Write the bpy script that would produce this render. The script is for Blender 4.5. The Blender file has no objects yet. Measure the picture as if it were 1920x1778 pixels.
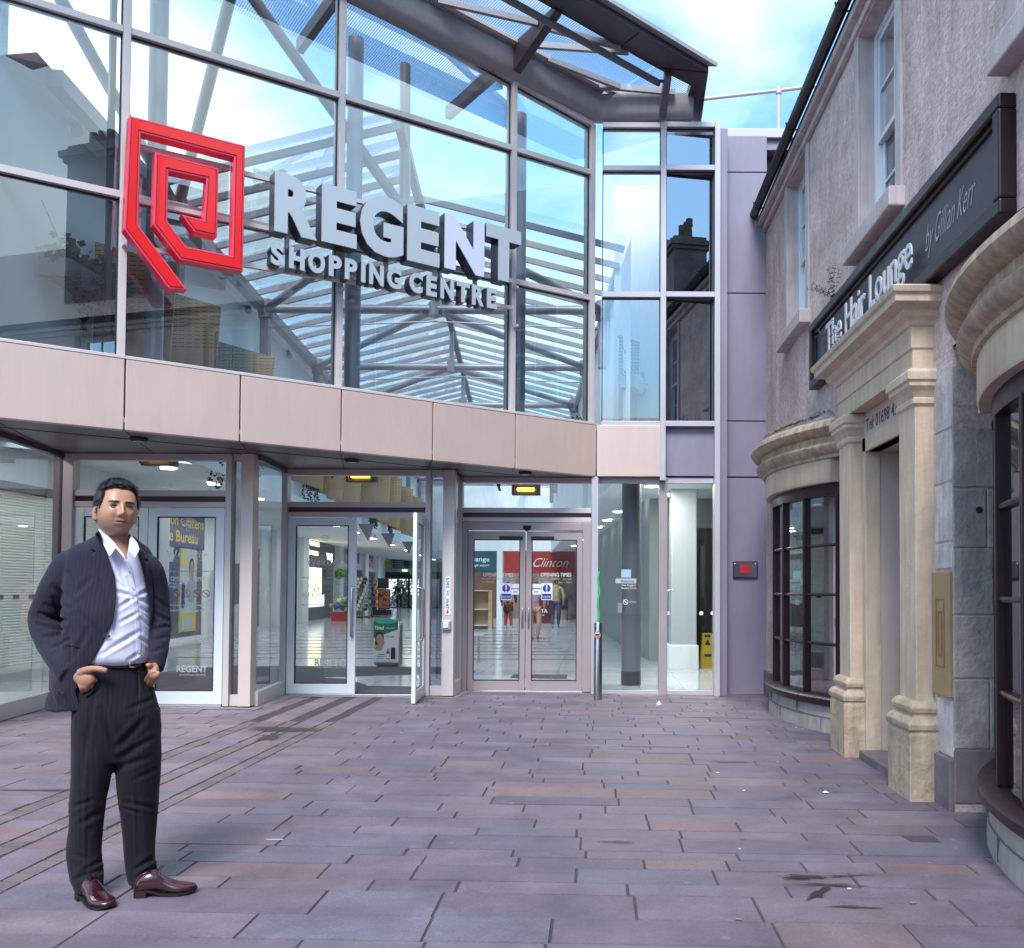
import bpy, bmesh, math, random
from math import sin, cos, pi, radians, sqrt, atan2, hypot
from mathutils import Vector, Matrix, noise
random.seed(7)
S = bpy.context.scene
C = S.collection

# ------------------------------------------------------------------ camera
CAM_H, FPX, PITCH, ROLL = 1.35, 1700.0, radians(1.6), 0.005
PX0, PY0 = 1117.0, 1105.0 - 1700.0*math.tan(radians(1.6))
cd = bpy.data.cameras.new('camera'); cam = bpy.data.objects.new('camera', cd); C.objects.link(cam)
cam.location = (0, 0, CAM_H)
CR = Matrix.Rotation(pi/2+PITCH, 3, 'X') @ Matrix.Rotation(ROLL, 3, 'Z')
cam.rotation_euler = CR.to_euler()
cd.sensor_width = 36; cd.lens = 36*FPX/1920
cd.shift_x = (960-PX0)/1920; cd.shift_y = (PY0-889)/1920
cd.clip_start = .05; cd.clip_end = 500
S.camera = cam

# ------------------------------------------------------------------ sky and sun
SUN_EL, SUN_AZ = radians(50), radians(188)        # azimuth clockwise from +Y: behind the camera
w = bpy.data.worlds.new('World'); S.world = w; w.use_nodes = True
wn = w.node_tree; wn.nodes.clear()
def N(t, kind, **kw):
    n = t.nodes.new(kind)
    for k, v in kw.items():
        if k.startswith('i_'):
            key = k[2:]; key = int(key) if key.isdigit() else key.replace('_', ' ')
            n.inputs[key].default_value = v
        else: setattr(n, k, v)
    return n
sky = N(wn, 'ShaderNodeTexSky', sky_type='NISHITA', sun_disc=False, sun_elevation=SUN_EL, sun_rotation=SUN_AZ, air_density=1.2, dust_density=.6, ozone_density=1.5)
tc = N(wn, 'ShaderNodeTexCoord')
mp = N(wn, 'ShaderNodeMapping'); mp.inputs['Scale'].default_value = (1.0, 1.0, 1.9); mp.inputs['Location'].default_value = (3.1, 0.35, .2)
n1 = N(wn, 'ShaderNodeTexNoise', i_Scale=2.3, i_Detail=8.0, i_Roughness=.52, i_Distortion=.25)
rp = N(wn, 'ShaderNodeValToRGB'); rp.color_ramp.elements[0].position = .40; rp.color_ramp.elements[1].position = .60
mul = N(wn, 'ShaderNodeMixRGB', blend_type='MULTIPLY', i_Fac=1.0); mul.inputs[2].default_value = (.88, 1.24, 1.42, 1)
mx = N(wn, 'ShaderNodeMixRGB'); mx.inputs[2].default_value = (5.2, 6.2, 6.6, 1)
bg = N(wn, 'ShaderNodeBackground', i_Strength=.1); wo = N(wn, 'ShaderNodeOutputWorld')
L = wn.links.new
L(tc.outputs['Generated'], mp.inputs[0]); L(mp.outputs[0], n1.inputs['Vector']); L(n1.outputs['Fac'], rp.inputs[0])
L(sky.outputs[0], mul.inputs[1]); L(mul.outputs[0], mx.inputs[1]); L(rp.outputs[0], mx.inputs[0]); L(mx.outputs[0], bg.inputs[0]); L(bg.outputs[0], wo.inputs[0])
sd = bpy.data.lights.new('sun', 'SUN'); sun = bpy.data.objects.new('sun', sd); C.objects.link(sun)
sd.energy = 1.5; sd.angle = radians(22); sd.color = (1, .95, .92)
sv = Vector((sin(SUN_AZ)*cos(SUN_EL), cos(SUN_AZ)*cos(SUN_EL), sin(SUN_EL)))
sun.rotation_euler = sv.to_track_quat('Z', 'Y').to_euler()
sun.location = (0, 0, 20)
S.view_settings.view_transform = 'Standard'; S.view_settings.look = 'None'; S.view_settings.gamma = 1
S.view_settings.exposure = 1.5
S.cycles.use_denoising = True
S.cycles.max_bounces = 10; S.cycles.transparent_max_bounces = 24; S.cycles.glossy_bounces = 4; S.cycles.diffuse_bounces = 4
S.cycles.sample_clamp_indirect = 6
S.cycles.caustics_reflective = False; S.cycles.caustics_refractive = False

# ------------------------------------------------------------------ measuring: photograph pixels to points of the place
def ray(px, py):
    d = CR @ Vector(((px-PX0)/FPX, -(py-PY0)/FPX, -1)); return d
def P(px, py, Y=None, X=None, Z=None):
    d = ray(px, py)
    if Y is not None: k = Y/d.y
    elif X is not None: k = X/d.x
    else: k = (Z-CAM_H)/d.z
    return Vector((0, 0, CAM_H)) + d*k
def XatY(px, Y, py=1105): return P(px, py, Y=Y).x
def ZatY(py, Y, px=1117): return P(px, py, Y=Y).z
C0 = Vector((0.0, 11.7, 0)); U = Vector((-.8, -.6, 0)); NN = Vector((.6, -.8, 0))
def F(t, off, z): return C0 + U*t + NN*off + Vector((0, 0, z))
def PF(px, py, off):                              # where the pixel's ray meets the entrance plane set off by OFF
    d = ray(px, py); o = Vector((0, 0, CAM_H)); q = C0 + NN*off
    k = (q-o).dot(NN)/d.dot(NN); p = o+d*k
    return ((p-q).dot(U), p.z)

# ------------------------------------------------------------------ objects
def tag(o, label=None, cat=None, group=None, kind=None):
    if label: o['label'] = label
    if cat: o['category'] = cat
    if group: o['group'] = group
    if kind: o['kind'] = kind
    return o
def thing(name, loc, label, cat, group=None, rz=0):
    o = bpy.data.objects.new(name, None); C.objects.link(o); o.location = loc; o.rotation_euler = (0, 0, rz)
    o.empty_display_size = .2
    return tag(o, label, cat, group)
def wmat(o):
    m = Matrix.Translation(o.location) @ o.rotation_euler.to_matrix().to_4x4()
    return wmat(o.parent) @ m if o.parent else m
class MB:
    """collects polygons in world coordinates"""
    def __init__(s): s.v = []; s.f = []; s.c = []
    def add(s, vs, fs):
        b = len(s.v); s.v += [Vector(v) for v in vs]; s.f += [tuple(b+i for i in f) for f in fs]; return s
    def quad(s, a, b, c, d): return s.add([a, b, c, d], [(0, 1, 2, 3)])
    def frame(s, o, ax, ay, az, x0, x1, y0, y1, z0, z1):      # box in a frame
        o, ax, ay, az = Vector(o), Vector(ax), Vector(ay), Vector(az)
        vs = [o+ax*x+ay*y+az*z for z in (z0, z1) for (x, y) in ((x0, y0), (x1, y0), (x1, y1), (x0, y1))]
        return s.add(vs, [(0, 3, 2, 1), (4, 5, 6, 7), (0, 1, 5, 4), (1, 2, 6, 5), (2, 3, 7, 6), (3, 0, 4, 7)])
    def box(s, x0, x1, y0, y1, z0, z1): return s.frame((0, 0, 0), (1, 0, 0), (0, 1, 0), (0, 0, 1), x0, x1, y0, y1, z0, z1)
    def fbox(s, t0, t1, o0, o1, z0, z1): return s.frame(C0, U, NN, (0, 0, 1), t0, t1, o0, o1, z0, z1)
    def bar(s, a, b, w, h=None, up=(0, 0, 1)):
        a, b = Vector(a), Vector(b); h = w if h is None else h
        d = (b-a); l = d.length; d.normalize(); up = Vector(up)
        x = d.cross(up); x = x.normalized() if x.length > 1e-5 else Vector((1, 0, 0)); y = x.cross(d)
        return s.frame(a, d, x, y, 0, l, -w/2, w/2, -h/2, h/2)
    def tube(s, pts, r, n=10, cap=True):
        pts = [Vector(p) for p in pts]; rs = r if isinstance(r, (list, tuple)) else [r]*len(pts); b = len(s.v)
        up = None
        for i, p in enumerate(pts):
            d = (pts[min(i+1, len(pts)-1)]-pts[max(i-1, 0)]).normalized()
            if up is None: up = d.orthogonal().normalized()
            x = d.cross(up).normalized(); up = x.cross(d).normalized()
            for k in range(n):
                a = 2*pi*k/n; s.v.append(p+x*rs[i]*cos(a)+up*rs[i]*sin(a))
        for i in range(len(pts)-1):
            for k in range(n):
                k2 = (k+1) % n; s.f.append((b+i*n+k, b+i*n+k2, b+(i+1)*n+k2, b+(i+1)*n+k))
        if cap: s.f.append(tuple(b+k for k in reversed(range(n)))); s.f.append(tuple(b+(len(pts)-1)*n+k for k in range(n)))
        return s
    def prism(s, poly, o, ax, ay, az, z0, z1):               # polygon in ax/ay pushed along az
        o, ax, ay, az = Vector(o), Vector(ax), Vector(ay), Vector(az); n = len(poly)
        vs = [o+ax*x+ay*y+az*z for z in (z0, z1) for x, y in poly]
        return s.add(vs, [tuple(reversed(range(n))), tuple(range(n, 2*n))]+[(i, (i+1) % n, n+(i+1) % n, n+i) for i in range(n)])
    def sweep(s, prof, path, closed=False):                   # prof: list of (out, z); path: list of (point, outward)
        b = len(s.v); m = len(prof)
        for p, o in path:
            for a, z in prof: s.v.append(Vector(p)+Vector(o)*a+Vector((0, 0, z)))
        for i in range(len(path)-1):
            for k in range(m if closed else m-1):
                k2 = (k+1) % m; s.f.append((b+i*m+k, b+(i+1)*m+k, b+(i+1)*m+k2, b+i*m+k2))
        if closed: s.f.append(tuple(b+k for k in range(m))); s.f.append(tuple(b+(len(path)-1)*m+k for k in reversed(range(m))))
        return s
    def lathe(s, c, prof, n=24):
        c = Vector(c); b = len(s.v); m = len(prof)
        for i in range(n):
            a = 2*pi*i/n
            for r, z in prof: s.v.append(c+Vector((r*cos(a), r*sin(a), z)))
        for i in range(n):
            i2 = (i+1) % n
            for k in range(m-1): s.f.append((b+i*m+k, b+i2*m+k, b+i2*m+k+1, b+i*m+k+1))
        return s
    def disc(s, c, ax, ay, r, n=20, ry=None):
        c, ax, ay = Vector(c), Vector(ax), Vector(ay); ry = ry or r
        return s.add([c+ax*r*cos(2*pi*k/n)+ay*ry*sin(2*pi*k/n) for k in range(n)], [tuple(range(n))])
    def build(s, name, mat, parent=None, smooth=False, bevel=0, label=None, cat=None, group=None, kind=None, loc=None, fix=True):
        me = bpy.data.meshes.new(name)
        M = wmat(parent).inverted() if parent else (Matrix.Translation(-Vector(loc)) if loc is not None else None)
        me.from_pydata([(M @ v) if M else v for v in s.v], [], s.f)
        if fix:
            bm = bmesh.new(); bm.from_mesh(me); bmesh.ops.recalc_face_normals(bm, faces=bm.faces); bm.to_mesh(me); bm.free()
        if mat: me.materials.append(mat)
        if smooth:
            for p in me.polygons: p.use_smooth = True
        o = bpy.data.objects.new(name, me); C.objects.link(o)
        if parent: o.parent = parent
        elif loc is not None: o.location = loc
        if bevel:
            m = o.modifiers.new('bevel', 'BEVEL'); m.width = bevel; m.segments = 2; m.limit_method = 'ANGLE'; m.angle_limit = radians(40)
        if smooth:
            try: me.set_sharp_from_angle(angle=radians(smooth if smooth > 1 else 42))
            except Exception: pass
        return tag(o, label, cat, group, kind)
def copy_tree(o, parent=None):
    c = o.copy(); C.objects.link(c)
    if parent: c.parent = parent
    for ch in [x for x in bpy.data.objects if x.parent == o]: copy_tree(ch, c)
    return c

# ------------------------------------------------------------------ materials
_mats = {}
def mat(name, col, rough=.6, metal=0, spec=.5, var=0, vscale=3, bump=0, bscale=40, bdet=4, tint=None, coat=0, streak=0):
    """principled colour, mottled by VAR towards TINT, bumped by noise"""
    if name in _mats: return _mats[name]
    m = bpy.data.materials.new(name); m.use_nodes = True; t = m.node_tree; b = t.nodes['Principled BSDF']
    b.inputs['Base Color'].default_value = (*col, 1); b.inputs['Roughness'].default_value = rough; b.inputs['Metallic'].default_value = metal
    b.inputs['Specular IOR Level'].default_value = spec; b.inputs['Coat Weight'].default_value = coat
    co = N(t, 'ShaderNodeTexCoord').outputs['Object']
    if var:
        nz = N(t, 'ShaderNodeTexNoise', i_Scale=vscale, i_Detail=6.0, i_Roughness=.62); t.links.new(co, nz.inputs['Vector'])
        r = N(t, 'ShaderNodeValToRGB'); r.color_ramp.elements[0].position = .32; r.color_ramp.elements[1].position = .7
        t.links.new(nz.outputs['Fac'], r.inputs[0])
        tn = tint or tuple(c*.55 for c in col)
        mxx = N(t, 'ShaderNodeMixRGB'); mxx.inputs[1].default_value = (*[c*(1-var)+k*var for c, k in zip(col, tn)], 1); mxx.inputs[2].default_value = (*[min(1, c*(1+var*.25)) for c in col], 1)
        t.links.new(r.outputs[0], mxx.inputs[0]); out = mxx.outputs[0]
        if streak:
            mpp = N(t, 'ShaderNodeMapping'); mpp.inputs['Scale'].default_value = (7, 7, .7); t.links.new(co, mpp.inputs[0])
            nz2 = N(t, 'ShaderNodeTexNoise', i_Scale=2.0, i_Detail=5.0, i_Roughness=.6); t.links.new(mpp.outputs[0], nz2.inputs['Vector'])
            r2 = N(t, 'ShaderNodeValToRGB'); r2.color_ramp.elements[0].position = .38; r2.color_ramp.elements[1].position = .66
            r2.color_ramp.elements[0].color = (1-streak, 1-streak, 1-streak, 1); t.links.new(nz2.outputs['Fac'], r2.inputs[0])
            m2 = N(t, 'ShaderNodeMixRGB', blend_type='MULTIPLY', i_Fac=1.0); t.links.new(out, m2.inputs[1]); t.links.new(r2.outputs[0], m2.inputs[2]); out = m2.outputs[0]
        t.links.new(out, b.inputs['Base Color'])
        rr = N(t, 'ShaderNodeMapRange', i_3=max(0, rough-.12), i_4=min(1, rough+.15)); t.links.new(nz.outputs['Fac'], rr.inputs[0]); t.links.new(rr.outputs[0], b.inputs['Roughness'])
    if bump:
        nb = N(t, 'ShaderNodeTexNoise', i_Scale=bscale, i_Detail=float(bdet), i_Roughness=.6); t.links.new(co, nb.inputs['Vector'])
        bp = N(t, 'ShaderNodeBump', i_Strength=min(1, bump), i_Distance=.01*max(1, bump)); t.links.new(nb.outputs['Fac'], bp.inputs['Height']); t.links.new(bp.outputs[0], b.inputs['Normal'])
    _mats[name] = m; return m
def glass(name, refl=.12, col=(.9, .97, 1.0), rough=0.0, fres=1.0, wav=0):
    """clear pane: see-through, with a mirror share that grows towards grazing"""
    if name in _mats: return _mats[name]
    m = bpy.data.materials.new(name); m.use_nodes = True; t = m.node_tree; t.nodes.clear()
    o = N(t, 'ShaderNodeOutputMaterial'); tr = N(t, 'ShaderNodeBsdfTransparent'); tr.inputs[0].default_value = (*col, 1)
    g = N(t, 'ShaderNodeBsdfGlossy', i_Roughness=rough); g.inputs[0].default_value = (.96, .98, 1, 1)
    lw = N(t, 'ShaderNodeFresnel', i_IOR=1.5); ad = N(t, 'ShaderNodeMath', operation='MULTIPLY_ADD', use_clamp=True); ad.inputs[1].default_value = fres; ad.inputs[2].default_value = refl
    mi = N(t, 'ShaderNodeMixShader'); l = t.links.new
    l(lw.outputs[0], ad.inputs[0]); l(ad.outputs[0], mi.inputs[0]); l(tr.outputs[0], mi.inputs[1]); l(g.outputs[0], mi.inputs[2]); l(mi.outputs[0], o.inputs[0])
    if wav:
        co = N(t, 'ShaderNodeTexCoord'); nz = N(t, 'ShaderNodeTexNoise', i_Scale=.9, i_Detail=1.0); l(co.outputs['Object'], nz.inputs['Vector'])
        bp = N(t, 'ShaderNodeBump', i_Strength=wav, i_Distance=.02); l(nz.outputs['Fac'], bp.inputs['Height']); l(bp.outputs[0], g.inputs['Normal'])
    _mats[name] = m; return m
def emit(name, col, s):
    if name in _mats: return _mats[name]
    m = bpy.data.materials.new(name); m.use_nodes = True; b = m.node_tree.nodes['Principled BSDF']
    b.inputs['Base Color'].default_value = (*col, 1); b.inputs['Emission Color'].default_value = (*col, 1); b.inputs['Emission Strength'].default_value = s
    _mats[name] = m; return m

# ------------------------------------------------------------------ lettering
def text_mesh(s, bold=0.0, shear=0.0, extrude=0.0, space=1.0):
    cu = bpy.data.curves.new('t', 'FONT'); cu.body = s; cu.size = 1; cu.offset = bold; cu.shear = shear; cu.extrude = extrude; cu.space_character = space
    cu.resolution_u = 4
    o = bpy.data.objects.new('t', cu); C.objects.link(o)
    dg = bpy.context.evaluated_depsgraph_get(); me = bpy.data.meshes.new_from_object(o.evaluated_get(dg))
    vs = [v.co.copy() for v in me.vertices]; fs = [tuple(p.vertices) for p in me.polygons]
    bpy.data.objects.remove(o); bpy.data.curves.remove(cu); bpy.data.meshes.remove(me)
    return vs, fs
def lettering(mb, s, o, ax, ay, x0, x1, y0, y1, depth=0.0, bold=0.0, shear=0.0, fit='box', space=1.0):
    """puts text S into mb: o + ax*x + ay*y, squeezed into the box x0..x1, y0..y1 (cap height)"""
    vs, fs = text_mesh(s, bold, shear, .5 if depth else 0.0, space)
    if not vs: return
    o, ax, ay = Vector(o), Vector(ax), Vector(ay); az = ax.cross(ay).normalized()
    mnx = min(v.x for v in vs); mxx = max(v.x for v in vs); mny = min(v.y for v in vs); mxy = max(v.y for v in vs)
    if fit == 'line': mny, mxy = 0.0, .70                      # keep baseline and cap height, let tails hang
    kx = (x1-x0)/(mxx-mnx); ky = (y1-y0)/(mxy-mny)
    if fit == 'keep': kx = ky; mny, mxy = 0.0, .70; ky = (y1-y0)/.70; kx = ky
    mb.add([o+ax*(x0+(v.x-mnx)*kx)+ay*(y0+(v.y-mny)*ky)+az*(v.z*depth+depth/2) for v in vs], fs)
def gz(x): return -.012*max(-7, min(3, x))
# ================================================================== the ground
def paving_material():
    m = bpy.data.materials.new('paving stone'); m.use_nodes = True; t = m.node_tree; b = t.nodes['Principled BSDF']; l = t.links.new
    at = N(t, 'ShaderNodeAttribute', attribute_name='tone'); co = N(t, 'ShaderNodeTexCoord')
    nz = N(t, 'ShaderNodeTexNoise', i_Scale=2.2, i_Detail=8.0, i_Roughness=.7); l(co.outputs['Object'], nz.inputs['Vector'])
    r = N(t, 'ShaderNodeValToRGB'); r.color_ramp.elements[0].position = .3; r.color_ramp.elements[0].color = (.62, .6, .6, 1); r.color_ramp.elements[1].position = .68; r.color_ramp.elements[1].color = (1.12, 1.12, 1.12, 1)
    l(nz.outputs['Fac'], r.inputs[0])
    n2 = N(t, 'ShaderNodeTexNoise', i_Scale=90.0, i_Detail=3.0); l(co.outputs['Object'], n2.inputs['Vector'])
    r2 = N(t, 'ShaderNodeValToRGB'); r2.color_ramp.elements[0].position = .3; r2.color_ramp.elements[0].color = (.8, .8, .8, 1); r2.color_ramp.elements[1].position = .75; r2.color_ramp.elements[1].color = (1.12, 1.12, 1.12, 1)
    l(n2.outputs['Fac'], r2.inputs[0])
    a = N(t, 'ShaderNodeMixRGB', blend_type='MULTIPLY', i_Fac=1.0); c = N(t, 'ShaderNodeMixRGB', blend_type='MULTIPLY', i_Fac=1.0)
    l(at.outputs['Color'], a.inputs[1]); l(r.outputs[0], a.inputs[2]); l(a.outputs[0], c.inputs[1]); l(r2.outputs[0], c.inputs[2])
    # old chewing gum and worn pale spots
    vo = N(t, 'ShaderNodeTexVoronoi', i_Scale=2.6, i_Randomness=1.0); l(co.outputs['Object'], vo.inputs['Vector'])
    sp = N(t, 'ShaderNodeMapRange', i_1=.035, i_2=.055, i_3=1.0, i_4=0.0); l(vo.outputs['Distance'], sp.inputs[0])
    spn = N(t, 'ShaderNodeMath', operation='MULTIPLY'); spn.inputs[1].default_value = .35; l(sp.outputs[0], spn.inputs[0])
    g = N(t, 'ShaderNodeMixRGB'); g.inputs[2].default_value = (.30, .27, .29, 1); l(spn.outputs[0], g.inputs[0]); l(c.outputs[0], g.inputs[1]); l(g.outputs[0], b.inputs['Base Color'])
    n3 = N(t, 'ShaderNodeTexNoise', i_Scale=14.0, i_Detail=9.0, i_Roughness=.65); l(co.outputs['Object'], n3.inputs['Vector'])
    bp = N(t, 'ShaderNodeBump', i_Strength=.45, i_Distance=.006); l(n3.outputs['Fac'], bp.inputs['Height']); l(bp.outputs[0], b.inputs['Normal'])
    rr = N(t, 'ShaderNodeMapRange', i_3=.42, i_4=.72); l(nz.outputs['Fac'], rr.inputs[0]); l(rr.outputs[0], b.inputs['Roughness'])
    return m
MP = paving_material()
def tone_mesh(name, quads, mt, **kw):
    """quads: (four ground points (x,y), height offset, colour); each slab is a shallow bevelled block"""
    vs, fs, cs = [], [], []
    for q, h, col in quads:
        b = len(vs); cx = sum(p[0] for p in q)/4; cy = sum(p[1] for p in q)/4; tx, ty = random.gauss(0, .0025), random.gauss(0, .0025)
        for (x, y) in q: vs.append((x, y, gz(x)+h-.014+tx*(x-cx)+ty*(y-cy)))
        for (x, y) in q:
            d = Vector((cx-x, cy-y)); d = d.normalized()*.005; vs.append((x+d.x, y+d.y, gz(x)+h+tx*(x-cx)+ty*(y-cy)))
        fs += [(b+4, b+5, b+6, b+7)]+[(b+i, b+(i+1) % 4, b+4+(i+1) % 4, b+4+i) for i in range(4)]; cs += [col]*5
    me = bpy.data.meshes.new(name); me.from_pydata(vs, [], fs)
    ca = me.color_attributes.new('tone', 'FLOAT_COLOR', 'CORNER'); k = 0
    for p, c in zip(me.polygons, cs):
        for _ in p.vertices: ca.data[k].color = (*c, 1); k += 1
    me.materials.append(mt); o = bpy.data.objects.new(name, me); C.objects.link(o); return tag(o, **kw)
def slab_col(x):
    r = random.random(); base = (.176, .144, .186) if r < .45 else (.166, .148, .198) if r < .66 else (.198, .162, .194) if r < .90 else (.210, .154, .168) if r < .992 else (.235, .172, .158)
    k = random.uniform(.90, 1.10); u = max(0, min(1, (-1.2-x)/2.5)); k *= 1+.18*u  # u: brighter light on the left of the street painted into the slabs
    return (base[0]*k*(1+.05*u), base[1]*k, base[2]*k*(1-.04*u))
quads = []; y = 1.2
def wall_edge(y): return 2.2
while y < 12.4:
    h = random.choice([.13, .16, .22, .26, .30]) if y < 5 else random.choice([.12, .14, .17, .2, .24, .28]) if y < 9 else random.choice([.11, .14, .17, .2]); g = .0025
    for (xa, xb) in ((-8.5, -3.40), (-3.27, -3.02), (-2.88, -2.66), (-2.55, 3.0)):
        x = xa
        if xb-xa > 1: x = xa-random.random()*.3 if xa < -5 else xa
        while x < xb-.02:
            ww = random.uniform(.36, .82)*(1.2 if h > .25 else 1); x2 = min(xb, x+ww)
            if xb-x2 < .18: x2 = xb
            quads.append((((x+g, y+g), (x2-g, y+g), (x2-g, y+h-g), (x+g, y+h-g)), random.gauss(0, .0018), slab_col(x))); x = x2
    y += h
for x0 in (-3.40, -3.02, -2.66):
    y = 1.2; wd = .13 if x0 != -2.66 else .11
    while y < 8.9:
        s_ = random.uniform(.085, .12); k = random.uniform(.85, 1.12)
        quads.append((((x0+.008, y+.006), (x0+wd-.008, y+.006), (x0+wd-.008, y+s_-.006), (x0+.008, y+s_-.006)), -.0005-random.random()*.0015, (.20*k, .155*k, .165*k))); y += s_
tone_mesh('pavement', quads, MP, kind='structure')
mj = mat('joint sand', (.070, .055, .062), .9, var=.6, vscale=6, bump=.4, bscale=120)
b = MB(); nx, ny = 2, 2
b.add([(-120, -120, gz(-9)-.012), (-7, -120, gz(-7)-.0055), (3, -120, gz(3)-.0055), (120, -120, gz(3)-.012), (120, 12.3, gz(3)-.012), (3, 12.3, gz(3)-.0055), (-7, 12.3, gz(-7)-.0055), (-120, 12.3, gz(-9)-.012), (-120, 13, -.15), (120, 13, -.15), (120, 160, -.15), (-120, 160, -.15)], [(0, 1, 6, 7), (1, 2, 5, 6), (2, 3, 4, 5), (7, 6, 5, 4, 9, 8), (8, 9, 10, 11)])
b.build('ground', mj, kind='structure')
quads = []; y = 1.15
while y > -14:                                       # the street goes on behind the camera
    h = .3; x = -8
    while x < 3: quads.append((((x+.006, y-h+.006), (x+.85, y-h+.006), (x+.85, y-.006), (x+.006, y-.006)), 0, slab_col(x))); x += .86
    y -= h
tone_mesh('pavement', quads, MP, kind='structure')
# damp patches lying in hollows of the paving
def soft_mat(name, col, rough, k=1.0):
    if name in _mats: return _mats[name]
    m = bpy.data.materials.new(name); m.use_nodes = True; t = m.node_tree; t.nodes.clear(); l = t.links.new
    o = N(t, 'ShaderNodeOutputMaterial'); tr = N(t, 'ShaderNodeBsdfTransparent'); p = N(t, 'ShaderNodeBsdfPrincipled', i_Roughness=rough); p.inputs['Base Color'].default_value = (*col, 1)
    at = N(t, 'ShaderNodeAttribute', attribute_name='wet'); co = N(t, 'ShaderNodeTexCoord'); nz = N(t, 'ShaderNodeTexNoise', i_Scale=16.0, i_Detail=6.0, i_Roughness=.7); l(co.outputs['Object'], nz.inputs['Vector'])
    ad = N(t, 'ShaderNodeMath', operation='ADD'); l(at.outputs['Fac'], ad.inputs[0]); l(nz.outputs['Fac'], ad.inputs[1]); mr = N(t, 'ShaderNodeMapRange', i_1=.62, i_2=1.15, i_3=0.0, i_4=k); l(ad.outputs[0], mr.inputs[0])
    mi = N(t, 'ShaderNodeMixShader'); l(mr.outputs[0], mi.inputs[0]); l(tr.outputs[0], mi.inputs[1]); l(p.outputs[0], mi.inputs[2]); l(mi.outputs[0], o.inputs[0]); _mats[name] = m; return m
md = soft_mat('damp stone', (.040, .028, .032), .3, .9); MDD = soft_mat('dull damp', (.075, .055, .065), .5, .6); MDS = soft_mat('drain stain', (.075, .052, .045), .7, .75)
def blob(cx, cy, rx, ry, n=40, rz=0, seed=0, amp=.45):
    pts = []
    for i in range(n):
        a = 2*pi*i/n; k = 1+amp*noise.noise(Vector((cos(a)*1.7+seed, sin(a)*1.7, seed*3.1)))*1.6
        x, y = rx*k*cos(a), ry*k*sin(a); pts.append((cx+x*cos(rz)-y*sin(rz), cy+x*sin(rz)+y*cos(rz)))
    return pts
def patch(px, py, rx, ry, rz=0, seed=0, amp=.45, m=None, name='damp_patch'):
    c = P(px, py, Z=0); pts = blob(c.x, c.y, rx, ry, rz=rz, seed=seed, amp=amp)
    n = len(pts); cx, cy = sum(p[0] for p in pts)/n, sum(p[1] for p in pts)/n; vs = [(cx, cy)]+[(cx+(x-cx)*k, cy+(y-cy)*k) for k in (.55, 1.0) for x, y in pts]
    o = MB().add([(x, y, gz(x)+.0045) for x, y in vs], [(0, 1+i, 1+(i+1) % n) for i in range(n)]+[(1+i, 1+n+i, 1+n+(i+1) % n, 1+(i+1) % n) for i in range(n)]).build(name, m or md, kind='structure')
    a = o.data.color_attributes.new('wet', 'FLOAT_COLOR', 'POINT')
    for i in range(len(vs)): v = 1 if i == 0 else .62 if i <= n else 0; a.data[i].color = (v, v, v, 1)
patch(1505, 1640, .16, .035, 0, 1, .7); patch(1560, 1655, .22, .022, 0, 2, .8); patch(1600, 1637, .12, .015, .1, 3, .8); patch(1535, 1668, .04, .12, -.5, 4, .7)
patch(1600, 1697, .12, .02, 0, 5, .7); patch(1155, 1580, .11, .035, 0, 6, .3, MDD); patch(535, 1375, .40, .17, 0, 7, .4, MDS); patch(505, 1390, .10, .34, .1, 8, .5, MDS)
patch(90, 1495, .30, .03, .05, 9, .5, MDS); patch(1370, 1427, .2, .05, 0, 10, .4, MDD)

# ================================================================== shopping centre
M_ALU = mat('beige aluminium', (.64, .57, .56), .38, .12, var=.12, vscale=2)
M_ALUV = mat('grey aluminium', (.50, .48, .53), .4, .15, var=.12, vscale=2)
M_WHITE = mat('pale door frame', (.76, .82, .86), .35, .05, var=.08, vscale=2)
M_PANEL = mat('pinkish cladding', (.66, .51, .455), .40, .22, var=.16, vscale=1.2, tint=(.56, .43, .385), streak=.05)
M_PANELV = mat('mauve cladding', (.26, .235, .32), .45, .1, var=.25, vscale=1.0, streak=.06)
M_SEAL = mat('black seal', (.012, .011, .014), .5)
M_SOFF = mat('brown soffit', (.13, .105, .11), .4, .1, var=.2, vscale=2)
M_STEEL = mat('painted steel', (.17, .155, .185), .42, .2, var=.15, vscale=3)
M_STEELD = mat('dark painted steel', (.075, .052, .068), .42, .2, var=.25, vscale=3)
M_BEAM = mat('grey painted steel', (.40, .385, .41), .45, .15, var=.25, vscale=2, tint=(.24, .23, .25), streak=.08)
M_GF = glass('curtain wall glass', .13, (.92, .99, 1.0), fres=1.2, wav=.02)
M_GD = glass('door glass', .03, (.93, .97, .98), fres=.7)
M_GR = glass('return glass', .02, (.86, .92, .94), fres=.35)
M_GV = glass('smoked curtain wall glass', .26, (.4, .45, .55), fres=1.3, wav=.02)
centre = thing('shopping_centre', (-2.8, 9.6, 0), 'shopping centre entrance with angled glass front, pale pink cladding band and overhanging canopy', 'building')
HEAD = lambda t: 7.44+.14*t
def fpoly(mb, pts, o0, o1):                         # polygon (t,z) on the entrance plane, from off o0 to o1
    mb.prism(pts, C0, U, (0, 0, 1), NN, o0, o1)
GO = -.12
tm = [12.0, 9.75, 7.62, PF(228, 500, GO)[0], PF(634, 500, GO)[0], PF(958, 500, GO)[0], .03]
zr = [3.49, 5.15, 6.81, 8.40, 9.5]; ZS = [0, -.020, -.034, -.05, 0]
def zrow(r, t_): return min(zr[r]+ZS[r]*t_, HEAD(t_))
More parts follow.
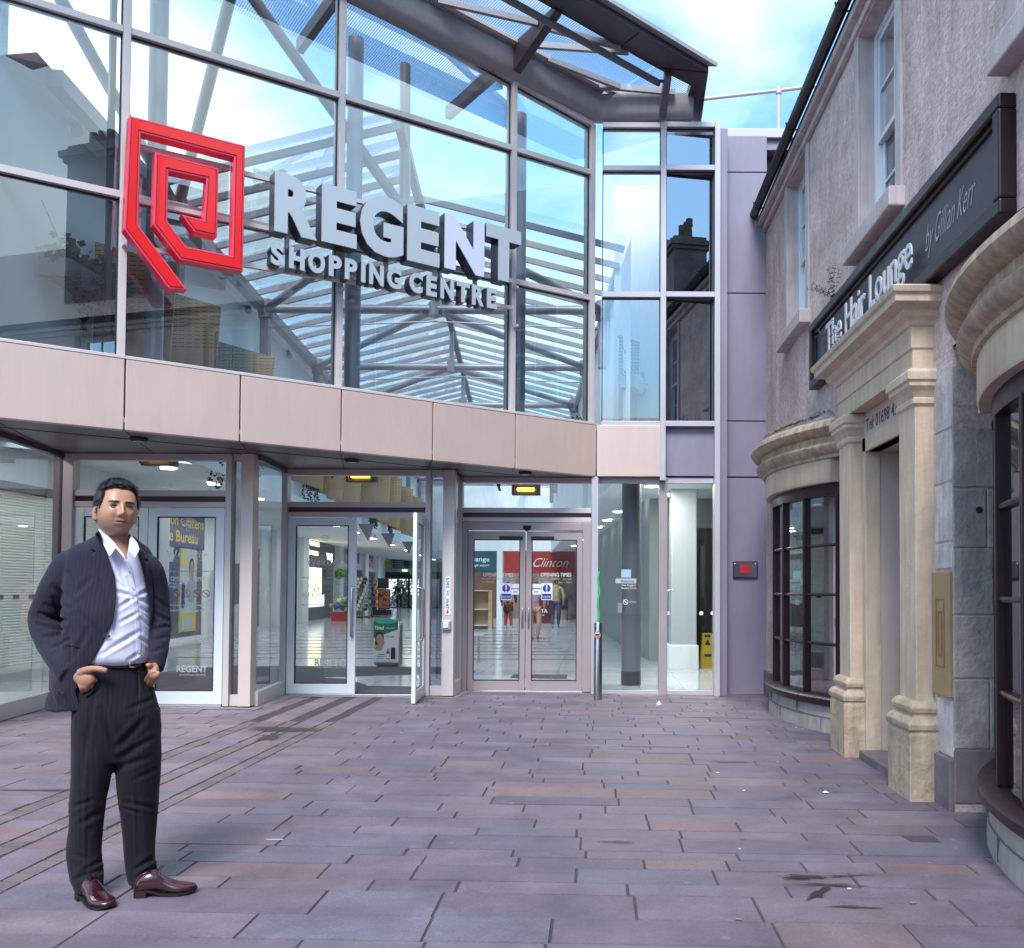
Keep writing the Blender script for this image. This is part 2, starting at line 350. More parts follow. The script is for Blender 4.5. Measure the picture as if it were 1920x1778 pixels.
for i in range(len(tm)-1):
    ta, tb = tm[i], tm[i+1]
    for r in range(4):
        za, zb, ha, hb = zrow(r, ta), zrow(r, tb), zrow(r+1, ta), zrow(r+1, tb)
        if ha <= za+.05 and hb <= zb+.05: continue
        MB().add([F(ta-.02, GO, za), F(tb+.02, GO, zb), F(tb+.02, GO, hb), F(ta-.02, GO, ha)], [(0, 1, 2, 3)]).build('window_pane', M_GF, centre)
        s = MB(); e_ = lambda z0, z1, t_: z0+(z1-z0)*(t_-ta)/(tb-ta)
        for t_ in (ta-.038, tb+.038): s.bar(F(t_, GO+.004, e_(za, zb, t_)), F(t_, GO+.004, e_(ha, hb, t_)), .012, .02, up=NN)
        for z0, z1 in ((za+.037, zb+.037), (ha-.039, hb-.039)): s.bar(F(ta-.03, GO+.004, e_(z0, z1, ta-.03)), F(tb+.03, GO+.004, e_(z0, z1, tb+.03)), .012, .02, up=NN)
        s.build('window_seal', M_SEAL, centre)
for i, t_ in enumerate(tm):
    b = MB(); b.fbox(t_-.033, t_+.033, GO-.10, GO+.075, 3.47, HEAD(t_)); b.build('mullion', M_ALU, centre, bevel=.004)
for i in range(len(tm)-1):
    for z in zr[:-1]:
        ta, tb = tm[i]-.034, tm[i+1]+.034
        if z > HEAD(ta)-.1: continue
        zb = z+.0
        q = ZS[zr.index(z)]; b = MB(); b.prism([(ta, z+q*ta-.033), (tb, z+q*tb-.033), (tb, z+q*tb+.033), (ta, z+q*ta+.033)], C0, U, (0, 0, 1), NN, GO-.08, GO+.06); b.build('transom', M_ALU, centre, bevel=.004)
b = MB(); b.prism([(tm[0], HEAD(tm[0])-.03), (tm[-1], HEAD(tm[-1])-.03), (tm[-1], HEAD(tm[-1])+.04), (tm[0], HEAD(tm[0])+.04)], C0, U, (0, 0, 1), NN, GO-.09, GO+.07); b.build('head_rail', M_ALU, centre)
# cladding band
tj = [12.1, 11.0, 9.9, 8.8, 7.68, 6.56] + [PF(px, 800, 0)[0] for px in (233, 450, 640, 812, 967)] + [0.0]
for i in range(len(tj)-1):
    b = MB(); b.fbox(tj[i]-.007, tj[i+1]+.007, -.09, 0, 2.81, 3.475); b.build('fascia_panel', M_PANEL, centre, bevel=.006)
b = MB(); b.fbox(12.1, .02, -.34, -.095, 2.83, 3.45); b.build('fascia_beam', M_SEAL, centre)
b = MB(); b.fbox(12.1, .0, -.12, .004, 3.479, 3.50); b.build('fascia_capping', M_ALU, centre)
# brown soffit over the door bays, with panel joints
Fp = lambda t, o: (F(t, o, 0).x, F(t, o, 0).y)
sof = [Fp(0, -.02), (0, 11.98), (-1.80, 11.98), (-1.78, 11.28), (-3.87, 11.28), (-3.77, 10.02), (-5.95, 10.02), (-5.66, 8.2), (-5.6, 7.6), Fp(7.0, -.02)]
MB().prism(sof, (0, 0, 0), (1, 0, 0), (0, 1, 0), (0, 0, 1), 2.815, 2.88).build('soffit', M_SOFF, centre)
MB().prism(sof, (0, 0, 0), (1, 0, 0), (0, 1, 0), (0, 0, 1), 2.885, 2.93).build('bounce_slab', mat('white bounce slab', (.82, .85, .88), .7), centre)  # hidden white slab added to bounce light up onto the inner walls
sj = MB()
for t_ in tj[5:-1]:
    a = F(t_, -.02, 2.812); e = a+Vector((-.3, 1, 0))*1.9
    if a.x > -3.8: e = a+Vector((-.25, 1, 0))*(11.2-a.y)
    sj.bar(a, e, .012, .004)
for k in (1.0,):
    sj.bar(F(6.8, -.02-k*.55, 2.812), F(.9, -.57, 2.812), .012, .004)
sj.build('soffit_joint', M_SEAL, centre)

# ---- frontal bays right of the corner
def frontal(mb, x0, x1, y0, y1, z0, z1): mb.box(x0, x1, y0, y1, z0, z1)
X1, X2, X3, X4 = .86, 1.565, 1.70, 2.24
b = MB(); b.box(.008, X1-.01, 11.68, 11.76, 2.81, 3.475); b.build('fascia_panel', M_PANEL, centre, bevel=.006)
b = MB(); b.box(X1-.002, X2-.03, 11.77, 11.82, 2.83, 3.475); b.build('spandrel_panel', M_PANELV, centre, bevel=.004)
b = MB(); b.box(0, X2, 11.84, 12.05, 2.82, 3.44); b.build('fascia_beam', M_SEAL, centre)
zc = [3.50, 5.19, 6.86, 7.43]
for (xa, xb, gm, dy) in ((.03, X1, M_GF, 0), (X1, X2, M_GV, -.02)):
    for r in range(3):
        za, zb = zc[r], zc[r+1]
        q = .063 if gm is M_GV else -.015; MB().add([(xa+.02, 11.78, za), (xb-.02, 11.78+q, za), (xb-.02, 11.78+q, zb), (xa+.02, 11.78, zb)], [(0, 1, 2, 3)]).build('window_pane', gm, centre)
        s = MB()
        for x in (xa+.04, xb-.04): s.box(x-.007, x+.007, 11.755+dy, 11.775+dy, za, zb)
        for z in (za+.04, zb-.04): s.box(xa+.03, xb-.03, 11.757+dy, 11.773+dy, z-.006, z+.006)
        s.build('window_seal', M_SEAL, centre)
    for z in zc:
        b = MB(); b.box(xa+.034, xb-.034, 11.70+dy, 11.84+dy, z-.034, z+.034); b.build('transom', M_ALUV, centre, bevel=.004)
for x, z0 in ((X1, 2.76), (X2, 0)):
    b = MB(); b.box(x-.036, x+.036, 11.66, 11.86, z0 if z0 else gz(x), 7.47); b.build('mullion', M_ALUV, centre, bevel=.004)
b = MB(); b.box(X2+.04, X3, 11.72, 11.9, gz(1.6), 7.40); b.build('corner_post', M_PANELV, centre, bevel=.005)
for za, zb in ((gz(2), 2.83), (2.85, 3.58), (3.595, 5.29), (5.305, 6.92), (6.935, 7.42)):
    b = MB(); b.box(X3+.01, X4+.02, 11.96, 12.02, za, zb); b.build('cladding_panel', M_PANELV, centre, bevel=.004)
MB().box(X3-.05, X4+.03, 12.025, 12.2, 0, 7.35).build('cladding_core', M_SEAL, centre)
# blank dark backing box put behind the smoked glass
mdk = mat('dark backing', (.03, .028, .045), .7)
b = MB(); b.box(X1+.02, X2+.1, 12.3, 12.35, 2.9, 7.4); b.box(X1+.0, X1+.04, 11.9, 12.3, 2.9, 7.4); b.box(X1, X2+.1, 11.9, 12.34, 7.36, 7.4); b.box(X1, X2+.1, 11.9, 12.34, 2.88, 2.92); b.build('backing_wall', mdk, centre)
# blue-grey wall, parapet behind
MB().box(2.18, 4.2, 12.4, 12.5, 5.5, 7.33).build('lead_cladding', mat('lead cladding', (.16, .16, .23), .5, .2, var=.4, vscale=3), centre)
b = MB(); b.box(1.05, 4.3, 12.1, 12.7, 7.47, 7.60); b.build('parapet_coping', M_ALUV, centre, bevel=.01)
b = MB(); b.box(1.05, 4.3, 12.16, 12.7, 7.33, 7.47); b.build('parapet_band', M_PANELV, centre)
rl = MB(); a = P(1300, 188, Y=13.0); c_ = P(1460, 170, Y=13.0); d_ = P(1560, 158, Y=13.0)
rl.tube([a, c_, d_], .028); rl.tube([c_, c_-Vector((0, 0, .9))], .028); rl.tube([a, a-Vector((0, 0, .9))], .028); rl.tube([c_-Vector((0, 0, .05)), c_+Vector((0, 0, .05))], .045)
tag(rl.build('roof_railing', M_ALUV, None, smooth=True, loc=(1.6, 13, 7.5)), 'grey tubular safety railing along the flat roof beside the canopy', 'railing')
MB().box(1.0, 5, 12.7, 16, 7.3, 7.56).build('flat_roof', M_PANELV, centre)

# ---- ground floor glazing
def upper_light(x0, x1, Y, zt=2.74, m=M_ALU):
    g = gz((x0+x1)/2)
    b = MB(); b.box(x0, x1, Y-.05, Y+.06, zt, 2.81); b.build('head_rail', m, centre)
    MB().add([(x0, Y, 2.41), (x1, Y, 2.41), (x1, Y, zt), (x0, Y, zt)], [(0, 1, 2, 3)]).build('fanlight_pane', M_GD, centre)
    b = MB(); b.box(x0, x1, Y-.05, Y+.06, 2.345, 2.41); b.build('transom', m, centre, bevel=.004)
    b = MB(); b.box(x0, x1, Y-.01, Y+.05, 2.285, 2.345); b.build('transom_recess', M_STEELD, centre)
    b = MB(); b.box(x0, x1, Y-.05, Y+.06, 2.225, 2.285); b.build('door_head', m, centre, bevel=.004)
def leaf(o, ax, x0, x1, z0, z1, m, sw=.085, top=.09, bot=.17, label=None):
    """one glazed door leaf in the plane through o along ax"""
    o = Vector(o); ax = Vector(ax).normalized(); ay = ax.cross(Vector((0, 0, 1))).normalized()      # ay points to the viewer
    if ay.y > 0 and abs(ay.y) > .3: ay = -ay
    b = MB()
    b.frame(o, ax, ay, (0, 0, 1), x0, x0+sw, -.02, .025, z0, z1); b.frame(o, ax, ay, (0, 0, 1), x1-sw, x1, -.02, .025, z0, z1)
    b.frame(o, ax, ay, (0, 0, 1), x0+sw, x1-sw, -.018, .023, z1-top, z1); b.frame(o, ax, ay, (0, 0, 1), x0+sw, x1-sw, -.018, .023, z0, z0+bot)
    d = b.build('glass_door', m, centre, bevel=.003, label=label)
    q = [o+ax*x+Vector((0, 0, z)) for x, z in ((x0+sw, z0+bot), (x1-sw, z0+bot), (x1-sw, z1-top), (x0+sw, z1-top))]
    MB().quad(*q).build('pane', M_GD, d)
    s = MB()
    for (a, c) in ((0, 1), (1, 2), (2, 3), (3, 0)): s.bar(q[a]+ay*.012, q[c]+ay*.012, .012, .026, up=ay)
    s.build('seal', M_SEAL, d)
    return d
def bar_handle(door, o, ax, x, z0, z1, ay, r=.013, out=.06):
    o, ax, ay = Vector(o), Vector(ax), Vector(ay); a = o+ax*x
    b = MB(); b.tube([a+ay*.02+Vector((0, 0, z0)), a+ay*out+Vector((0, 0, z0+.01)), a+ay*(out+.01)+Vector((0, 0, z0+.04)), a+ay*(out+.01)+Vector((0, 0, z1-.04)), a+ay*out+Vector((0, 0, z1-.01)), a+ay*.02+Vector((0, 0, z1))], r, 10)
    b.build('handle', mat('brushed steel', (.55, .55, .58), .25, 1), door, smooth=True)
M_DECAL = mat('white film lettering', (.75, .77, .80), .6)
M_DECALG = mat('faint film lettering', (.42, .44, .48), .6)
M_BLUE = mat('blue sticker', (.02, .03, .33), .5); M_RED = mat('red sticker', (.5, .02, .03), .5); M_PAPER = mat('white sticker', (.75, .8, .85), .5); M_INK = mat('black print', (.02, .02, .03), .6)
FR = ((1, 0, 0), (0, 0, 1))
def decal(door, s, px0, px1, pyb, pyt, Y, m=None, bold=0.0, shear=0.0, fit='line', name='lettering'):
    a, c = P(px0, pyb, Y=Y), P(px1, pyt, Y=Y); b = MB()
    lettering(b, s, (0, Y, 0), (1, 0, 0), (0, 0, 1), a.x, c.x, a.z, P(px0, pyt, Y=Y).z, 0, bold, shear, fit); b.build(name, m or M_DECAL, door, fix=False)
def flat(mb, px0, px1, py0, py1, Y):
    a, c = P(px0, py1, Y=Y), P(px1, py0, Y=Y); mb.quad((a.x, Y, a.z), (c.x, Y, a.z), (c.x, Y, c.z), (a.x, Y, c.z)); return mb
def ring(mb, c, r, w, Y, n=24, slash=False):
    for i in range(n):
        a, a2 = 2*pi*i/n, 2*pi*(i+1)/n
        mb.quad((c.x+(r-w)*cos(a), Y, c.z+(r-w)*sin(a)), (c.x+r*cos(a), Y, c.z+r*sin(a)), (c.x+r*cos(a2), Y, c.z+r*sin(a2)), (c.x+(r-w)*cos(a2), Y, c.z+(r-w)*sin(a2)))
    if slash:
        d = r*.7; mb.quad((c.x-d, Y, c.z+d-w), (c.x+d-w, Y, c.z-d), (c.x+d, Y, c.z-d+w), (c.x-d+w, Y, c.z+d))
# right bay: closed automatic doors
YR = 11.9; g0 = gz(-1)
upper_light(-1.77, -.06, YR)
b = MB(); b.box(-1.82, -1.745, YR-.07, YR+.07, g0, 2.81); b.build('door_post', M_ALU, centre, bevel=.004)
b = MB(); b.box(-.055, .03, 11.70, YR+.05, gz(0), 2.81); b.build('door_post', M_ALUV, centre, bevel=.004)
M_DOORB = mat('mauve beige door frame', (.40, .335, .345), .38, .2, var=.1, vscale=2)
b = MB(); b.box(-1.745, -1.675, YR-.06, YR+.04, g0, 2.22); b.box(-.17, -.056, YR-.06, YR+.04, g0, 2.22); b.box(-1.675, -.17, YR-.06, YR+.04, 2.115, 2.22); b.build('door_frame', M_DOORB, centre, bevel=.004)
xm = XatY(986, YR)
for k, (xa, xb) in enumerate(((-1.67, xm-.006), (xm+.006, -.175))):
    d = leaf((0, YR-.01, 0), (1, 0, 0), xa, xb, g0+.015, 2.105, M_DOORB, .075, .115, .13, label='left leaf of the closed automatic doors' if k == 0 else 'right leaf of the closed automatic doors')
    hx = xb-.035 if k == 0 else xa+.035
    bar_handle(d, (0, YR-.01, 0), (1, 0, 0), hx, .85, 1.10, (0, -1, 0), .01, .05)
    c = MB(); a1, a2 = ((937, 980), (996, 1039))[k]; e0, e1 = P(a1, 1012, Y=YR-.03), P(a2, 1006, Y=YR-.03); c.box(e0.x, e1.x, YR-.07, YR-.035, e0.z, e1.z); c.build('door_closer', M_SEAL, d, bevel=.006)
    Yd = YR-.016
    decal(d, 'OPENING TIMES', *((906, 962) if k == 0 else (1014, 1071)), 1081, 1074, Yd, bold=.0)
    decal(d, 'MONDAY - SATURDAY    9am - 6pm', *((903, 965) if k == 0 else (1010, 1072)), 1087, 1084, Yd, M_DECALG); decal(d, 'SUNDAY    11am - 5pm', *((903, 965) if k == 0 else (1010, 1072)), 1093, 1090, Yd, M_DECALG)
    s = MB(); flat(s, *((939, 959) if k == 0 else (1015, 1036)), 1094, 1125, Yd-.001); s.build('safety_notice', M_PAPER, d)
    s = MB(); flat(s, *((958, 976) if k == 0 else (997, 1016)), 1095, 1115, Yd-.001); s.build('safety_notice', M_PAPER, d)
    cx = 949 if k == 0 else 1025; cc = P(cx, 1103.5, Y=Yd-.003); s = MB(); s.disc(cc, (1, 0, 0), (0, 0, 1), .052); flat(s, cx-9, cx+9, 1113.5, 1123.5, Yd-.003); s.build('safety_symbol', M_BLUE, d)
    s = MB(); flat(s, cx-1.3, cx+1.3, 1097.5, 1105.5, Yd-.005); s.disc(P(cx, 1109, Y=Yd-.005), (1, 0, 0), (0, 0, 1), .011, 10); s.build('safety_symbol', M_PAPER, d)
    decal(d, 'Keep clear', cx-8, cx+8, 1120.5, 1117, Yd-.005, M_PAPER); tx = 967 if k == 0 else 1006
    decal(d, 'Automatic', tx-8, tx+8, 1105, 1102, Yd-.003, M_INK, .03); decal(d, 'Door', tx-4, tx+4, 1111, 1108, Yd-.003, M_INK, .03)
c = MB(); e = P(988, 989, Y=YR-.08)
c.lathe(e, [(.0, -.055), (.03, -.04), (.05, -.01), (.052, .02), (.0, .025)], 16); tag(c.build('motion_sensor', M_SEAL, None, smooth=True, loc=e), 'black motion sensor above the closed automatic doors', 'sensor')

# middle bay: one leaf closed, one swung open
YM = 11.2; g1 = gz(-3)
upper_light(-3.80, -2.10, YM)
b = MB(); b.box(-3.87, -3.80, YM-.07, YM+.07, g1, 2.81); b.build('door_post', M_ALU, centre, bevel=.004)
b = MB(); b.box(-2.10, -2.035, YM-.07, YM+.07, g1, 2.81); b.build('door_post', M_ALU, centre, bevel=.004)
dm = leaf((0, YM-.02, 0), (1, 0, 0), -3.79, -2.95, g1+.015, 2.215, M_WHITE, .10, .10, .13, label='closed pale glass door of the middle entrance')
bar_handle(dm, (0, YM-.02, 0), (1, 0, 0), -2.985, .75, 1.36, (0, -1, 0), .016, .07)
Yd = YM-.026
decal(dm, 'Welcome', 575, 644, 1060, 1047, Yd, bold=-.008); decal(dm, 'OPENING TIMES', 583, 637, 1097, 1090, Yd, M_DECALG)
decal(dm, 'REGENT', 590, 652, 1248, 1236, Yd, M_DECALG, .03); decal(dm, 'SHOPPING CENTRE', 592, 650, 1253, 1250, Yd, M_DECALG); decal(dm, 'Free WiFi', 597, 622, 1025, 1020, Yd, M_DECALG)
s = MB(); flat(s, 566, 649, 1082.5, 1083.2, Yd); flat(s, 566, 649, 1134, 1134.7, Yd)
for r_ in (.09, .065, .04):
    c0 = P(610, 1018, Y=Yd)
    for i in range(8):
        a, a2 = pi*(.25+.5*i/8), pi*(.25+.5*(i+1)/8); s.quad(*[(c0.x+r*cos(q), Yd, c0.z+r*sin(q)) for r, q in ((r_-.006, a), (r_, a), (r_, a2), (r_-.006, a2))])
s.build('wifi_symbol', M_DECALG, dm)
s = MB()
for px in (573, 589, 605, 623, 639): ring(s, P(px, 1117, Y=Yd), .035, .004, Yd, slash=True)
s.build('rule_symbol', M_DECALG, dm)
oH = Vector((-2.115, YM-.03, 0)); dirn = Vector((-2.065, 10.35, 0))-oH; wd = dirn.length; dirn.normalize()
do = leaf(oH, dirn, .0, wd, gz(-2)+.015, 2.215, M_WHITE, .10, .10, .13, label='glass door standing wide open towards the street')
bar_handle(do, oH, dirn, wd-.05, .75, 1.36, dirn.cross(Vector((0, 0, -1))), .015, .085)
# narrow light and post with the push button
MB().add([(-2.035, YM, g1+.12), (-1.875, YM, g1+.12), (-1.875, YM, 2.74), (-2.035, YM, 2.74)], [(0, 1, 2, 3)]).build('sidelight_pane', glass('dull sidelight glass', .12, (.45, .47, .52)), centre)
MB().box(-2.03, -1.88, YM-.04, YM+.05, g1, g1+.12).build('sidelight_sill', M_ALU, centre); MB().box(-2.03, -1.88, YM-.04, YM+.05, 2.74, 2.81).build('sidelight_head', M_ALU, centre)
b = MB(); b.box(-1.88, -1.735, YM-.09, YM+.07, g1, 2.81); b.build('door_post', M_ALU, centre, bevel=.006)
def glazed_return(a, c, n=1, m=M_ALU, gl=None):
    a, c = Vector(a), Vector(c); d = (c-a).normalized(); g = gz(a.x)
    up = Vector((0, 0, 1))
    MB().quad(a+up*(g+.16), c+up*(g+.16), c+up*2.76, a+up*2.76).build('return_pane', gl or M_GR, centre)
    b = MB(); b.bar(a+up*(g+.08), c+up*(g+.08), .07, .16); b.build('return_sill', m, centre, bevel=.004)
    b = MB(); b.bar(a+up*2.785, c+up*2.785, .07, .05); b.build('return_head', M_STEELD, centre)
glazed_return((-1.765, YM+.07, 0), (-1.775, YR-.07, 0)); glazed_return((-3.735, 9.98, 0), (-3.835, YM-.07, 0))
# left bay
YL = 9.95; g2 = gz(-5)
upper_light(-5.72, -4.05, YL)
b = MB(); b.box(-5.83, -5.72, YL-.07, YL+.07, g2, 2.81); b.build('door_post', M_ALU, centre, bevel=.004)
b = MB(); b.box(-4.05, -3.985, YL-.07, YL+.07, g2, 2.81); b.build('door_post', M_ALU, centre, bevel=.004)
for k, (xa, xb) in enumerate(((-5.70, -4.905), (-4.895, -4.065))):
    d = leaf((0, YL-.02, 0), (1, 0, 0), xa, xb, g2+.015, 2.215, M_WHITE, .10, .10, .15, label='glass door behind the man' if k == 0 else 'pale glass door with wifi symbol right of the man')
    Yd = YL-.026
    if k:
        decal(d, 'Welcome', 312, 390, 1046, 1031, Yd, bold=-.008); decal(d, 'OPENING TIMES', 320, 386, 1089, 1081, Yd); decal(d, 'MONDAY - SATURDAY', 317, 352, 1095.5, 1092, Yd); decal(d, 'SUNDAY', 317, 336, 1101.5, 1098, Yd)
        decal(d, 'REGENT', 331, 389, 1260, 1248, Yd, M_DECALG, .03); decal(d, 'SHOPPING CENTRE', 336, 386, 1267, 1264, Yd, M_DECALG); decal(d, 'WiFi', 351, 367, 1008, 1002, Yd); decal(d, 'regentshopping', 316, 372, 1146, 1142, Yd, M_DECALG)
        s = MB(); c0 = P(352, 993, Y=Yd)
        for r_ in (.13, .105, .08, .055):
            for i in range(10):
                a, a2 = pi*(.26+.48*i/10), pi*(.26+.48*(i+1)/10); s.quad(*[(c0.x+r*cos(q), Yd, c0.z+r*sin(q)) for r, q in ((r_-.009, a), (r_, a), (r_, a2), (r_-.009, a2))])
        ring(s, c0+Vector((0, 0, 0)), .022, .006, Yd); s.build('wifi_symbol', M_DECAL, d)
        s = MB(); flat(s, 306, 392, 1071, 1071.8, Yd); flat(s, 306, 392, 1134.5, 1135.2, Yd); flat(s, 377, 383, 1141, 1147, Yd); flat(s, 387, 393, 1141, 1147, Yd); s.build('film_rule', M_DECALG, d)
        s = MB()
        for px in (312, 331, 350, 368): ring(s, P(px, 1113, Y=Yd), .041, .006, Yd, slash=True)
        s.build('rule_symbol', M_RED, d); s = MB(); ring(s, P(386, 1113.5, Y=Yd), .041, .005, Yd, slash=True); s.build('rule_symbol', M_INK, d)
MB().add([(-3.985, YL, g2+.12), (-3.87, YL, g2+.12), (-3.87, YL, 2.74), (-3.985, YL, 2.74)], [(0, 1, 2, 3)]).build('sidelight_pane', glass('smoked sidelight glass', .06, (.55, .58, .62)), centre)
MB().box(-3.98, -3.875, YL-.04, YL+.05, g2, g2+.12).build('sidelight_sill', M_ALU, centre); MB().box(-3.98, -3.875, YL-.04, YL+.05, 2.74, 2.81).build('sidelight_head', M_ALU, centre)
b = MB(); b.box(-3.87, -3.735, YL-.10, YL+.07, g2, 2.81); b.build('door_post', mat('cream door post', (.66, .55, .50), .4, .1), centre, bevel=.006)
# left glass wall running towards the street
GL = glass('shop glass', .03, (.92, .98, .97), fres=.3)
glazed_return((-5.86, YL, 0), (-5.60, 8.1, 0), gl=GL); glazed_return((-5.59, 8.05, 0), (-5.52, 7.3, 0), gl=GL)
b = MB(); b.box(-5.95, -5.84, YL-.04, YL+.12, g2, 2.81); b.build('door_post', M_STEELD, centre)
b = MB(); b.box(-5.615, -5.555, 8.03, 8.1, g2, 2.81); b.build('door_post', M_ALU, centre)
# frontal ground glass right of the doors
for (xa, xb) in ((.03, X1-.04), (X1+.07, X2-.03)):
    MB().add([(xa, 11.86, .03), (xb, 11.86, .03), (xb, 11.86, 2.76), (xa, 11.86, 2.76)], [(0, 1, 2, 3)]).build('window_pane', GL, centre)
    b = MB(); b.box(xa, xb, 11.80, 11.92, gz(.5)-.01, .035); b.box(xa, xb, 11.80, 11.92, 2.74, 2.81); b.build('window_rail', M_ALUV, centre)
b = MB(); b.box(X1-.04, X1+.07, 11.78, 11.92, gz(.8)-.01, 2.81); b.build('door_post', M_DOORB, centre, bevel=.004)

# ---- canopy
canopy = bpy.data.objects.new('roof_canopy', None); C.objects.link(canopy); canopy.parent = centre
canopy.location = Vector((0, 11.7, 7.5))-centre.location; tag(canopy, 'grey steel canopy with perforated panels and dark edge')
CS = .085
def cpr(prof, t0, t1, name, m, s0=CS, bevel=0, smooth=False):
    b = MB(); n = len(prof); vs = [F(t, o, z+s0*t) for t in (t0, t1) for o, z in prof]
    b.add(vs, [tuple(reversed(range(n))), tuple(range(n, 2*n))]+[(i, (i+1) % n, n+(i+1) % n, n+i) for i in range(n)])
    return b.build(name, m, canopy, bevel=bevel, smooth=smooth)
cpr([(-.12, 7.49), (-.04, 7.495), (.02, 7.52), (.06, 7.58), (.08, 7.68), (.09, 7.80), (-.12, 7.81)], 12, 0, 'edge_beam', M_BEAM, smooth=35)
cpr([(-.14, 7.812), (.12, 7.803), (.12, 7.85), (-.14, 7.87)], 12, 0, 'top_flange', M_BEAM)
# beam wraps over the frontal bays
b = MB(); pr = [(0, 7.49), (.08, 7.495), (.14, 7.52), (.18, 7.58), (.20, 7.68), (.21, 7.80), (0, 7.81)]
a0 = [Vector((0.0+.0*o, 11.85-o, z)) for o, z in pr]; a1 = [Vector((1.24, 11.80-o, z)) for o, z in pr]; n_ = len(pr)
b.add([F(0, o-.12, z) for o, z in pr]+a1, [tuple(reversed(range(n_))), tuple(range(n_, 2*n_))]+[(i, (i+1) % n_, n_+(i+1) % n_, n_+i) for i in range(n_)])
b.build('edge_beam', M_BEAM, canopy, smooth=35)

CZ = 7.83
def CP(t, off, dz=0): return F(t, off, CZ+dz+CS*t)
def cslab(pts, th, name, m, dz=0):                      # flat slab in the canopy's plane from (t, off) points
    n = len(pts); b = MB(); b.add([CP(t, o, dz) for t, o in pts]+[CP(t, o, dz+th) for t, o in pts], [tuple(reversed(range(n))), tuple(range(n, 2*n))]+[(i, (i+1) % n, n+(i+1) % n, n+i) for i in range(n)])
    return b.build(name, m, canopy)
cslab([(12, .96), (-.19, .94), (-.75, .97), (-.95, .66), (-1.3, .40), (-1.42, .44), (-.72, 1.32), (12, 1.33)], .12, 'edge_soffit', M_STEELD)
cslab([(12, 1.33), (-.72, 1.322), (-.80, 1.40), (12, 1.41)], .05, 'edge_lip', M_BEAM, .07)
cslab([(12, 1.0), (-.19, 1.0), (-.75, 1.0), (-1.35, .44), (-.72, 1.34), (12, 1.35)], .03, 'edge_top', M_STEELD, .14)
for a_, e_ in ((CP(.38, .97, -.003), CP(.38, 1.32, -.003)), (CP(-.2, .95, -.003), CP(-.72, 1.31, -.003)), (CP(2.6, .97, -.003), CP(2.6, 1.32, -.003))): MB().bar(a_, e_, .012, .006).build('soffit_joint', M_SEAL, canopy)
# perforated sheets: real steel with rows of slots cut through (alpha in the sheet's own coordinates)
mm = bpy.data.materials.new('perforated sheet'); mm.use_nodes = True; t = mm.node_tree; t.nodes.clear(); l = t.links.new
o_ = N(t, 'ShaderNodeOutputMaterial'); tr_ = N(t, 'ShaderNodeBsdfTransparent'); di = N(t, 'ShaderNodeBsdfPrincipled', i_Roughness=.5); di.inputs['Base Color'].default_value = (.7, .74, .78, 1)
co = N(t, 'ShaderNodeTexCoord'); mp_ = N(t, 'ShaderNodeMapping'); mp_.inputs['Rotation'].default_value = (0, 0, radians(-37)); l(co.outputs['Object'], mp_.inputs[0])
wv = N(t, 'ShaderNodeTexWave', i_Scale=11.0, wave_type='BANDS', bands_direction='X'); l(mp_.outputs[0], wv.inputs[0]); st = N(t, 'ShaderNodeMapRange', i_1=.42, i_2=.58, i_3=.10, i_4=.62); l(wv.outputs[1], st.inputs[0])
mi_ = N(t, 'ShaderNodeMixShader'); l(st.outputs[0], mi_.inputs[0]); l(tr_.outputs[0], mi_.inputs[1]); l(di.outputs[0], mi_.inputs[2]); l(mi_.outputs[0], o_.inputs[0])
def sheet(p, dz=.03): MB().add([CP(t_, o__, dz) for t_, o__ in p], [tuple(range(len(p)))]).build('perforated_panel', mm, canopy)
br = [12, 9, 7.2, 5.4, 3.35, 1.3, -.2]
for i in range(len(br)-2+1): sheet([(br[i]-.03, .14), (br[i+1]+.03, .14), (br[i+1]+.03, .95), (br[i]-.03, .95)])
sheet([(-.2, .14), (-.2, .94), (-.75, .96), (-.95, .66), (-.9, .3)])
# the sheets carry on over the glass into the building
for i in range(5): sheet([(br[i]-.03, -1.7), (br[i+1]+.03, -1.7), (br[i+1]+.03, -.16), (br[i]-.03, -.16)], .02)
for t_ in (7.2, 5.4, 3.35, 1.3):
    b = MB(); b.bar(CP(t_, -1.7, -.07), CP(t_, -.16, -.07), .09, .16); b.build('rafter', M_STEELD, canopy)
for t_ in br[1:-1]:
    b = MB(); vs = [CP(t_+s_, o__, z_) for s_ in (-.05, .05) for o__, z_ in ((.085, -.32), (.6, -.15), (.98, -.03), (.98, .028), (.085, .028))]
    b.add(vs, [(4, 3, 2, 1, 0), (5, 6, 7, 8, 9)]+[(i, (i+1) % 5, 5+(i+1) % 5, 5+i) for i in range(5)]); b.build('bracket', M_STEELD, canopy, bevel=.004)
b = MB(); a_, e_ = P(1242, 215, Y=11.62), CP(-.35, .98, -.02)
b.bar(a_, e_, .09, .13); b.build('bracket', M_STEEL, canopy, bevel=.005)
b = MB(); b.tube([CP(12, .80, -.09), CP(-.3, .84, -.09)], .042, 14); b.build('tie_tube', M_STEEL, canopy, smooth=True)
b = MB(); b.tube([CP(-.25, .84, -.09), CP(-.36, .9, -.08)], .02, 8); b.disc(CP(-.3, .84, -.09), U, (0, 0, 1), .05); b.build('tube_joint', M_STEELD, canopy, smooth=True)
for t_, o0_, t2_, o1_ in ((2.4, .16, 1.35, .62), (1.25, .20, .25, .95), (1.25, .62, .38, .95), (.1, .16, -.7, .72), (4.6, .16, 3.4, .7), (.9, .15, -.1, .32)):
    b = MB(); b.bar(CP(t_, o0_, .0), CP(t2_, o1_, .0), .05, .07); b.build('purlin', M_BEAM, canopy)
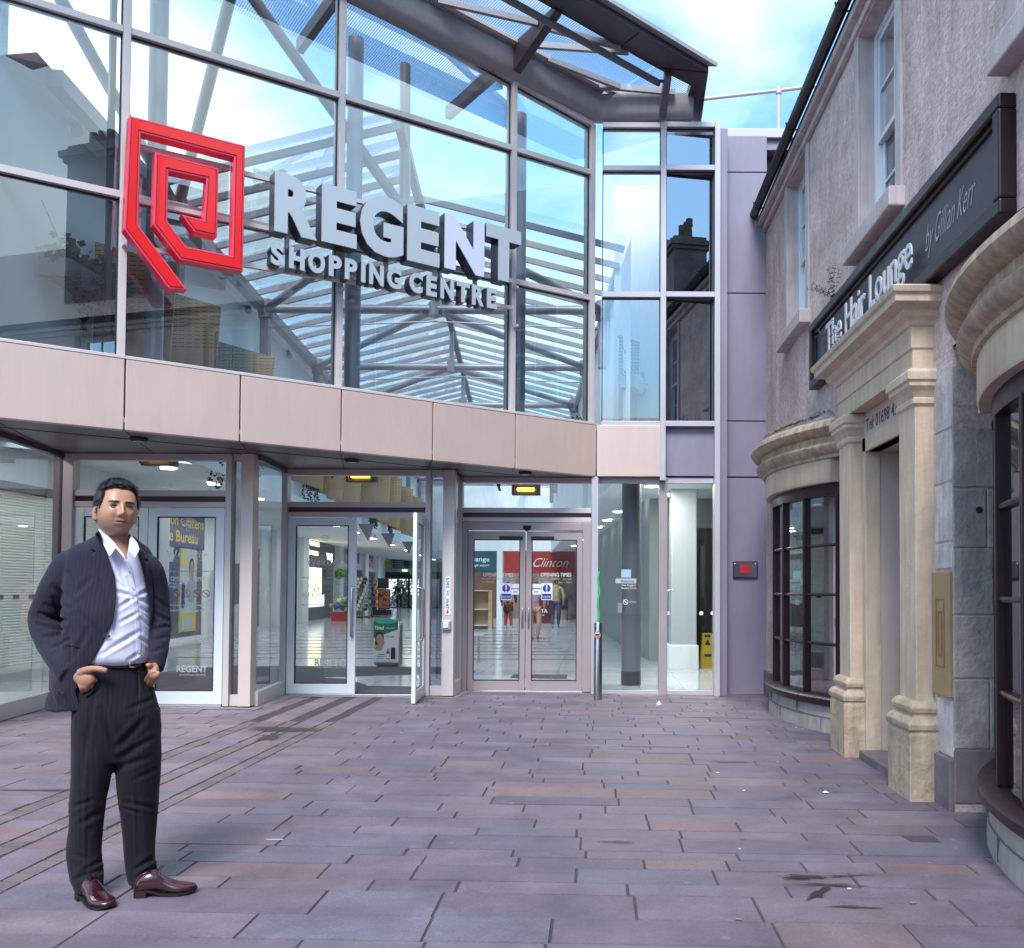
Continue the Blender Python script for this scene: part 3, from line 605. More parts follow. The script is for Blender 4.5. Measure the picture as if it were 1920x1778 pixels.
b = MB(); b.bar(CP(12, .15, .015), CP(-.15, .15, .015), .06, .05); b.bar(CP(-.05, .16, .015), CP(-.95, .36, .015), .06, .05); b.build('sheet_rail', M_ALU, canopy)
# vertical end cladding below the right-hand tip
b = MB(); q = [CP(-.71, 1.33, .05), CP(-1.40, .45, .02)]; b.quad(q[0], q[1], q[1]-Vector((0, 0, .16)), q[0]-Vector((0, 0, .01))); b.build('edge_end', M_BEAM, canopy)

# ================================================================== signs on the glass
M_RED1 = mat('red acrylic face', (.82, .012, .016), .22, spec=.4, coat=.25); M_RED2 = mat('pinkish red acrylic rim', (.90, .045, .10), .3, spec=.4)
M_LET = mat('grey letter face', (.46, .52, .58), .3, .15, spec=.5); M_LETS = mat('dark letter side', (.032, .022, .038), .35); M_LETB = mat('light blue grey letter face', (.62, .66, .92), .25, .1)
LX = [(110, 80), (1185, 360), (1165, 1530), (580, 1420), (330, 1090), (350, 420), (940, 570), (925, 1210), (710, 1160), (590, 995), (800, 1050), (825, 670), (475, 595), (465, 1060), (640, 1295), (1060, 1380), (1080, 470), (220, 245), (195, 1095), (650, 1700), (480, 1690), (60, 1130)]
OFL = .24
lp = [PF(220+x*.2025, 200+y*.2025, OFL) for x, y in LX]
def inset(poly, d):
    n = len(poly); A = sum(poly[i][0]*poly[(i+1) % n][1]-poly[(i+1) % n][0]*poly[i][1] for i in range(n)); sg = 1 if A > 0 else -1; out = []
    for i in range(n):
        p0, p1, p2 = Vector(poly[i-1]), Vector(poly[i]), Vector(poly[(i+1) % n]); e1, e2 = (p1-p0).normalized(), (p2-p1).normalized()
        n1, n2 = Vector((-e1.y, e1.x))*sg, Vector((-e2.y, e2.x))*sg; m_ = (n1+n2); m_ = m_/max(.25, m_.length_squared)*2; out.append(tuple(p1+m_*d))
    return out
logo = thing('logo_sign', F(5.0, OFL-.06, 4.1), 'big red angular spiral logo sign fixed to the glass front left of the letters', 'sign')
b = MB(); b.prism(lp, C0, U, (0, 0, 1), NN, OFL-.13, OFL); b.build('rim', M_RED2, logo, bevel=.009)
b = MB(); b.prism(inset(lp, .026), C0, U, (0, 0, 1), NN, OFL-.02, OFL+.007); b.build('face', M_RED1, logo)
b = MB(); b.prism(inset(lp, .019), C0, U, (0, 0, 1), NN, OFL-.02, OFL+.003); b.build('groove', M_LETS, logo)
ZU = Vector((0, 0, 1)); RX = -U
def pfz(px, py, off): t_, z_ = PF(px, py, off); return t_, z_
name_s = thing('name_sign', F(2.9, .25, 4.5), 'large grey REGENT letters over smaller SHOPPING CENTRE letters on rails before the glass', 'sign')
OFS = .27
def letter(ch, px0, px1, yb, yt, off, depth, bold, m):
    ta, _ = pfz(px0, 450, off); tb, _ = pfz(px1, 450, off)
    fr = MB(); lettering(fr, ch, C0+NN*(off-.0), RX, ZU, -ta, -tb, yb, yt, .014, bold, 0, 'box'); f_ = fr.build('letter', m, name_s)
    bk = MB(); lettering(bk, ch, C0+NN*(off-depth), RX, ZU, -ta, -tb, yb, yt, depth-.002, bold, 0, 'box'); bk.build('letter_side', M_LETS, f_)
zz = lambda x: 490+x*.2552
for ch, xa, xb, m_, a_, b_ in (('R', 92, 405, M_LET, 4.905, 5.51), ('E', 440, 697, M_LET, 4.915, 5.52), ('G', 722, 1040, M_LET, 4.91, 5.56), ('E', 1070, 1307, M_LET, 4.93, 5.55), ('N', 1345, 1635, M_LETB, 4.945, 5.57), ('T', 1650, 1905, M_LET, 4.955, 5.59)):
    letter(ch, zz(xa), zz(xb), a_, b_, OFS, .17, .055, m_)
word = [('S', 70, 165), ('H', 205, 318), ('O', 345, 468), ('P', 497, 590), ('P', 615, 705), ('I', 735, 765), ('N', 795, 900), ('G', 925, 1030), ('C', 1090, 1185), ('E', 1215, 1290), ('N', 1318, 1415), ('T', 1438, 1530), ('R', 1550, 1635), ('E', 1660, 1730)]
zb0, zt0 = PF(zz(82), 300+770*.2552, .22)[1], PF(zz(82), 300+612*.2552, .22)[1]; zb1, zt1 = PF(zz(1690), 300+1092*.2552, .22)[1], PF(zz(1690), 300+945*.2552, .22)[1]
for ch, xa, xb in word:
    k = (xa-70)/1600; letter(ch, zz(xa), zz(xb), zb0+(zb1-zb0)*k, zt0+(zt1-zt0)*k, .22, .13, .045, M_LET)
for (px0, y0, px1, y1, o_, nm) in ((458, 326, 960, 447, .06, 'rail'), (236, 372, 962, 528, .06, 'rail'), (286, 469, 962, 578, .05, 'rail')):
    ta, za = PF(px0, y0, o_); tb, zb = PF(px1, y1, o_)
    b = MB(); b.prism([(ta, za-.022), (tb, zb-.022), (tb, zb+.022), (ta, za+.022)], C0, U, ZU, NN, o_-.025, o_+.02); b.build(nm, M_ALU, name_s)
ta, za = PF(262, 276, .06); tb, zb = PF(430, 316, .06)
b = MB(); b.prism([(ta, za-.022), (tb, zb-.022), (tb, zb+.022), (ta, za+.022)], C0, U, ZU, NN, .035, .08); b.build('rail', M_ALU, logo)
for px_, y0, y1 in ((538, 434, 468), (723, 489, 520), (890, 522, 545)):
    ta, za = PF(px_, y0, .08); _, zb = PF(px_, y1, .08); b = MB(); b.fbox(ta-.018, ta+.018, .06, .11, zb, za); b.build('bracket', M_ALU, name_s)
for t_ in tm[-4:-1]:
    for z_ in (4.55, 5.02): MB().fbox(t_-.015, t_+.015, GO+.07, .04, z_-.015, z_+.015).build('bracket', M_ALU, name_s)

# ================================================================== things under the soffit
for px, py in ((260, 826), (660, 866), (985, 889)):
    e = P(px, py, Z=2.79)
    b = MB(); b.lathe(e, [(0, -.012), (.07, -.012), (.075, .0), (.085, .005), (.085, .02), (0, .02)], 24); r_ = thing('downlight', e, {260: 'round downlight under the soffit above the man', 660: 'round downlight under the soffit above the middle doors', 985: 'round downlight on a dark box under the soffit above the right doors'}[px], 'downlight', 'round downlights under the soffit')
    b.build('housing', M_SEAL, r_, smooth=True)
    b = MB(); b.disc(e-Vector((0, 0, .0125)), (1, 0, 0), (0, 1, 0), .052); b.build('lens', mat('downlight lens', (.35, .33, .25), .3), r_)
    if px == 985: MB().box(e.x-.04, e.x+.04, e.y-.04, e.y+.04, 2.79, 2.815).build('box', M_SEAL, r_)
M_HEAT = emit('yellow lamp tube', (1, .74, .03), 3.0)
for px, py, Y, nm in ((294, 860, 10.35, 'glowing yellow lamp in a dark housing above the left doors'), (676, 893, 11.75, 'glowing yellow lamp in a dark housing above the middle doors'), (986, 918, 12.6, 'glowing yellow lamp in a dark housing above the right doors')):
    e = P(px, py, Y=Y); r_ = thing('heater_lamp', e+Vector((0, 0, .05)), nm, 'lamp', 'yellow lamps behind the fanlights')
    b = MB(); b.box(e.x-.20, e.x+.20, Y+.02, Y+.12, e.z-.075, e.z+.075); b.box(e.x-.19, e.x-.15, Y-.04, Y+.02, e.z-.06, e.z+.06); b.box(e.x+.15, e.x+.19, Y-.04, Y+.02, e.z-.06, e.z+.06); b.build('housing', M_STEELD, r_, bevel=.01)
    b = MB(); b.box(e.x-.12, e.x+.12, Y-.03, Y+.01, e.z-.022, e.z+.022); b.build('lamp_tube', M_HEAT, r_, bevel=.008)
    b = MB(); b.tube([e+Vector((-.38, 0, .10)), e+Vector((-.38, 0, .04))], .03); b.tube([e+Vector((-.38, 0, .04)), e+Vector((-.36, -.02, -.02))], .02); tag(b.build('sensor', M_STEELD, None, smooth=True, loc=e+Vector((-.38, 0, .1))), nm.replace('glowing yellow lamp in a dark housing', 'small dark sensor beside the yellow lamp'), 'sensor', 'small sensors beside the yellow lamps')
# PUSH TO OPEN notice and button on the post
e0, e1 = P(834, 1154, Y=YM-.09), P(845, 1081, Y=YM-.09); yy = YM-.093
r_ = thing('door_notice', ((e0.x+e1.x)/2, yy, e0.z), 'tall narrow white notice reading PUSH TO OPEN with a red arrow, on the door post', 'notice')
b = MB(); b.box(e0.x, e1.x, yy-.003, yy+.002, e0.z, e1.z); b.build('plate', M_PAPER, r_)
H_ = e1.z-e0.z; cx = (e0.x+e1.x)/2; k = 0; b = MB()
for ch in 'PUSH TO OPEN':
    z = e1.z-.012-H_*.80*(k+1)/12
    if ch != ' ': lettering(b, ch, (0, yy-.005, 0), (1, 0, 0), (0, 0, 1), cx-.016, cx+.016, z, z+H_*.050, 0, .02, 0, 'box')
    k += 1
b.build('lettering', mat('dark red print', (.12, .01, .02), .6), r_, fix=False)
zb_ = e0.z+.02; MB().add([(cx-.007, yy-.005, zb_+.05), (cx+.007, yy-.005, zb_+.05), (cx+.007, yy-.005, zb_+.025), (cx+.022, yy-.005, zb_+.025), (cx, yy-.005, zb_-.003), (cx-.022, yy-.005, zb_+.025), (cx-.007, yy-.005, zb_+.025)], [tuple(range(7))]).build('arrow', M_RED, r_)
e = P(837, 1172, Y=YM-.1); r_ = thing('push_button', e-Vector((0, 0, .06)), 'square steel push button box below the PUSH TO OPEN notice', 'button')
MB().box(e.x-.055, e.x+.055, YM-.14, YM-.09, e.z-.06, e.z+.06).build('box', mat('light steel', (.5, .52, .56), .35, .5), r_, bevel=.01); MB().box(e.x-.035, e.x+.035, YM-.155, YM-.138, e.z-.035, e.z+.035).build('push_plate', M_WHITE, r_, bevel=.006)
# plaque on the mauve panel
e0, e1 = P(1374, 1084, Y=11.95), P(1420, 1053, Y=11.95); r_ = thing('wall_plaque', ((e0.x+e1.x)/2, 11.95, e0.z), 'small dark framed plaque with a red square on the mauve panel', 'plaque')
MB().box(e0.x, e1.x, 11.93, 11.958, e0.z, e1.z).build('frame', mat('plaque frame', (.03, .025, .05), .3), r_, bevel=.003); MB().box(e0.x+.014, e1.x-.014, 11.926, 11.932, e0.z+.014, e1.z-.014).build('plate', mat('plaque steel', (.22, .17, .22), .25, .7), r_)
e = P(1397, 1067, Y=11.924); MB().box(e.x-.065, e.x+.065, 11.922, 11.925, e.z-.052, e.z+.052).build('emblem', M_RED, r_)
b = MB(); 
for sx in (-1, 1): b.disc((e.x+sx*(e1.x-e0.x)*.42, 11.9225, e1.z-.03), (1, 0, 0), (0, 0, 1), .01, 8)
b.build('screw', M_PAPER, r_)
# steel post with a green glow tube
e = P(1121, 1312, Z=gz(0)); M_SS = mat('stainless steel', (.42, .41, .43), .24, 1, bump=.05, bscale=200)
r_ = thing('steel_post', e, 'short stainless steel sensor post beside the closed doors', 'post')
b = MB(); zt = P(1121, 1168, Y=e.y).z; b.lathe(e, [(0, 0), (.052, 0), (.052, zt-.01), (.046, zt), (0, zt)], 28); b.build('tube', M_SS, r_, smooth=True)
b = MB(); q = P(1120, 1191, Y=e.y-.055); b.disc(q-Vector((0, .004, 0)), (1, 0, 0), (0, 0, 1), .042, 24); b.build('badge', mat('orange badge', (.5, .22, .12), .4), r_)
b = MB(); b.disc(q-Vector((0, .008, -.016)), (1, 0, 0), (0, 0, 1), .030, 20, .018); b.build('badge_print', M_SEAL, r_); b = MB(); b.disc(q-Vector((0, .010, -.022)), (1, 0, 0), (0, 0, 1), .028, 20, .008); b.build('badge_print', M_PAPER, r_)
tp = [(0, 0, zt-.05)]+[(.012*sin(k*1.9)+.008*k/8, -.01, zt+.02+k*.088) for k in range(8)]
b = MB(); b.tube([e+Vector(p) for p in tp], .014, 8); tag(b.build('green_rod', mat('green plastic rod', (.02, .50, .16), .35), None, smooth=True, loc=e+Vector((0, 0, zt-.05))), 'thin bright green rod sticking up out of the steel post', 'rod')

# the frontage carries on to the left, beyond the picture
MB().fbox(12.1, 7.05, -.30, -.20, gz(-6), 2.82).build('end_wall', M_PANELV, centre)
MB().box(-14, -5.36, 8.0, 8.1, 3.2, 9.0).build('end_wall', mat('pale blue plaster', (.80, .93, .98), .7), centre)
# ================================================================== old stone building on the right
WX = 2.25
def stone_material():
    m = bpy.data.materials.new('droved sandstone'); m.use_nodes = True; t = m.node_tree; b = t.nodes['Principled BSDF']; l = t.links.new
    co = N(t, 'ShaderNodeTexCoord'); O = co.outputs['Object']
    sep = N(t, 'ShaderNodeSeparateXYZ'); l(O, sep.inputs[0])
    cb = N(t, 'ShaderNodeCombineXYZ'); l(sep.outputs[1], cb.inputs[0]); l(sep.outputs[2], cb.inputs[1])
    br = N(t, 'ShaderNodeTexBrick', i_Scale=1.0, i_Mortar_Size=.003, i_Brick_Width=.72, i_Row_Height=.36, i_Mortar_Smooth=.6, i_Bias=-.3); br.inputs['Color1'].default_value = (.72, .60, .585, 1); br.inputs['Color2'].default_value = (.78, .66, .64, 1); br.inputs['Mortar'].default_value = (.56, .50, .53, 1)
    l(cb.outputs[0], br.inputs['Vector'])
    n1_ = N(t, 'ShaderNodeTexNoise', i_Scale=1.6, i_Detail=9.0, i_Roughness=.68); l(O, n1_.inputs['Vector'])
    r = N(t, 'ShaderNodeValToRGB'); r.color_ramp.elements[0].position = .3; r.color_ramp.elements[0].color = (.62, .58, .56, 1); r.color_ramp.elements[1].position = .72; r.color_ramp.elements[1].color = (1.18, 1.15, 1.16, 1); l(n1_.outputs['Fac'], r.inputs[0])
    mm_ = N(t, 'ShaderNodeMixRGB', blend_type='MULTIPLY', i_Fac=1.0); l(br.outputs['Color'], mm_.inputs[1]); l(r.outputs[0], mm_.inputs[2])
    mp_ = N(t, 'ShaderNodeMapping'); mp_.inputs['Scale'].default_value = (5, 5, .55); l(O, mp_.inputs[0]); ns = N(t, 'ShaderNodeTexNoise', i_Scale=1.6, i_Detail=6.0, i_Roughness=.6); l(mp_.outputs[0], ns.inputs['Vector'])
    rs = N(t, 'ShaderNodeValToRGB'); rs.color_ramp.elements[0].position = .36; rs.color_ramp.elements[0].color = (.86, .83, .82, 1); rs.color_ramp.elements[1].position = .62; l(ns.outputs['Fac'], rs.inputs[0])
    m2 = N(t, 'ShaderNodeMixRGB', blend_type='MULTIPLY', i_Fac=1.0); l(mm_.outputs[0], m2.inputs[1]); l(rs.outputs[0], m2.inputs[2]); nq = N(t, 'ShaderNodeTexNoise', i_Scale=22.0, i_Detail=7.0, i_Roughness=.75); l(O, nq.inputs['Vector']); rq = N(t, 'ShaderNodeValToRGB'); rq.color_ramp.elements[0].position = .36; rq.color_ramp.elements[0].color = (.72, .69, .70, 1); rq.color_ramp.elements[1].position = .62; rq.color_ramp.elements[1].color = (1.12, 1.12, 1.12, 1); l(nq.outputs['Fac'], rq.inputs[0])
    m4 = N(t, 'ShaderNodeMixRGB', blend_type='MULTIPLY', i_Fac=1.0); l(m2.outputs[0], m4.inputs[1]); l(rq.outputs[0], m4.inputs[2]); l(m4.outputs[0], b.inputs['Base Color'])
    # pecked surface: fine pits plus slanting tool marks
    mq = N(t, 'ShaderNodeMapping'); mq.inputs['Rotation'].default_value = (radians(35), 0, 0); mq.inputs['Scale'].default_value = (40, 9, 60); l(O, mq.inputs[0])
    nt = N(t, 'ShaderNodeTexNoise', i_Scale=1.0, i_Detail=4.0, i_Roughness=.6); l(mq.outputs[0], nt.inputs['Vector'])
    nf = N(t, 'ShaderNodeTexNoise', i_Scale=38.0, i_Detail=5.0, i_Roughness=.7); l(O, nf.inputs['Vector'])
    ad = N(t, 'ShaderNodeMath', operation='ADD'); l(nt.outputs['Fac'], ad.inputs[0]); l(nf.outputs['Fac'], ad.inputs[1])
    a2 = N(t, 'ShaderNodeMath', operation='MULTIPLY_ADD'); a2.inputs[1].default_value = -.5; l(br.outputs['Fac'], a2.inputs[0]); l(ad.outputs[0], a2.inputs[2])
    bp = N(t, 'ShaderNodeBump', i_Strength=.7, i_Distance=.009); l(a2.outputs[0], bp.inputs['Height']); l(bp.outputs[0], b.inputs['Normal']); b.inputs['Roughness'].default_value = .85
    return m
MS = stone_material()
M_DRESS = mat('dressed stone trim', (.60, .51, .52), .8, var=.4, vscale=2.5, bump=.35, bscale=60, streak=.2)
M_CREAM = mat('cream masonry paint', (.70, .55, .42), .55, var=.28, vscale=3, bump=.6, bscale=22, bdet=7, tint=(.38, .30, .22), streak=.18)
M_CREAMW = mat('weathered cream plinth', (.60, .47, .34), .65, var=.5, vscale=6, bump=1.6, bscale=14, bdet=9, tint=(.30, .23, .18), streak=.25)
M_CREAM2 = mat('stained cream moulding', (.57, .44, .32), .55, var=.5, vscale=5, bump=.5, bscale=30, tint=(.17, .12, .075), streak=.40)
M_BLUSH = mat('beige painted render', (.54, .45, .40), .7, var=.18, vscale=3, bump=.9, bscale=9, bdet=8)
M_MAR = mat('dark maroon paint', (.018, .006, .010), .38, spec=.35, var=.2, vscale=8)
M_LEAD = mat('lead flashing', (.13, .13, .19), .5, .3, var=.4, vscale=5, bump=.3, bscale=14)
M_PVC = mat('white window paint', (.68, .72, .80), .4, var=.1, vscale=8)
M_DIRTY = mat('sooty base stone', (.20, .165, .18), .9, var=.6, vscale=3, bump=.8, bscale=12, bdet=8, tint=(.07, .05, .06))
M_BASE = mat('pale base stone', (.46, .42, .39), .85, var=.5, vscale=2.5, bump=.6, bscale=15, bdet=7, tint=(.24, .21, .17), streak=.2)
MG_SH = glass('sash glass', .10, (.5, .55, .6), fres=1.2); MG_BW = glass('bow window glass', .03, (.45, .46, .48), fres=.38)
lounge = thing('stone_building', (WX, 7, 0), 'two storey mauve grey stone building with cream doorway and curved bow windows, on the right', 'building')
ZE = 6.30; Y0, Y1 = -12.0, 12.3
WY = [10.10-2.913*k for k in range(7)]                     # first floor windows
WH = .47
# wall skin with openings, cut in bands
def wall_band(z0, z1, y0, y1, x=WX):
    b = MB(); b.quad((x, y0, z0), (x, y1, z0), (x, y1, z1), (x, y0, z1)); return b
w_ = MB()
def wq(y0, y1, z0, z1, x=WX): w_.quad((x, y0, z0), (x, y1, z0), (x, y1, z1), (x, y0, z1))
edges = sorted([Y0]+[q for y in WY for q in (y-WH, y+WH) if q > Y0]+[Y1])
wq(Y0, Y1, 3.10, 4.32); wq(Y0, Y1, 6.10, 6.34)
ys = [Y0]
for y in reversed(WY):
    if y-WH > Y0: wq(ys[-1], y-WH, 4.32, 6.10)
    ys.append(y+WH)
wq(ys[-1], Y1, 4.32, 6.10)
RC = [(8.35, 11.55), (2.45, 5.70), (-6.2, -3.2)]            # recesses of the bow windows
DR = (6.37, 7.50)                                          # doorway
lo = [(Y0, -6.2), (-3.2, 2.45), (5.70, DR[0]), (DR[1], 8.35), (11.55, Y1)]
for a, c in lo: wq(a, c, -.05, 3.10)
for a, c in RC: wq(a, c, 2.9, 3.10)
wq(*DR, 2.8, 3.10)
for a, c in RC:
    w_.quad((WX, a, -.05), (WX+.45, a, -.05), (WX+.45, a, 2.9), (WX, a, 2.9)); w_.quad((WX, c, -.05), (WX+.45, c, -.05), (WX+.45, c, 2.9), (WX, c, 2.9))
w_.quad((WX, Y1, -.05), (9, Y1, -.05), (9, Y1, 6.34), (WX, Y1, 6.34)); w_.quad((WX, Y0, -.05), (9, Y0, -.05), (9, Y0, 6.34), (WX, Y0, 6.34))
w_.build('wall', MS, lounge)
b = MB()                                                   # base course, projecting
for a, c in lo: b = MB(); b.box(WX-.035, WX+.01, a if a != DR[1] else 7.97, c if c != DR[0] else 5.96, -.05, .30); b.build('base_course', M_DIRTY, lounge, bevel=.012)
# wallhead: frieze, cornice, gutter
b = MB(); b.box(WX-.05, WX, Y0, Y1, 5.98+.14, 6.20); b.box(WX-.11, WX, Y0, Y1, 6.20, 6.27); b.build('wallhead_cornice', M_DRESS, lounge, bevel=.008)
g = MB(); g.sweep([(.0, 0), (.02, -.05), (.06, -.075), (.10, -.05), (.12, 0), (.11, 0), (.06, -.06), (.012, 0)], [((WX-.10, Y0, 6.36), (-1, 0, 0)), ((WX-.10, 12.05, 6.36), (-1, 0, 0))], closed=True)
for y in range(-11, 12, 2): g.tube([(WX-.10, y+.6, 6.30), (WX-.16, y+.6, 6.275), (WX-.225, y+.6, 6.30), (WX-.23, y+.6, 6.37)], .008, 6)
g.box(WX-.10, WX-.0, Y0, 12.05, 6.275, 6.33)
g.build('gutter', M_MAR, lounge, smooth=True)
M_SLATE = mat('slates', (.085, .08, .10), .5, var=.4, vscale=12, bump=.6, bscale=8)
RW, RZ = 4.4, 9.9
b = MB(); b.add([(WX-.06, Y0, 6.38), (WX-.06, Y1-.05, 6.38), (WX+RW, Y1-.05, RZ), (WX+RW, Y0, RZ), (9.4, Y1-.05, 6.38), (9.4, Y0, 6.38)], [(0, 1, 2, 3), (3, 2, 4, 5), (1, 4, 2), (0, 3, 5)]); rf = b.build('roof', M_SLATE, lounge)
for yc in (4.3,):
    b = MB(); b.box(3.0, 3.72, yc-.42, yc+.42, 6.7, 8.62); b.box(2.95, 3.77, yc-.47, yc+.47, 8.62, 8.70); b.box(2.9, 3.82, yc-.52, yc+.52, 8.70, 8.80); b.box(3.0, 3.72, yc-.42, yc+.42, 8.80, 8.9); ch = b.build('chimney', M_DIRTY, lounge)
    for k in range(4): b = MB(); b.lathe((3.37, yc-.28+k*.19, 8.9), [(0, 0), (.075, 0), (.06, .25), (.08, .27), (.075, .42 if k else .5), (0, .42)], 12); b.build('chimney_pot', mat('chimney pot clay', (.12, .07, .06), .8), ch, smooth=True)
b = MB(); b.box(3.0, 3.9, -.2, 1.1, 6.7, 9.9); b.box(2.94, 3.96, -.26, 1.16, 9.9, 10.0); b.box(2.88, 4.02, -.32, 1.22, 10.0, 10.12); b.box(3.0, 3.9, -.2, 1.1, 10.12, 10.25); ch = b.build('chimney', M_DIRTY, lounge)
for k in range(5): b = MB(); b.lathe((3.45, 0+k*.22, 10.25), [(0, 0), (.085, 0), (.07, .25), (.09, .27), (.085, .45), (0, .45)], 12); b.build('chimney_pot', mat('chimney pot clay', (.12, .07, .06), .8), ch, smooth=True)
# sash windows
def sash(yc, z0=4.32, z1=6.10, sill_w=.12):
    y0, y1 = yc-WH, yc+WH; dx = WX+.115
    b = MB()                                               # reveals
    for y in (y0, y1): b.quad((WX, y, z0), (dx+.1, y, z0), (dx+.1, y, z1), (WX, y, z1))
    b.quad((WX, y0, z1), (dx+.1, y0, z1), (dx+.1, y1, z1), (WX, y1, z1)); b.quad((WX, y0, z0), (dx+.1, y0, z0), (dx+.1, y1, z0), (WX, y1, z0)); b.build('window_reveal', M_DRESS, lounge)
    b = MB()                                               # raised margin
    for y in (y0-.13, y1+.002): b.box(WX-.022, WX+.001, y, y+.128, z0, z1+.13)
    b.box(WX-.022, WX+.001, y0, y1, z1+.002, z1+.13); b.build('window_margin', M_DRESS, lounge, bevel=.004)
    b = MB(); b.box(WX-sill_w, WX+.12, y0-.16, y1+.16, z0-.15, z0); b.build('window_sill', M_DRESS, lounge, bevel=.012)
    f = MB(); zm = (z0+z1)/2-.05
    def rect(x0, x1, a, c, d, e, wd):
        f.box(x0, x1, a, a+wd, d, e); f.box(x0, x1, c-wd, c, d, e); f.box(x0, x1, a+wd, c-wd, d, d+wd); f.box(x0, x1, a+wd, c-wd, e-wd, e)
    rect(dx, dx+.09, y0, y1, z0, z1, .055); rect(dx+.015, dx+.05, y0+.06, y1-.06, zm-.02, z1-.055, .045); rect(dx+.052, dx+.085, y0+.06, y1-.06, z0+.055, zm+.03, .05)
    for (x0, d, e) in ((dx+.02, zm, z1-.1), (dx+.057, z0+.1, zm)):
        f.box(x0, x0+.022, yc-.011, yc+.011, d, e); f.box(x0, x0+.0215, y0+.1, y1-.1, (d+e)/2-.011, (d+e)/2+.011)
    wn_ = f.build('sash_window', M_PVC, lounge, bevel=.003)
    MB().quad((dx+.04, y0+.1, zm), (dx+.04, y1-.1, zm), (dx+.04, y1-.1, z1-.09), (dx+.04, y0+.1, z1-.09)).quad((dx+.07, y0+.1, z0+.09), (dx+.07, y1-.1, z0+.09), (dx+.07, y1-.1, zm), (dx+.07, y0+.1, zm)).build('pane', MG_SH, wn_)
for yc in WY: sash(yc)
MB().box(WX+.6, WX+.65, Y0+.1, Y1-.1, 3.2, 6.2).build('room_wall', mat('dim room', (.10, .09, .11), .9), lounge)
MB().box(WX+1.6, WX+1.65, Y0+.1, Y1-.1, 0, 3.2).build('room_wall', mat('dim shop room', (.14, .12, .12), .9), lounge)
MB().box(WX+.02, WX+1.6, Y0+.1, Y1-.1, 3.12, 3.16).build('room_ceiling', mat('dim room', (.10, .09, .11), .9), lounge)
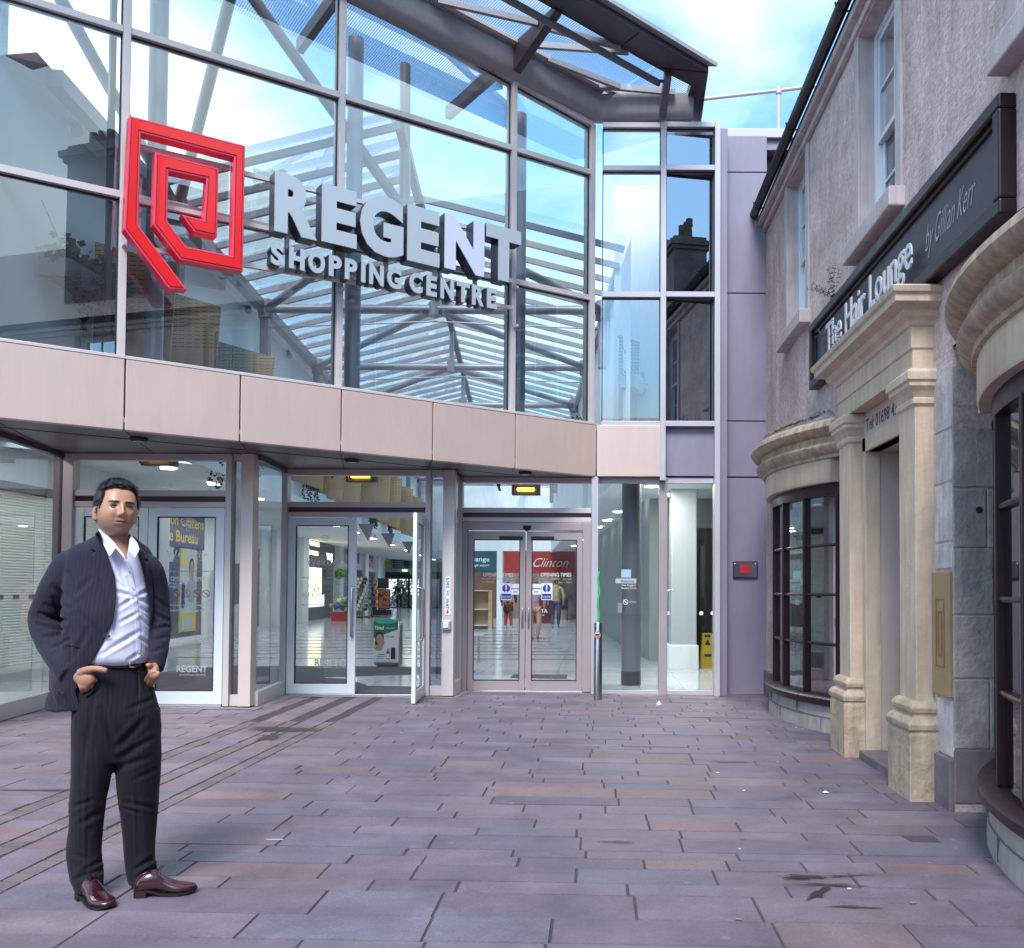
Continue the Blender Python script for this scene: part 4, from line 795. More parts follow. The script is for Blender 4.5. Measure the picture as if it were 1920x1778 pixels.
# bow windows
def bow(Yc, detailed=True):
    R = 2.63; Xc = 2.03+R
    def arc(r, a0, a1, n=28): return [((Xc-r*cos(a0+(a1-a0)*i/n), Yc+r*sin(a0+(a1-a0)*i/n), 0), (-cos(a0+(a1-a0)*i/n), sin(a0+(a1-a0)*i/n), 0)) for i in range(n+1)]
    def lim(r, x): return math.acos(max(-1, min(1, (Xc-x)/r)))
    def ring_(prof, x_end, name, m, n=28, closed=False, parent=bw, smooth=40, a0=None, a1=None):
        A = lim(R+max(p[0] for p in prof), x_end); b = MB(); b.sweep(prof, arc(R, -A if a0 is None else a0, A if a1 is None else a1, n), closed); return b.build(name, m, parent, smooth=smooth)
    ring_([(.07, -.06), (.075, .02), (.06, .20), (.055, .24)], WX+.45, 'masonry_base', M_BASE)
    ring_([(-.06, .235), (.10, .235), (.125, .26), (.125, .30), (.09, .325), (-.06, .335)], WX+.5, 'window_sill', M_MAR)
    for k in range(-3, 4):
        a = k*.16+.05; o_ = Vector((-cos(a), sin(a), 0)); c_ = Vector((Xc, Yc, 0))+o_*R
        MB().frame(c_, (sin(a), cos(a), 0), o_, (0, 0, 1), -.003, .003, .056, .0785, .0 if k % 2 else .12, .12 if k % 2 else .235).build('base_joint', M_DIRTY, bw)
    ring_([(.0745, .116), (.0755, .122), (.0735, .126)], WX+.4, 'base_joint', M_DIRTY)
    # frame: head, transoms, mullions
    A = lim(R, WX+.40)
    fr = ring_([(-.04, 2.28), (.035, 2.28), (.035, 2.40), (-.04, 2.40)], WX+.40, 'bow_frame', M_MAR, closed=True)
    nb = 7
    for k in range(1, 4):
        z = .335+(2.28-.335)*k/4
        ring_([(-.03, z-.014), (.02, z-.014), (.028, z), (.02, z+.014), (-.03, z+.014)], WX+.40, 'glazing_bar', M_MAR, closed=True)
    for k in range(nb+1):
        a = -A+2*A*k/nb; o = Vector((-cos(a), sin(a), 0)); tn = Vector((sin(a), cos(a), 0)); c = Vector((Xc, Yc, 0))+o*R
        wdt = .05 if k in (0, nb) else .021
        b = MB(); b.frame(c, tn, o, (0, 0, 1), -wdt, wdt, -.035, .04, .33, 2.29); b.build('mullion', M_MAR, bw, bevel=.005)
    for k in range(nb):                                    # flat panes between the bars
        a0, a1 = -A+2*A*k/nb, -A+2*A*(k+1)/nb
        q = [Vector((Xc-R*cos(a), Yc+R*sin(a), 0)) for a in (a0, a1)]
        MB().quad(q[0]+Vector((0, 0, .33)), q[1]+Vector((0, 0, .33)), q[1]+Vector((0, 0, 2.29)), q[0]+Vector((0, 0, 2.29))).build('pane', MG_BW, bw)
    # white blinds hanging inside each bay
    for k in range(nb):
        a = -A+2*A*(k+.5)/nb
        q = [Vector((Xc-(R-.10)*cos(a_), Yc+(R-.10)*sin(a_), 0)) for a_ in (a-.055, a+.005)]
        MB().quad(q[0]+Vector((0, 0, .36)), q[1]+Vector((0, 0, .36)), q[1]+Vector((0, 0, 2.27)), q[0]+Vector((0, 0, 2.27))).build('blind', mat('white blind', (.66, .66, .74), .7), bw)
    # cream fascia and mouldings
    ring_([(-.5, 2.395), (.10, 2.395), (.11, 2.41), (.11, 2.63)], WX, 'fascia', M_CREAM)
    ring_([(.11, 2.62), (.135, 2.625), (.14, 2.655), (.17, 2.67), (.205, 2.70), (.215, 2.735), (.19, 2.765), (.17, 2.77), (.17, 2.83), (.20, 2.84), (.25, 2.862), (.275, 2.90), (.265, 2.945), (.235, 2.965), (.22, 2.985), (.1, 3.0)], WX-.0, 'cornice', M_CREAM2)
    pr = [(.225, 2.985), (.20, 3.005), (-.02, 3.10), (-.22, 3.17)]
    A3 = lim(R+.22, WX); b = MB(); path = arc(R, -A3, A3); m_ = len(pr)
    for p, o in path:
        for a, z in pr:
            q = Vector(p)+Vector(o)*a; q.x = min(q.x, WX+.001); b.v.append(q+Vector((0, 0, z)))
    for i in range(len(path)-1):
        for k in range(m_-1): b.f.append((i*m_+k, (i+1)*m_+k, (i+1)*m_+k+1, i*m_+k+1))
    b.build('lead_cap', M_LEAD, bw, smooth=True)
    # end plates closing the overhang against the wall
    b = MB()
    for s_ in (-1, 1):
        yy_ = Yc+s_*(R+.11)*sin(lim(R+.11, WX)); b.box(WX-.002, WX+.5, yy_-.01, yy_+.01, 2.395, 3.0)
    b.build('fascia_end', M_CREAM, bw)
for i, Yc in enumerate((10.0, 4.0, -4.7)):
    bw = bpy.data.objects.new('bow_window', None); C.objects.link(bw); bw.parent = lounge; bw.location = Vector((2.3, Yc, 0))-lounge.location
    tag(bw, ['far bow window with mossy lead cap', 'near bow window, largest in the picture', None][i])
    bow(Yc)
# recess backs
for a, c in RC: MB().box(WX+.45, WX+.5, a, c, -.05, .34).build('recess_wall', MS, lounge)
# moss on the far cap
random.seed(3); b = MB()
for i in range(420):
    a = random.uniform(-.45, .42); r = 2.63+random.uniform(-.05, .24); c = Vector((4.66-r*cos(a), 10.0+r*sin(a), 0)); c.x = min(c.x, WX); 
    dens = noise.noise(Vector((a*6, r*3, 0)))
    if dens < -.12: continue
    z = 3.0+(2.86-r+.0)*.42 if r < 2.86 else 2.99; z = max(2.985, z); s_ = random.uniform(.008, .026)
    for k in range(3):
        d = Vector((random.gauss(0, 1), random.gauss(0, 1), random.uniform(.2, 1))).normalized(); b.add([c+Vector((0, 0, z))+Vector((random.uniform(-s_, s_), random.uniform(-s_, s_), 0)), c+Vector((0, 0, z))+d*s_, c+Vector((random.uniform(-s_, s_), random.uniform(-s_, s_), z+s_*.4))], [(0, 1, 2)])
tag(b.build('moss', mat('moss', (.10, .12, .03), .9, var=.5, vscale=30), None, fix=False, loc=(2.2, 10, 3.0)), kind='stuff')

# ---- doorway with pilasters
door = bpy.data.objects.new('doorway', None); C.objects.link(door); door.parent = lounge; door.location = Vector((2.2, 6.96, 0))-lounge.location; tag(door, 'cream painted doorway with two square pilasters and cornice')
for (ya, yb) in ((7.58, 7.90), (6.02, 6.34)):
    cy = (ya+yb)/2
    def blk(x, e, z0, z1, bv=.006, mb=None): mb.box(x, WX+.02, ya-e, yb+e, z0, z1)
    b = MB(); blk(2.125, 0, .60, 2.62, mb=b); sh = b.build('pilaster', M_CREAM, door, bevel=.006)
    b = MB(); pr = [(.066, -.06), (.068, .40), (.06, .425), (.075, .44), (.08, .475), (.06, .505), (.03, .52), (.03, .535), (.045, .55), (.05, .58), (.03, .61), (.0, .625)]
    vs = []; 
    for e, z in pr: vs += [(2.125-e, ya-e, z), (WX+.02, ya-e, z), (WX+.02, yb+e, z), (2.125-e, yb+e, z)]
    fs = [(4*i+k, 4*i+(k+1) % 4, 4*i+4+(k+1) % 4, 4*i+4+k) for i in range(len(pr)-1) for k in range(4)]; b.add(vs, fs); b.build('pilaster_base', M_CREAMW, sh, bevel=.008)
    b = MB(); pr = [(0, 2.58), (.018, 2.60), (.018, 2.63), (.01, 2.64), (.03, 2.68), (.055, 2.71), (.055, 2.735), (.07, 2.75), (.07, 2.80), (.05, 2.825), (-.05, 2.826)]
    vs = []
    for e, z in pr: vs += [(2.125-e, ya-e, z), (WX+.02, ya-e, z), (WX+.02, yb+e, z), (2.125-e, yb+e, z)]
    fs = [(4*i+k, 4*i+(k+1) % 4, 4*i+4+(k+1) % 4, 4*i+4+k) for i in range(len(pr)-1) for k in range(4)]; b.add(vs, fs); b.build('pilaster_cap', M_CREAM, sh, bevel=.004)
# entablature
vs = []; b = MB(); pr = [(0, 2.828), (0, 2.97), (.012, 2.975), (.012, 3.115), (.03, 3.125), (.04, 3.15), (.075, 3.175), (.09, 3.20), (.09, 3.215), (.15, 3.235), (.17, 3.24), (.17, 3.285), (.19, 3.30), (.20, 3.335), (.16, 3.355), (-.1, 3.36)]
for e, z in pr: vs += [(2.115-e, 6.03-e, z), (WX+.02, 6.03-e, z), (WX+.02, 7.89+e, z), (2.115-e, 7.89+e, z)]
fs = [(4*i+k, 4*i+(k+1) % 4, 4*i+4+(k+1) % 4, 4*i+4+k) for i in range(len(pr)-1) for k in range(4)]+[(0, 3, 2, 1)]; b.add(vs, fs); b.build('entablature', M_CREAM, door, bevel=.004)
b = MB(); b.box(2.225, WX+.1, 7.47, 7.56, -.05, 2.62); b.box(2.225, WX+.1, 6.34, 7.58, 2.50, 2.62); b.build('door_architrave', M_CREAM, door, bevel=.004)
b = MB(); b.box(2.235, WX+.0, 6.36, 7.56, 2.62, 2.826); b.build('name_board', M_BLUSH, door)
b = MB(); lettering(b, 'Tel: 01698 428 674', (2.232, 7.5, 0), (0, -1, 0), (0, 0, 1), .03, 1.12, 2.665, 2.765, 0, .01, 0, 'line'); b.build('lettering', mat('faded brown lettering', (.13, .09, .10), .7), door, fix=False)
b = MB(); b.quad((WX, 7.475, -.05), (3.1, 7.475, -.05), (3.1, 7.475, 2.5), (WX, 7.475, 2.5)); b.quad((WX, 6.37, -.05), (3.1, 6.37, -.05), (3.1, 6.37, 2.5), (WX, 6.37, 2.5)); b.quad((WX, 6.37, 2.5), (3.1, 6.37, 2.5), (3.1, 7.475, 2.5), (WX, 7.475, 2.5)); b.build('doorway_reveal', M_BLUSH, door)
b = MB(); b.box(3.05, 3.10, 6.37, 7.475, 0, 2.5); b.build('door', M_MAR, door); b = MB(); b.box(2.16, 3.1, 6.40, 7.46, -.05, .045); b.build('door_step', M_DIRTY, door, bevel=.01)
# big pale quoin blocks on the pier, darker rock-faced blocks round its corner
M_QP = mat('pale quoin stone', (.74, .66, .63), .85, var=.55, vscale=5, bump=.8, bscale=22, bdet=8, tint=(.26, .23, .27), streak=.25); M_QD = mat('dark quoin stone', (.50, .42, .40), .9, var=.5, vscale=5, bump=1.6, bscale=16, bdet=9, tint=(.15, .12, .14), streak=.15)
for z0, z1 in ((.30, .66), (1.49, 1.66), (1.665, 2.04), (2.045, 2.38), (2.385, 2.80)):
    b = MB(); b.box(WX-.006, WX+.10, 5.705, 6.0, z0+.004, z1-.004); b.build('quoin_block', M_QP, lounge, bevel=.006)
for z0, z1, cut in ((.02, .36, 0), (.36, .80, 2.47), (.80, 1.20, 0), (1.20, 1.62, 2.50), (1.62, 2.0, 2.46), (2.0, 2.385, 0)):
    for xa, xb in (((WX-.004, 2.72),) if not cut else ((WX-.004, cut-.003), (cut+.003, 2.72))):
        b = MB(); b.box(xa, xb, 5.690, 5.74, z0+.004, z1-.004); b.build('quoin_block', M_QD if z0 > .03 else M_DIRTY, lounge, bevel=.008)
tag(MB().disc((2.41, 5.687, 1.86), (1, 0, 0), (0, 0, 1), .022, 16).build('wall_hole', M_SEAL, lounge))

# ---- signboard
sg = thing('shop_sign', (WX-.05, 7, 3.4), 'long dark maroon framed signboard reading The Hair Lounge by Gillian Kerr', 'sign')
sy0, sy1, sz0, sz1 = 4.80, 9.14, 3.375, 4.035
M_SB = mat('dark sign board', (.040, .030, .050), .45, var=.3, vscale=4)
MB().box(WX-.045, WX, sy0+.05, sy1-.05, sz0+.05, sz1-.05).build('board', M_SB, sg)
b = MB()
for pr_ in (((sy0, sy1, sz0, sz0+.085)), ((sy0, sy1, sz1-.085, sz1))): b.box(WX-.10, WX, *pr_)
for pr_ in (((sy0, sy0+.085, sz0+.085, sz1-.085)), ((sy1-.085, sy1, sz0+.085, sz1-.085))): b.box(WX-.10, WX, *pr_)
b.build('frame', M_MAR, sg, bevel=.012)
b = MB(); k = .085
for pr_ in (((sy0+k, sy1-k, sz0+k, sz0+k+.035)), ((sy0+k, sy1-k, sz1-k-.035, sz1-k)), ((sy0+k, sy0+k+.035, sz0+k+.035, sz1-k-.035)), ((sy1-k-.035, sy1-k, sz0+k+.035, sz1-k-.035))): b.box(WX-.066, WX-.03, *pr_)
b.build('inner_frame', M_MAR, sg, bevel=.006)
M_LTR = mat('white sign letters', (.58, .60, .66), .5)
b = MB(); lettering(b, 'The Hair Lounge', (WX-.098, 8.42, 0), (0, -1, 0), (0, 0, 1), 0, 2.30, 3.57, 3.83, .012, .006, 0, 'line'); b.build('lettering', M_LTR, sg)
b = MB(); lettering(b, 'by Gillian Kerr', (WX-.049, 6.02, 0), (0, -1, 0), (0, 0, 1), 0, .80, 3.62, 3.80, 0, -.014, .55, 'line'); b.build('lettering', mat('faded sign letters', (.42, .42, .48), .5), sg, fix=False)
# weeds rooted on the sign and cornice
random.seed(5)
def weed(base, n, r, name_label):
    root = thing('weed', base, name_label, 'plant'); st_ = MB(); lf = MB(); base = Vector(base)
    for i in range(n):
        d = Vector((random.uniform(-.9, .1), random.gauss(0, .8), random.uniform(.3, 1))).normalized(); p = base.copy(); pts = [p.copy()]
        for k in range(7):
            d = (d+Vector((random.gauss(0, .15), random.gauss(0, .15), random.gauss(-.05, .12)))).normalized(); p = p+d*r/7; pts.append(p.copy())
            for s_ in (-1, 1):
                a = d.cross(Vector((random.gauss(0, 1), random.gauss(0, 1), random.gauss(0, 1)))).normalized()*s_; l_ = random.uniform(.015, .035); w2 = d*l_*.28; lf.add([p, p+a*l_*.5+w2, p+a*l_, p+a*l_*.5-w2], [(0, 1, 2, 3)])
        st_.tube(pts, .0015, 4)
    st_.build('stem', mat('weed stem', (.05, .04, .03), .8), root); lf.build('leaf_cluster', mat('weed leaf', (.055, .075, .03), .7, var=.4, vscale=60), root, fix=False)
weed((WX-.07, 8.25, 4.02), 10, .30, 'leafy weed growing on top of the dark signboard'); weed((WX-.10, 7.7, 3.36), 7, .42, 'thin weed growing from the cornice across the white sign letters')
# brass cover on the pier
e0, e1 = P(1746, 1290, X=WX-.01), P(1790, 1075, X=WX-.01)
MBR = mat('brass cover', (.42, .30, .16), .45, .25, var=.25, vscale=3); yA, yB = 5.705, 6.005
cv = thing('cover_plate', (WX-.02, 5.85, .68), 'tall brass coloured cover plate on the pier between doorway and near window', 'cover plate')
MB().box(WX-.025, WX-.0, yA, yB, .68, 1.47).build('plate', MBR, cv, bevel=.003)
b = MB()
for (a, c, d, e) in ((5.79, 5.93, .86, 1.30), (5.83, 5.89, .93, 1.22)):
    for pr_ in ((a, c, d, d+.008), (a, c, e-.008, e), (a, a+.008, d+.008, e-.008), (c-.008, c, d+.008, e-.008)): b.box(WX-.029, WX-.024, *pr_)
b.build('raised_line', mat('brass edge', (.28, .17, .06), .4, .4), cv)
# street name plate
yA, yB = 11.42, 12.0
nm_ = thing('street_sign', (WX-.01, 11.7, 3.1), 'small white street name plate reading REGENT at the corner of the stone building', 'street sign')
MB().box(WX-.02, WX-.0, 11.50, 12.02, 3.12, 3.36).build('plate', M_PAPER, nm_, bevel=.003)
b = MB(); lettering(b, 'REGENT', (WX-.023, 11.98, 0), (0, -1, 0), (0, 0, 1), 0, .42, 3.20, 3.30, 0, .015, 0, 'line'); b.build('lettering', M_INK, nm_, fix=False)
# stone building across the street behind the camera (only seen mirrored in the glass)
ob = thing('terrace_building', (-2, -26, 0), 'stone terrace across the street behind the camera', 'building')
MB().box(-26, 14, -34, -26, -.1, 8.5).build('wall', M_DRESS, ob)
b = MB(); b.add([(-26, -25.8, 8.5), (14, -25.8, 8.5), (14, -30, 11.5), (-26, -30, 11.5)], [(0, 1, 2, 3)]); b.build('roof', M_SLATE, ob)
for k in range(9):
    for z in (1, 5): MB().box(-24+k*4.2, -22.8+k*4.2, -26.0, -25.95, z, z+2).build('window', MG_SH, ob)
# ================================================================== inside the shopping centre
XL = lambda Y: -4.30-.085*Y
XR = lambda Y: 1.44-.085*Y
XS = lambda Y: -7.75-.107*Y
XRS = lambda Y: 2.2-.07*Y
WL = lambda Y: XL(Y)-.35
YE = 62.0
M_WALL = mat('white plaster', (.86, .90, .92), .7, var=.10, vscale=.8, streak=.08)
M_WALL2 = mat('grey plaster', (.42, .43, .46), .7, var=.12, vscale=1)
M_LOB = mat('lobby plaster', (.30, .34, .34), .6, var=.1, vscale=.8)
M_TIMB = mat('birch ply', (.42, .285, .15), .5, var=.25, vscale=4, streak=.2)
M_TUBE = mat('grey roof tube', (.30, .275, .31), .4, .2, var=.1)
M_ROOFG = glass('roof glass', .02, (.90, .98, 1.0), fres=.6)
# floor: pale polished tiles with dark bands
m = bpy.data.materials.new('polished floor tile'); m.use_nodes = True; t = m.node_tree; b_ = t.nodes['Principled BSDF']; l = t.links.new
co = N(t, 'ShaderNodeTexCoord'); br = N(t, 'ShaderNodeTexBrick', i_Scale=1.0, i_Mortar_Size=.006, i_Brick_Width=.6, i_Row_Height=.6, offset=0.0); br.inputs['Color1'].default_value = (.52, .53, .56, 1); br.inputs['Color2'].default_value = (.58, .59, .62, 1); br.inputs['Mortar'].default_value = (.36, .36, .4, 1)
l(co.outputs['Object'], br.inputs['Vector']); l(br.outputs['Color'], b_.inputs['Base Color']); b_.inputs['Roughness'].default_value = .13; MFL = m
fl = MB(); fl.add([(-16, 12.0, .10), (-7, 12.0, .10), (2.2, 12.0, .012), (2.2, 15, .012), (-7, 15, .014), (-16, 15, .012), (2.2, YE, .012), (-20, YE, .012)], [(0, 1, 4, 5), (1, 2, 3, 4), (5, 4, 3, 6, 7)]).add([(-8.2, 7.2, .10), (-5.53, 7.2, .082), (-5.85, 9.94, .086), (-5.9, 12.0, .09), (-8.2, 12.0, .10)], [(0, 1, 2, 3, 4)]).build('floor', MFL, kind='structure')
M_MAT = mat('dark entrance matting', (.075, .068, .082), .95, bump=.3, bscale=90)
MB().add([(-5.85, 9.97, .105), (-3.8, 9.97, .075), (-3.86, 11.22, .075), (-1.76, 11.22, .045), (-1.78, 12.02, .045), (.0, 12.02, .024), (-.05, 13.0, .03), (-1.6, 13.0, .04), (-2.1, 15.3, .03), (-6.2, 15.3, .035), (-6.6, 12.5, .11)], [tuple(range(11))]).build('entrance_matting', M_MAT, kind='structure')
MB().box(-2.0, -.42, 13.3, 13.9, .012, .045).build('entrance_matting', M_MAT, kind='structure')
b = MB()
for k, Y in enumerate((17.2, 18.4, 19.3, 20.4, 21.6, 23.0, 24.6, 26.4, 28.6)): b.box(XL(Y)-2.2+.1*k, XR(Y)-.2-.08*k, Y, Y+.16+.02*k, .012, .0165)
b.build('floor_band', mat('dark floor band', (.10, .085, .10), .2), kind='structure')
# upper walls over the malls
b = MB(); b.quad((WL(7.9), 7.9, 3.1), (WL(YE), YE, 3.1), (WL(YE), YE, 6.05), (WL(7.9), 7.9, 6.05)); b.build('atrium_wall', mat('pale blue plaster', (.80, .93, .98), .7), centre)
b = MB(); b.quad((WL(7.9), 7.9, 6.05), (WL(YE), YE, 6.05), (XL(YE), YE, 6.08), (XL(7.9), 7.9, 6.08)); b.build('eaves_soffit', M_WALL, centre)
b = MB(); b.quad((XR(11.9)+.02, 12.0, 3.1), (XR(YE), YE, 3.1), (XR(YE), YE, 6.05), (XR(11.9)+.02, 12.0, 6.05)); b.build('atrium_wall', M_WALL, centre)
b = MB(); b.quad((XR(14), 13.2, 2.9), (1.0, 13.2, 2.9), (1.0, 13.2, 7.3), (XR(14), 13.2, 7.3)); b.build('lobby_wall', M_WALL, centre)
# lower ceilings with white bulkheads
for (f_, g_, sg_) in ((XL, XS, -1), (XR, XRS, 1)):
    yA = 12.2 if sg_ < 0 else 12.15
    b = MB(); b.quad((f_(yA), yA, 3.0), (f_(YE), YE, 3.0), (f_(YE), YE, 3.12), (f_(yA), yA, 3.12)); b.quad((f_(yA), yA, 3.0), (f_(YE), YE, 3.0), (f_(YE)+sg_*1.2, YE, 3.12), (f_(yA)+sg_*1.2, yA, 3.12)); b.quad((f_(yA)+sg_*1.2, yA, 3.12), (f_(YE)+sg_*1.2, YE, 3.12), (g_(YE)+sg_*3, YE, 3.55), (g_(yA)+sg_*3, yA, 3.55)); b.build('mall_ceiling', M_WALL, centre)
MB().add([(-9, 8.0, 3.3), (-5.4, 8.0, 3.3), (-5.3, 12.25, 3.3), (-9, 12.25, 3.3)], [(0, 1, 2, 3)]).build('mall_ceiling', M_WALL2, centre)
# shop walls
b = MB(); b.quad((-8.0, 7.0, 0), (-8.0, 17, 0), (-8.0, 17, 3.9), (-8.0, 7.0, 3.9)); b.quad((-8.0, 17, 0), (XS(17), 17.05, 0), (XS(17), 17.05, 3.9), (-8.0, 17, 3.9)); b.quad((XS(17), 17, 0), (XS(YE), YE, 0), (XS(YE), YE, 3.9), (XS(17), 17, 3.9)); b.build('shop_wall', M_WALL, centre)
b = MB(); b.quad((XRS(17), 17, 0), (XRS(41), 41, 0), (XRS(41), 41, 3.9), (XRS(17), 17, 3.9)); b.quad((XRS(17), 17, 0), (2.4, 17, 0), (2.4, 17, 3.9), (XRS(17), 17, 3.9)); b.quad((2.2, 12.0, 0), (2.2, 17, 0), (2.2, 17, 3.9), (2.2, 12.0, 3.9)); b.build('shop_wall', M_LOB, centre)
b = MB(); b.box(-6.4, XRS(41), 41, 41.2, 0, 3.6); b.build('shop_wall', M_WALL2, centre)
b = MB(); b.box(XL(41), XRS(41)+.4, 40.9, 41.1, 3.05, 6.0); b.build('atrium_gable', M_WALL, centre)
b = MB(); b.box(-20, -6, YE, YE+.2, 2.45, 6.6); b.box(-20, -14.35, YE, YE+.2, 0, 2.45); b.box(-10.6, -6, YE, YE+.2, 0, 2.45); b.build('end_wall', M_WALL2, centre)
for Y in (26.0, 31.0, 35.2, 43.2, 51.5, 57.0):
    x = XS(Y); b = MB(); b.box(x-.1, x+.28, Y-.35, Y+.35, 0, 3.7); b.build('shop_pier', M_WALL, centre, bevel=.01)
# roof: rafters, ridge, eaves, trusses
cxr = lambda Y: (XL(Y)+XR(Y))/2
ZEV, ZRG, ZTI = 6.0, 6.75, 5.97
for (f_) in (XL, XR):
    yb_ = 8.2 if f_ is XL else 13.3; b = MB(); b.bar((f_(yb_), yb_, ZEV+.02), (f_(YE), YE, ZEV+.02), .14, .16); b.build('eaves_beam', M_TUBE, centre)
b = MB(); b.bar((cxr(10.5), 10.5, ZRG+.02), (cxr(YE), YE, ZRG+.02), .10, .12); b.build('ridge_beam', mat('dark ridge', (.055, .05, .065), .5), centre)
b = MB()
k = 0; Y = 9.2; far = MB()
while Y < YE:
    for f_ in (XL, XR):
        if Y < (10.4 if f_ is XL else 12.4): continue
        a, c = (f_(Y), Y, ZEV+.08), (cxr(Y), Y, ZRG+.04)
        if k < 92: q = MB(); q.bar(a, c, .048, .085); q.build('rafter', M_TUBE, centre); k += 1
        else: far.bar(a, c, .055, .10)
    Y += .66
tag(far.build('distant_rafters', M_TUBE, centre), kind='stuff')
for f_ in (XL, XR):
    y0_ = 10.3 if f_ is XL else 12.2
    MB().add([(f_(y0_), y0_, ZEV+.15), (cxr(y0_), y0_, ZRG+.12), (cxr(YE), YE, ZRG+.12), (f_(YE), YE, ZEV+.15)], [(0, 1, 2, 3)]).build('roof_glazing', M_ROOFG, centre)
NY = [11.0+3.9*i for i in range(13)]
for i, Y in enumerate(NY):
    a, c, d = Vector((XL(Y)+.08, Y, ZTI)), Vector((cxr(Y), Y, ZTI)), Vector((XR(Y)-.08, Y, ZTI))
    if i: b = MB(); b.tube([a, d], .075, 12); b.build('tie_tube', M_TUBE, centre, smooth=True)
    b = MB(); b.tube([c-Vector((0, .0, .11)), c+Vector((0, 0, .11))], .10, 12); b.tube([c, Vector((cxr(Y), Y, ZRG))], .05, 8); b.build('truss_node', M_TUBE, centre, smooth=True)
    for e in (a, d):
        if i == 0 and e is d: continue
        b = MB(); b.box(e.x-.07, e.x+.07, Y-.07, Y+.07, 5.0, ZTI+.1); b.tube([e-Vector((0, 0, .16)), e+Vector((0, 0, .14))], .12, 12); b.build('wall_bracket', M_TUBE, centre, smooth=True)
    if i < len(NY)-1:
        Y2 = NY[i+1]
        for e in (Vector((XL(Y2)+.08, Y2, ZTI)), Vector((XR(Y2)-.08, Y2, ZTI))):
            b = MB(); b.tube([c, e], .065, 12); b.build('diagonal_tube', M_TUBE, centre, smooth=True)
    b = MB()
    if i: b.tube([a-Vector((0, 0, .32)), (a+d)/2-Vector((0, 0, .2)), d-Vector((0, 0, .32))], .014, 6); (b.build('tie_cable', M_TUBE, centre) if i else None)
# bay from the first truss out to the glass, rising under the canopy
for (ta, tb) in (((XL(11)+.08, 11.0, ZTI), tuple(F(6.2, -.6, 7.3))), ((XL(11)+.08, 11.0, ZTI), tuple(F(4.4, -.7, 7.9))), ((cxr(11), 11.0, ZTI), tuple(F(4.3, -.7, 7.9))), ((cxr(11), 11.0, ZTI), tuple(F(2.4, -.7, 7.7)))):
    b = MB(); b.tube([ta, tb], .065, 12); b.build('raking_tube', M_TUBE, centre, smooth=True)
# round columns just behind the glass
for t_ in (5.12, PF(661, 600, -.75)[0], PF(972, 600, -.55)[0]):
    c = F(t_, -.75 if t_ > 2 else -.55, 0); b = MB(); b.tube([c+Vector((0, 0, 2.9)), c+Vector((0, 0, HEAD(t_)-.05))], .092, 20); b.build('column', mat('grey column', (.36, .37, .42), .35, .2), centre, smooth=True)
for t_ in tm[1:4]:
    c = F(t_+.085, -.30, 0); b = MB(); b.bar(c+Vector((0, 0, 3.5)), c+Vector((0, 0, HEAD(t_)-.05)), .05, .13, up=NN); b.build('wind_post', M_STEELD, centre)
# plywood fins with slots, on the left wall
mf = bpy.data.materials.new('slotted plywood'); mf.use_nodes = True; t = mf.node_tree; b_ = t.nodes['Principled BSDF']; l = t.links.new
co = N(t, 'ShaderNodeTexCoord'); mp_ = N(t, 'ShaderNodeMapping'); mp_.inputs['Scale'].default_value = (1, 1, 1); l(co.outputs['Object'], mp_.inputs[0])
sx_ = N(t, 'ShaderNodeSeparateXYZ'); l(mp_.outputs[0], sx_.inputs[0]); cb_ = N(t, 'ShaderNodeCombineXYZ'); l(sx_.outputs[0], cb_.inputs[0]); l(sx_.outputs[2], cb_.inputs[1])
br = N(t, 'ShaderNodeTexBrick', i_Scale=1.0, i_Mortar_Size=.012, i_Brick_Width=.085, i_Row_Height=.055); br.inputs['Color1'].default_value = (.40, .275, .15, 1); br.inputs['Color2'].default_value = (.42, .29, .16, 1); br.inputs['Mortar'].default_value = (.42, .29, .16, 1); l(cb_.outputs[0], br.inputs['Vector'])
# the slots: short dark dashes in rows, in the fin's upper and lower bands
wv = N(t, 'ShaderNodeMath', operation='MODULO'); wv.inputs[1].default_value = .05; ab = N(t, 'ShaderNodeMath', operation='ABSOLUTE'); l(sx_.outputs[2], ab.inputs[0]); l(ab.outputs[0], wv.inputs[0]); lt = N(t, 'ShaderNodeMath', operation='LESS_THAN'); lt.inputs[1].default_value = .009; l(wv.outputs[0], lt.inputs[0])
w2 = N(t, 'ShaderNodeMath', operation='MODULO'); w2.inputs[1].default_value = .09; a2 = N(t, 'ShaderNodeMath', operation='ABSOLUTE'); l(sx_.outputs[0], a2.inputs[0]); l(a2.outputs[0], w2.inputs[0]); l2 = N(t, 'ShaderNodeMath', operation='LESS_THAN'); l2.inputs[1].default_value = .066; l(w2.outputs[0], l2.inputs[0])
mu = N(t, 'ShaderNodeMath', operation='MULTIPLY'); l(lt.outputs[0], mu.inputs[0]); l(l2.outputs[0], mu.inputs[1])
gt = N(t, 'ShaderNodeMath', operation='GREATER_THAN'); gt.inputs[1].default_value = .45; l(sx_.outputs[2], gt.inputs[0]); m3 = N(t, 'ShaderNodeMath', operation='MULTIPLY'); l(mu.outputs[0], m3.inputs[0]); l(gt.outputs[0], m3.inputs[1])
cx_ = N(t, 'ShaderNodeMixRGB'); cx_.inputs[2].default_value = (.06, .035, .02, 1); l(m3.outputs[0], cx_.inputs[0]); l(br.outputs['Color'], cx_.inputs[1]); l(cx_.outputs[0], b_.inputs['Base Color']); b_.inputs['Roughness'].default_value = .5
FY = [9.75, 11.2, 13.7, 15.6, 17.6, 19.6, 21.7, 24.0, 26.5, 29.0, 32, 35.5]
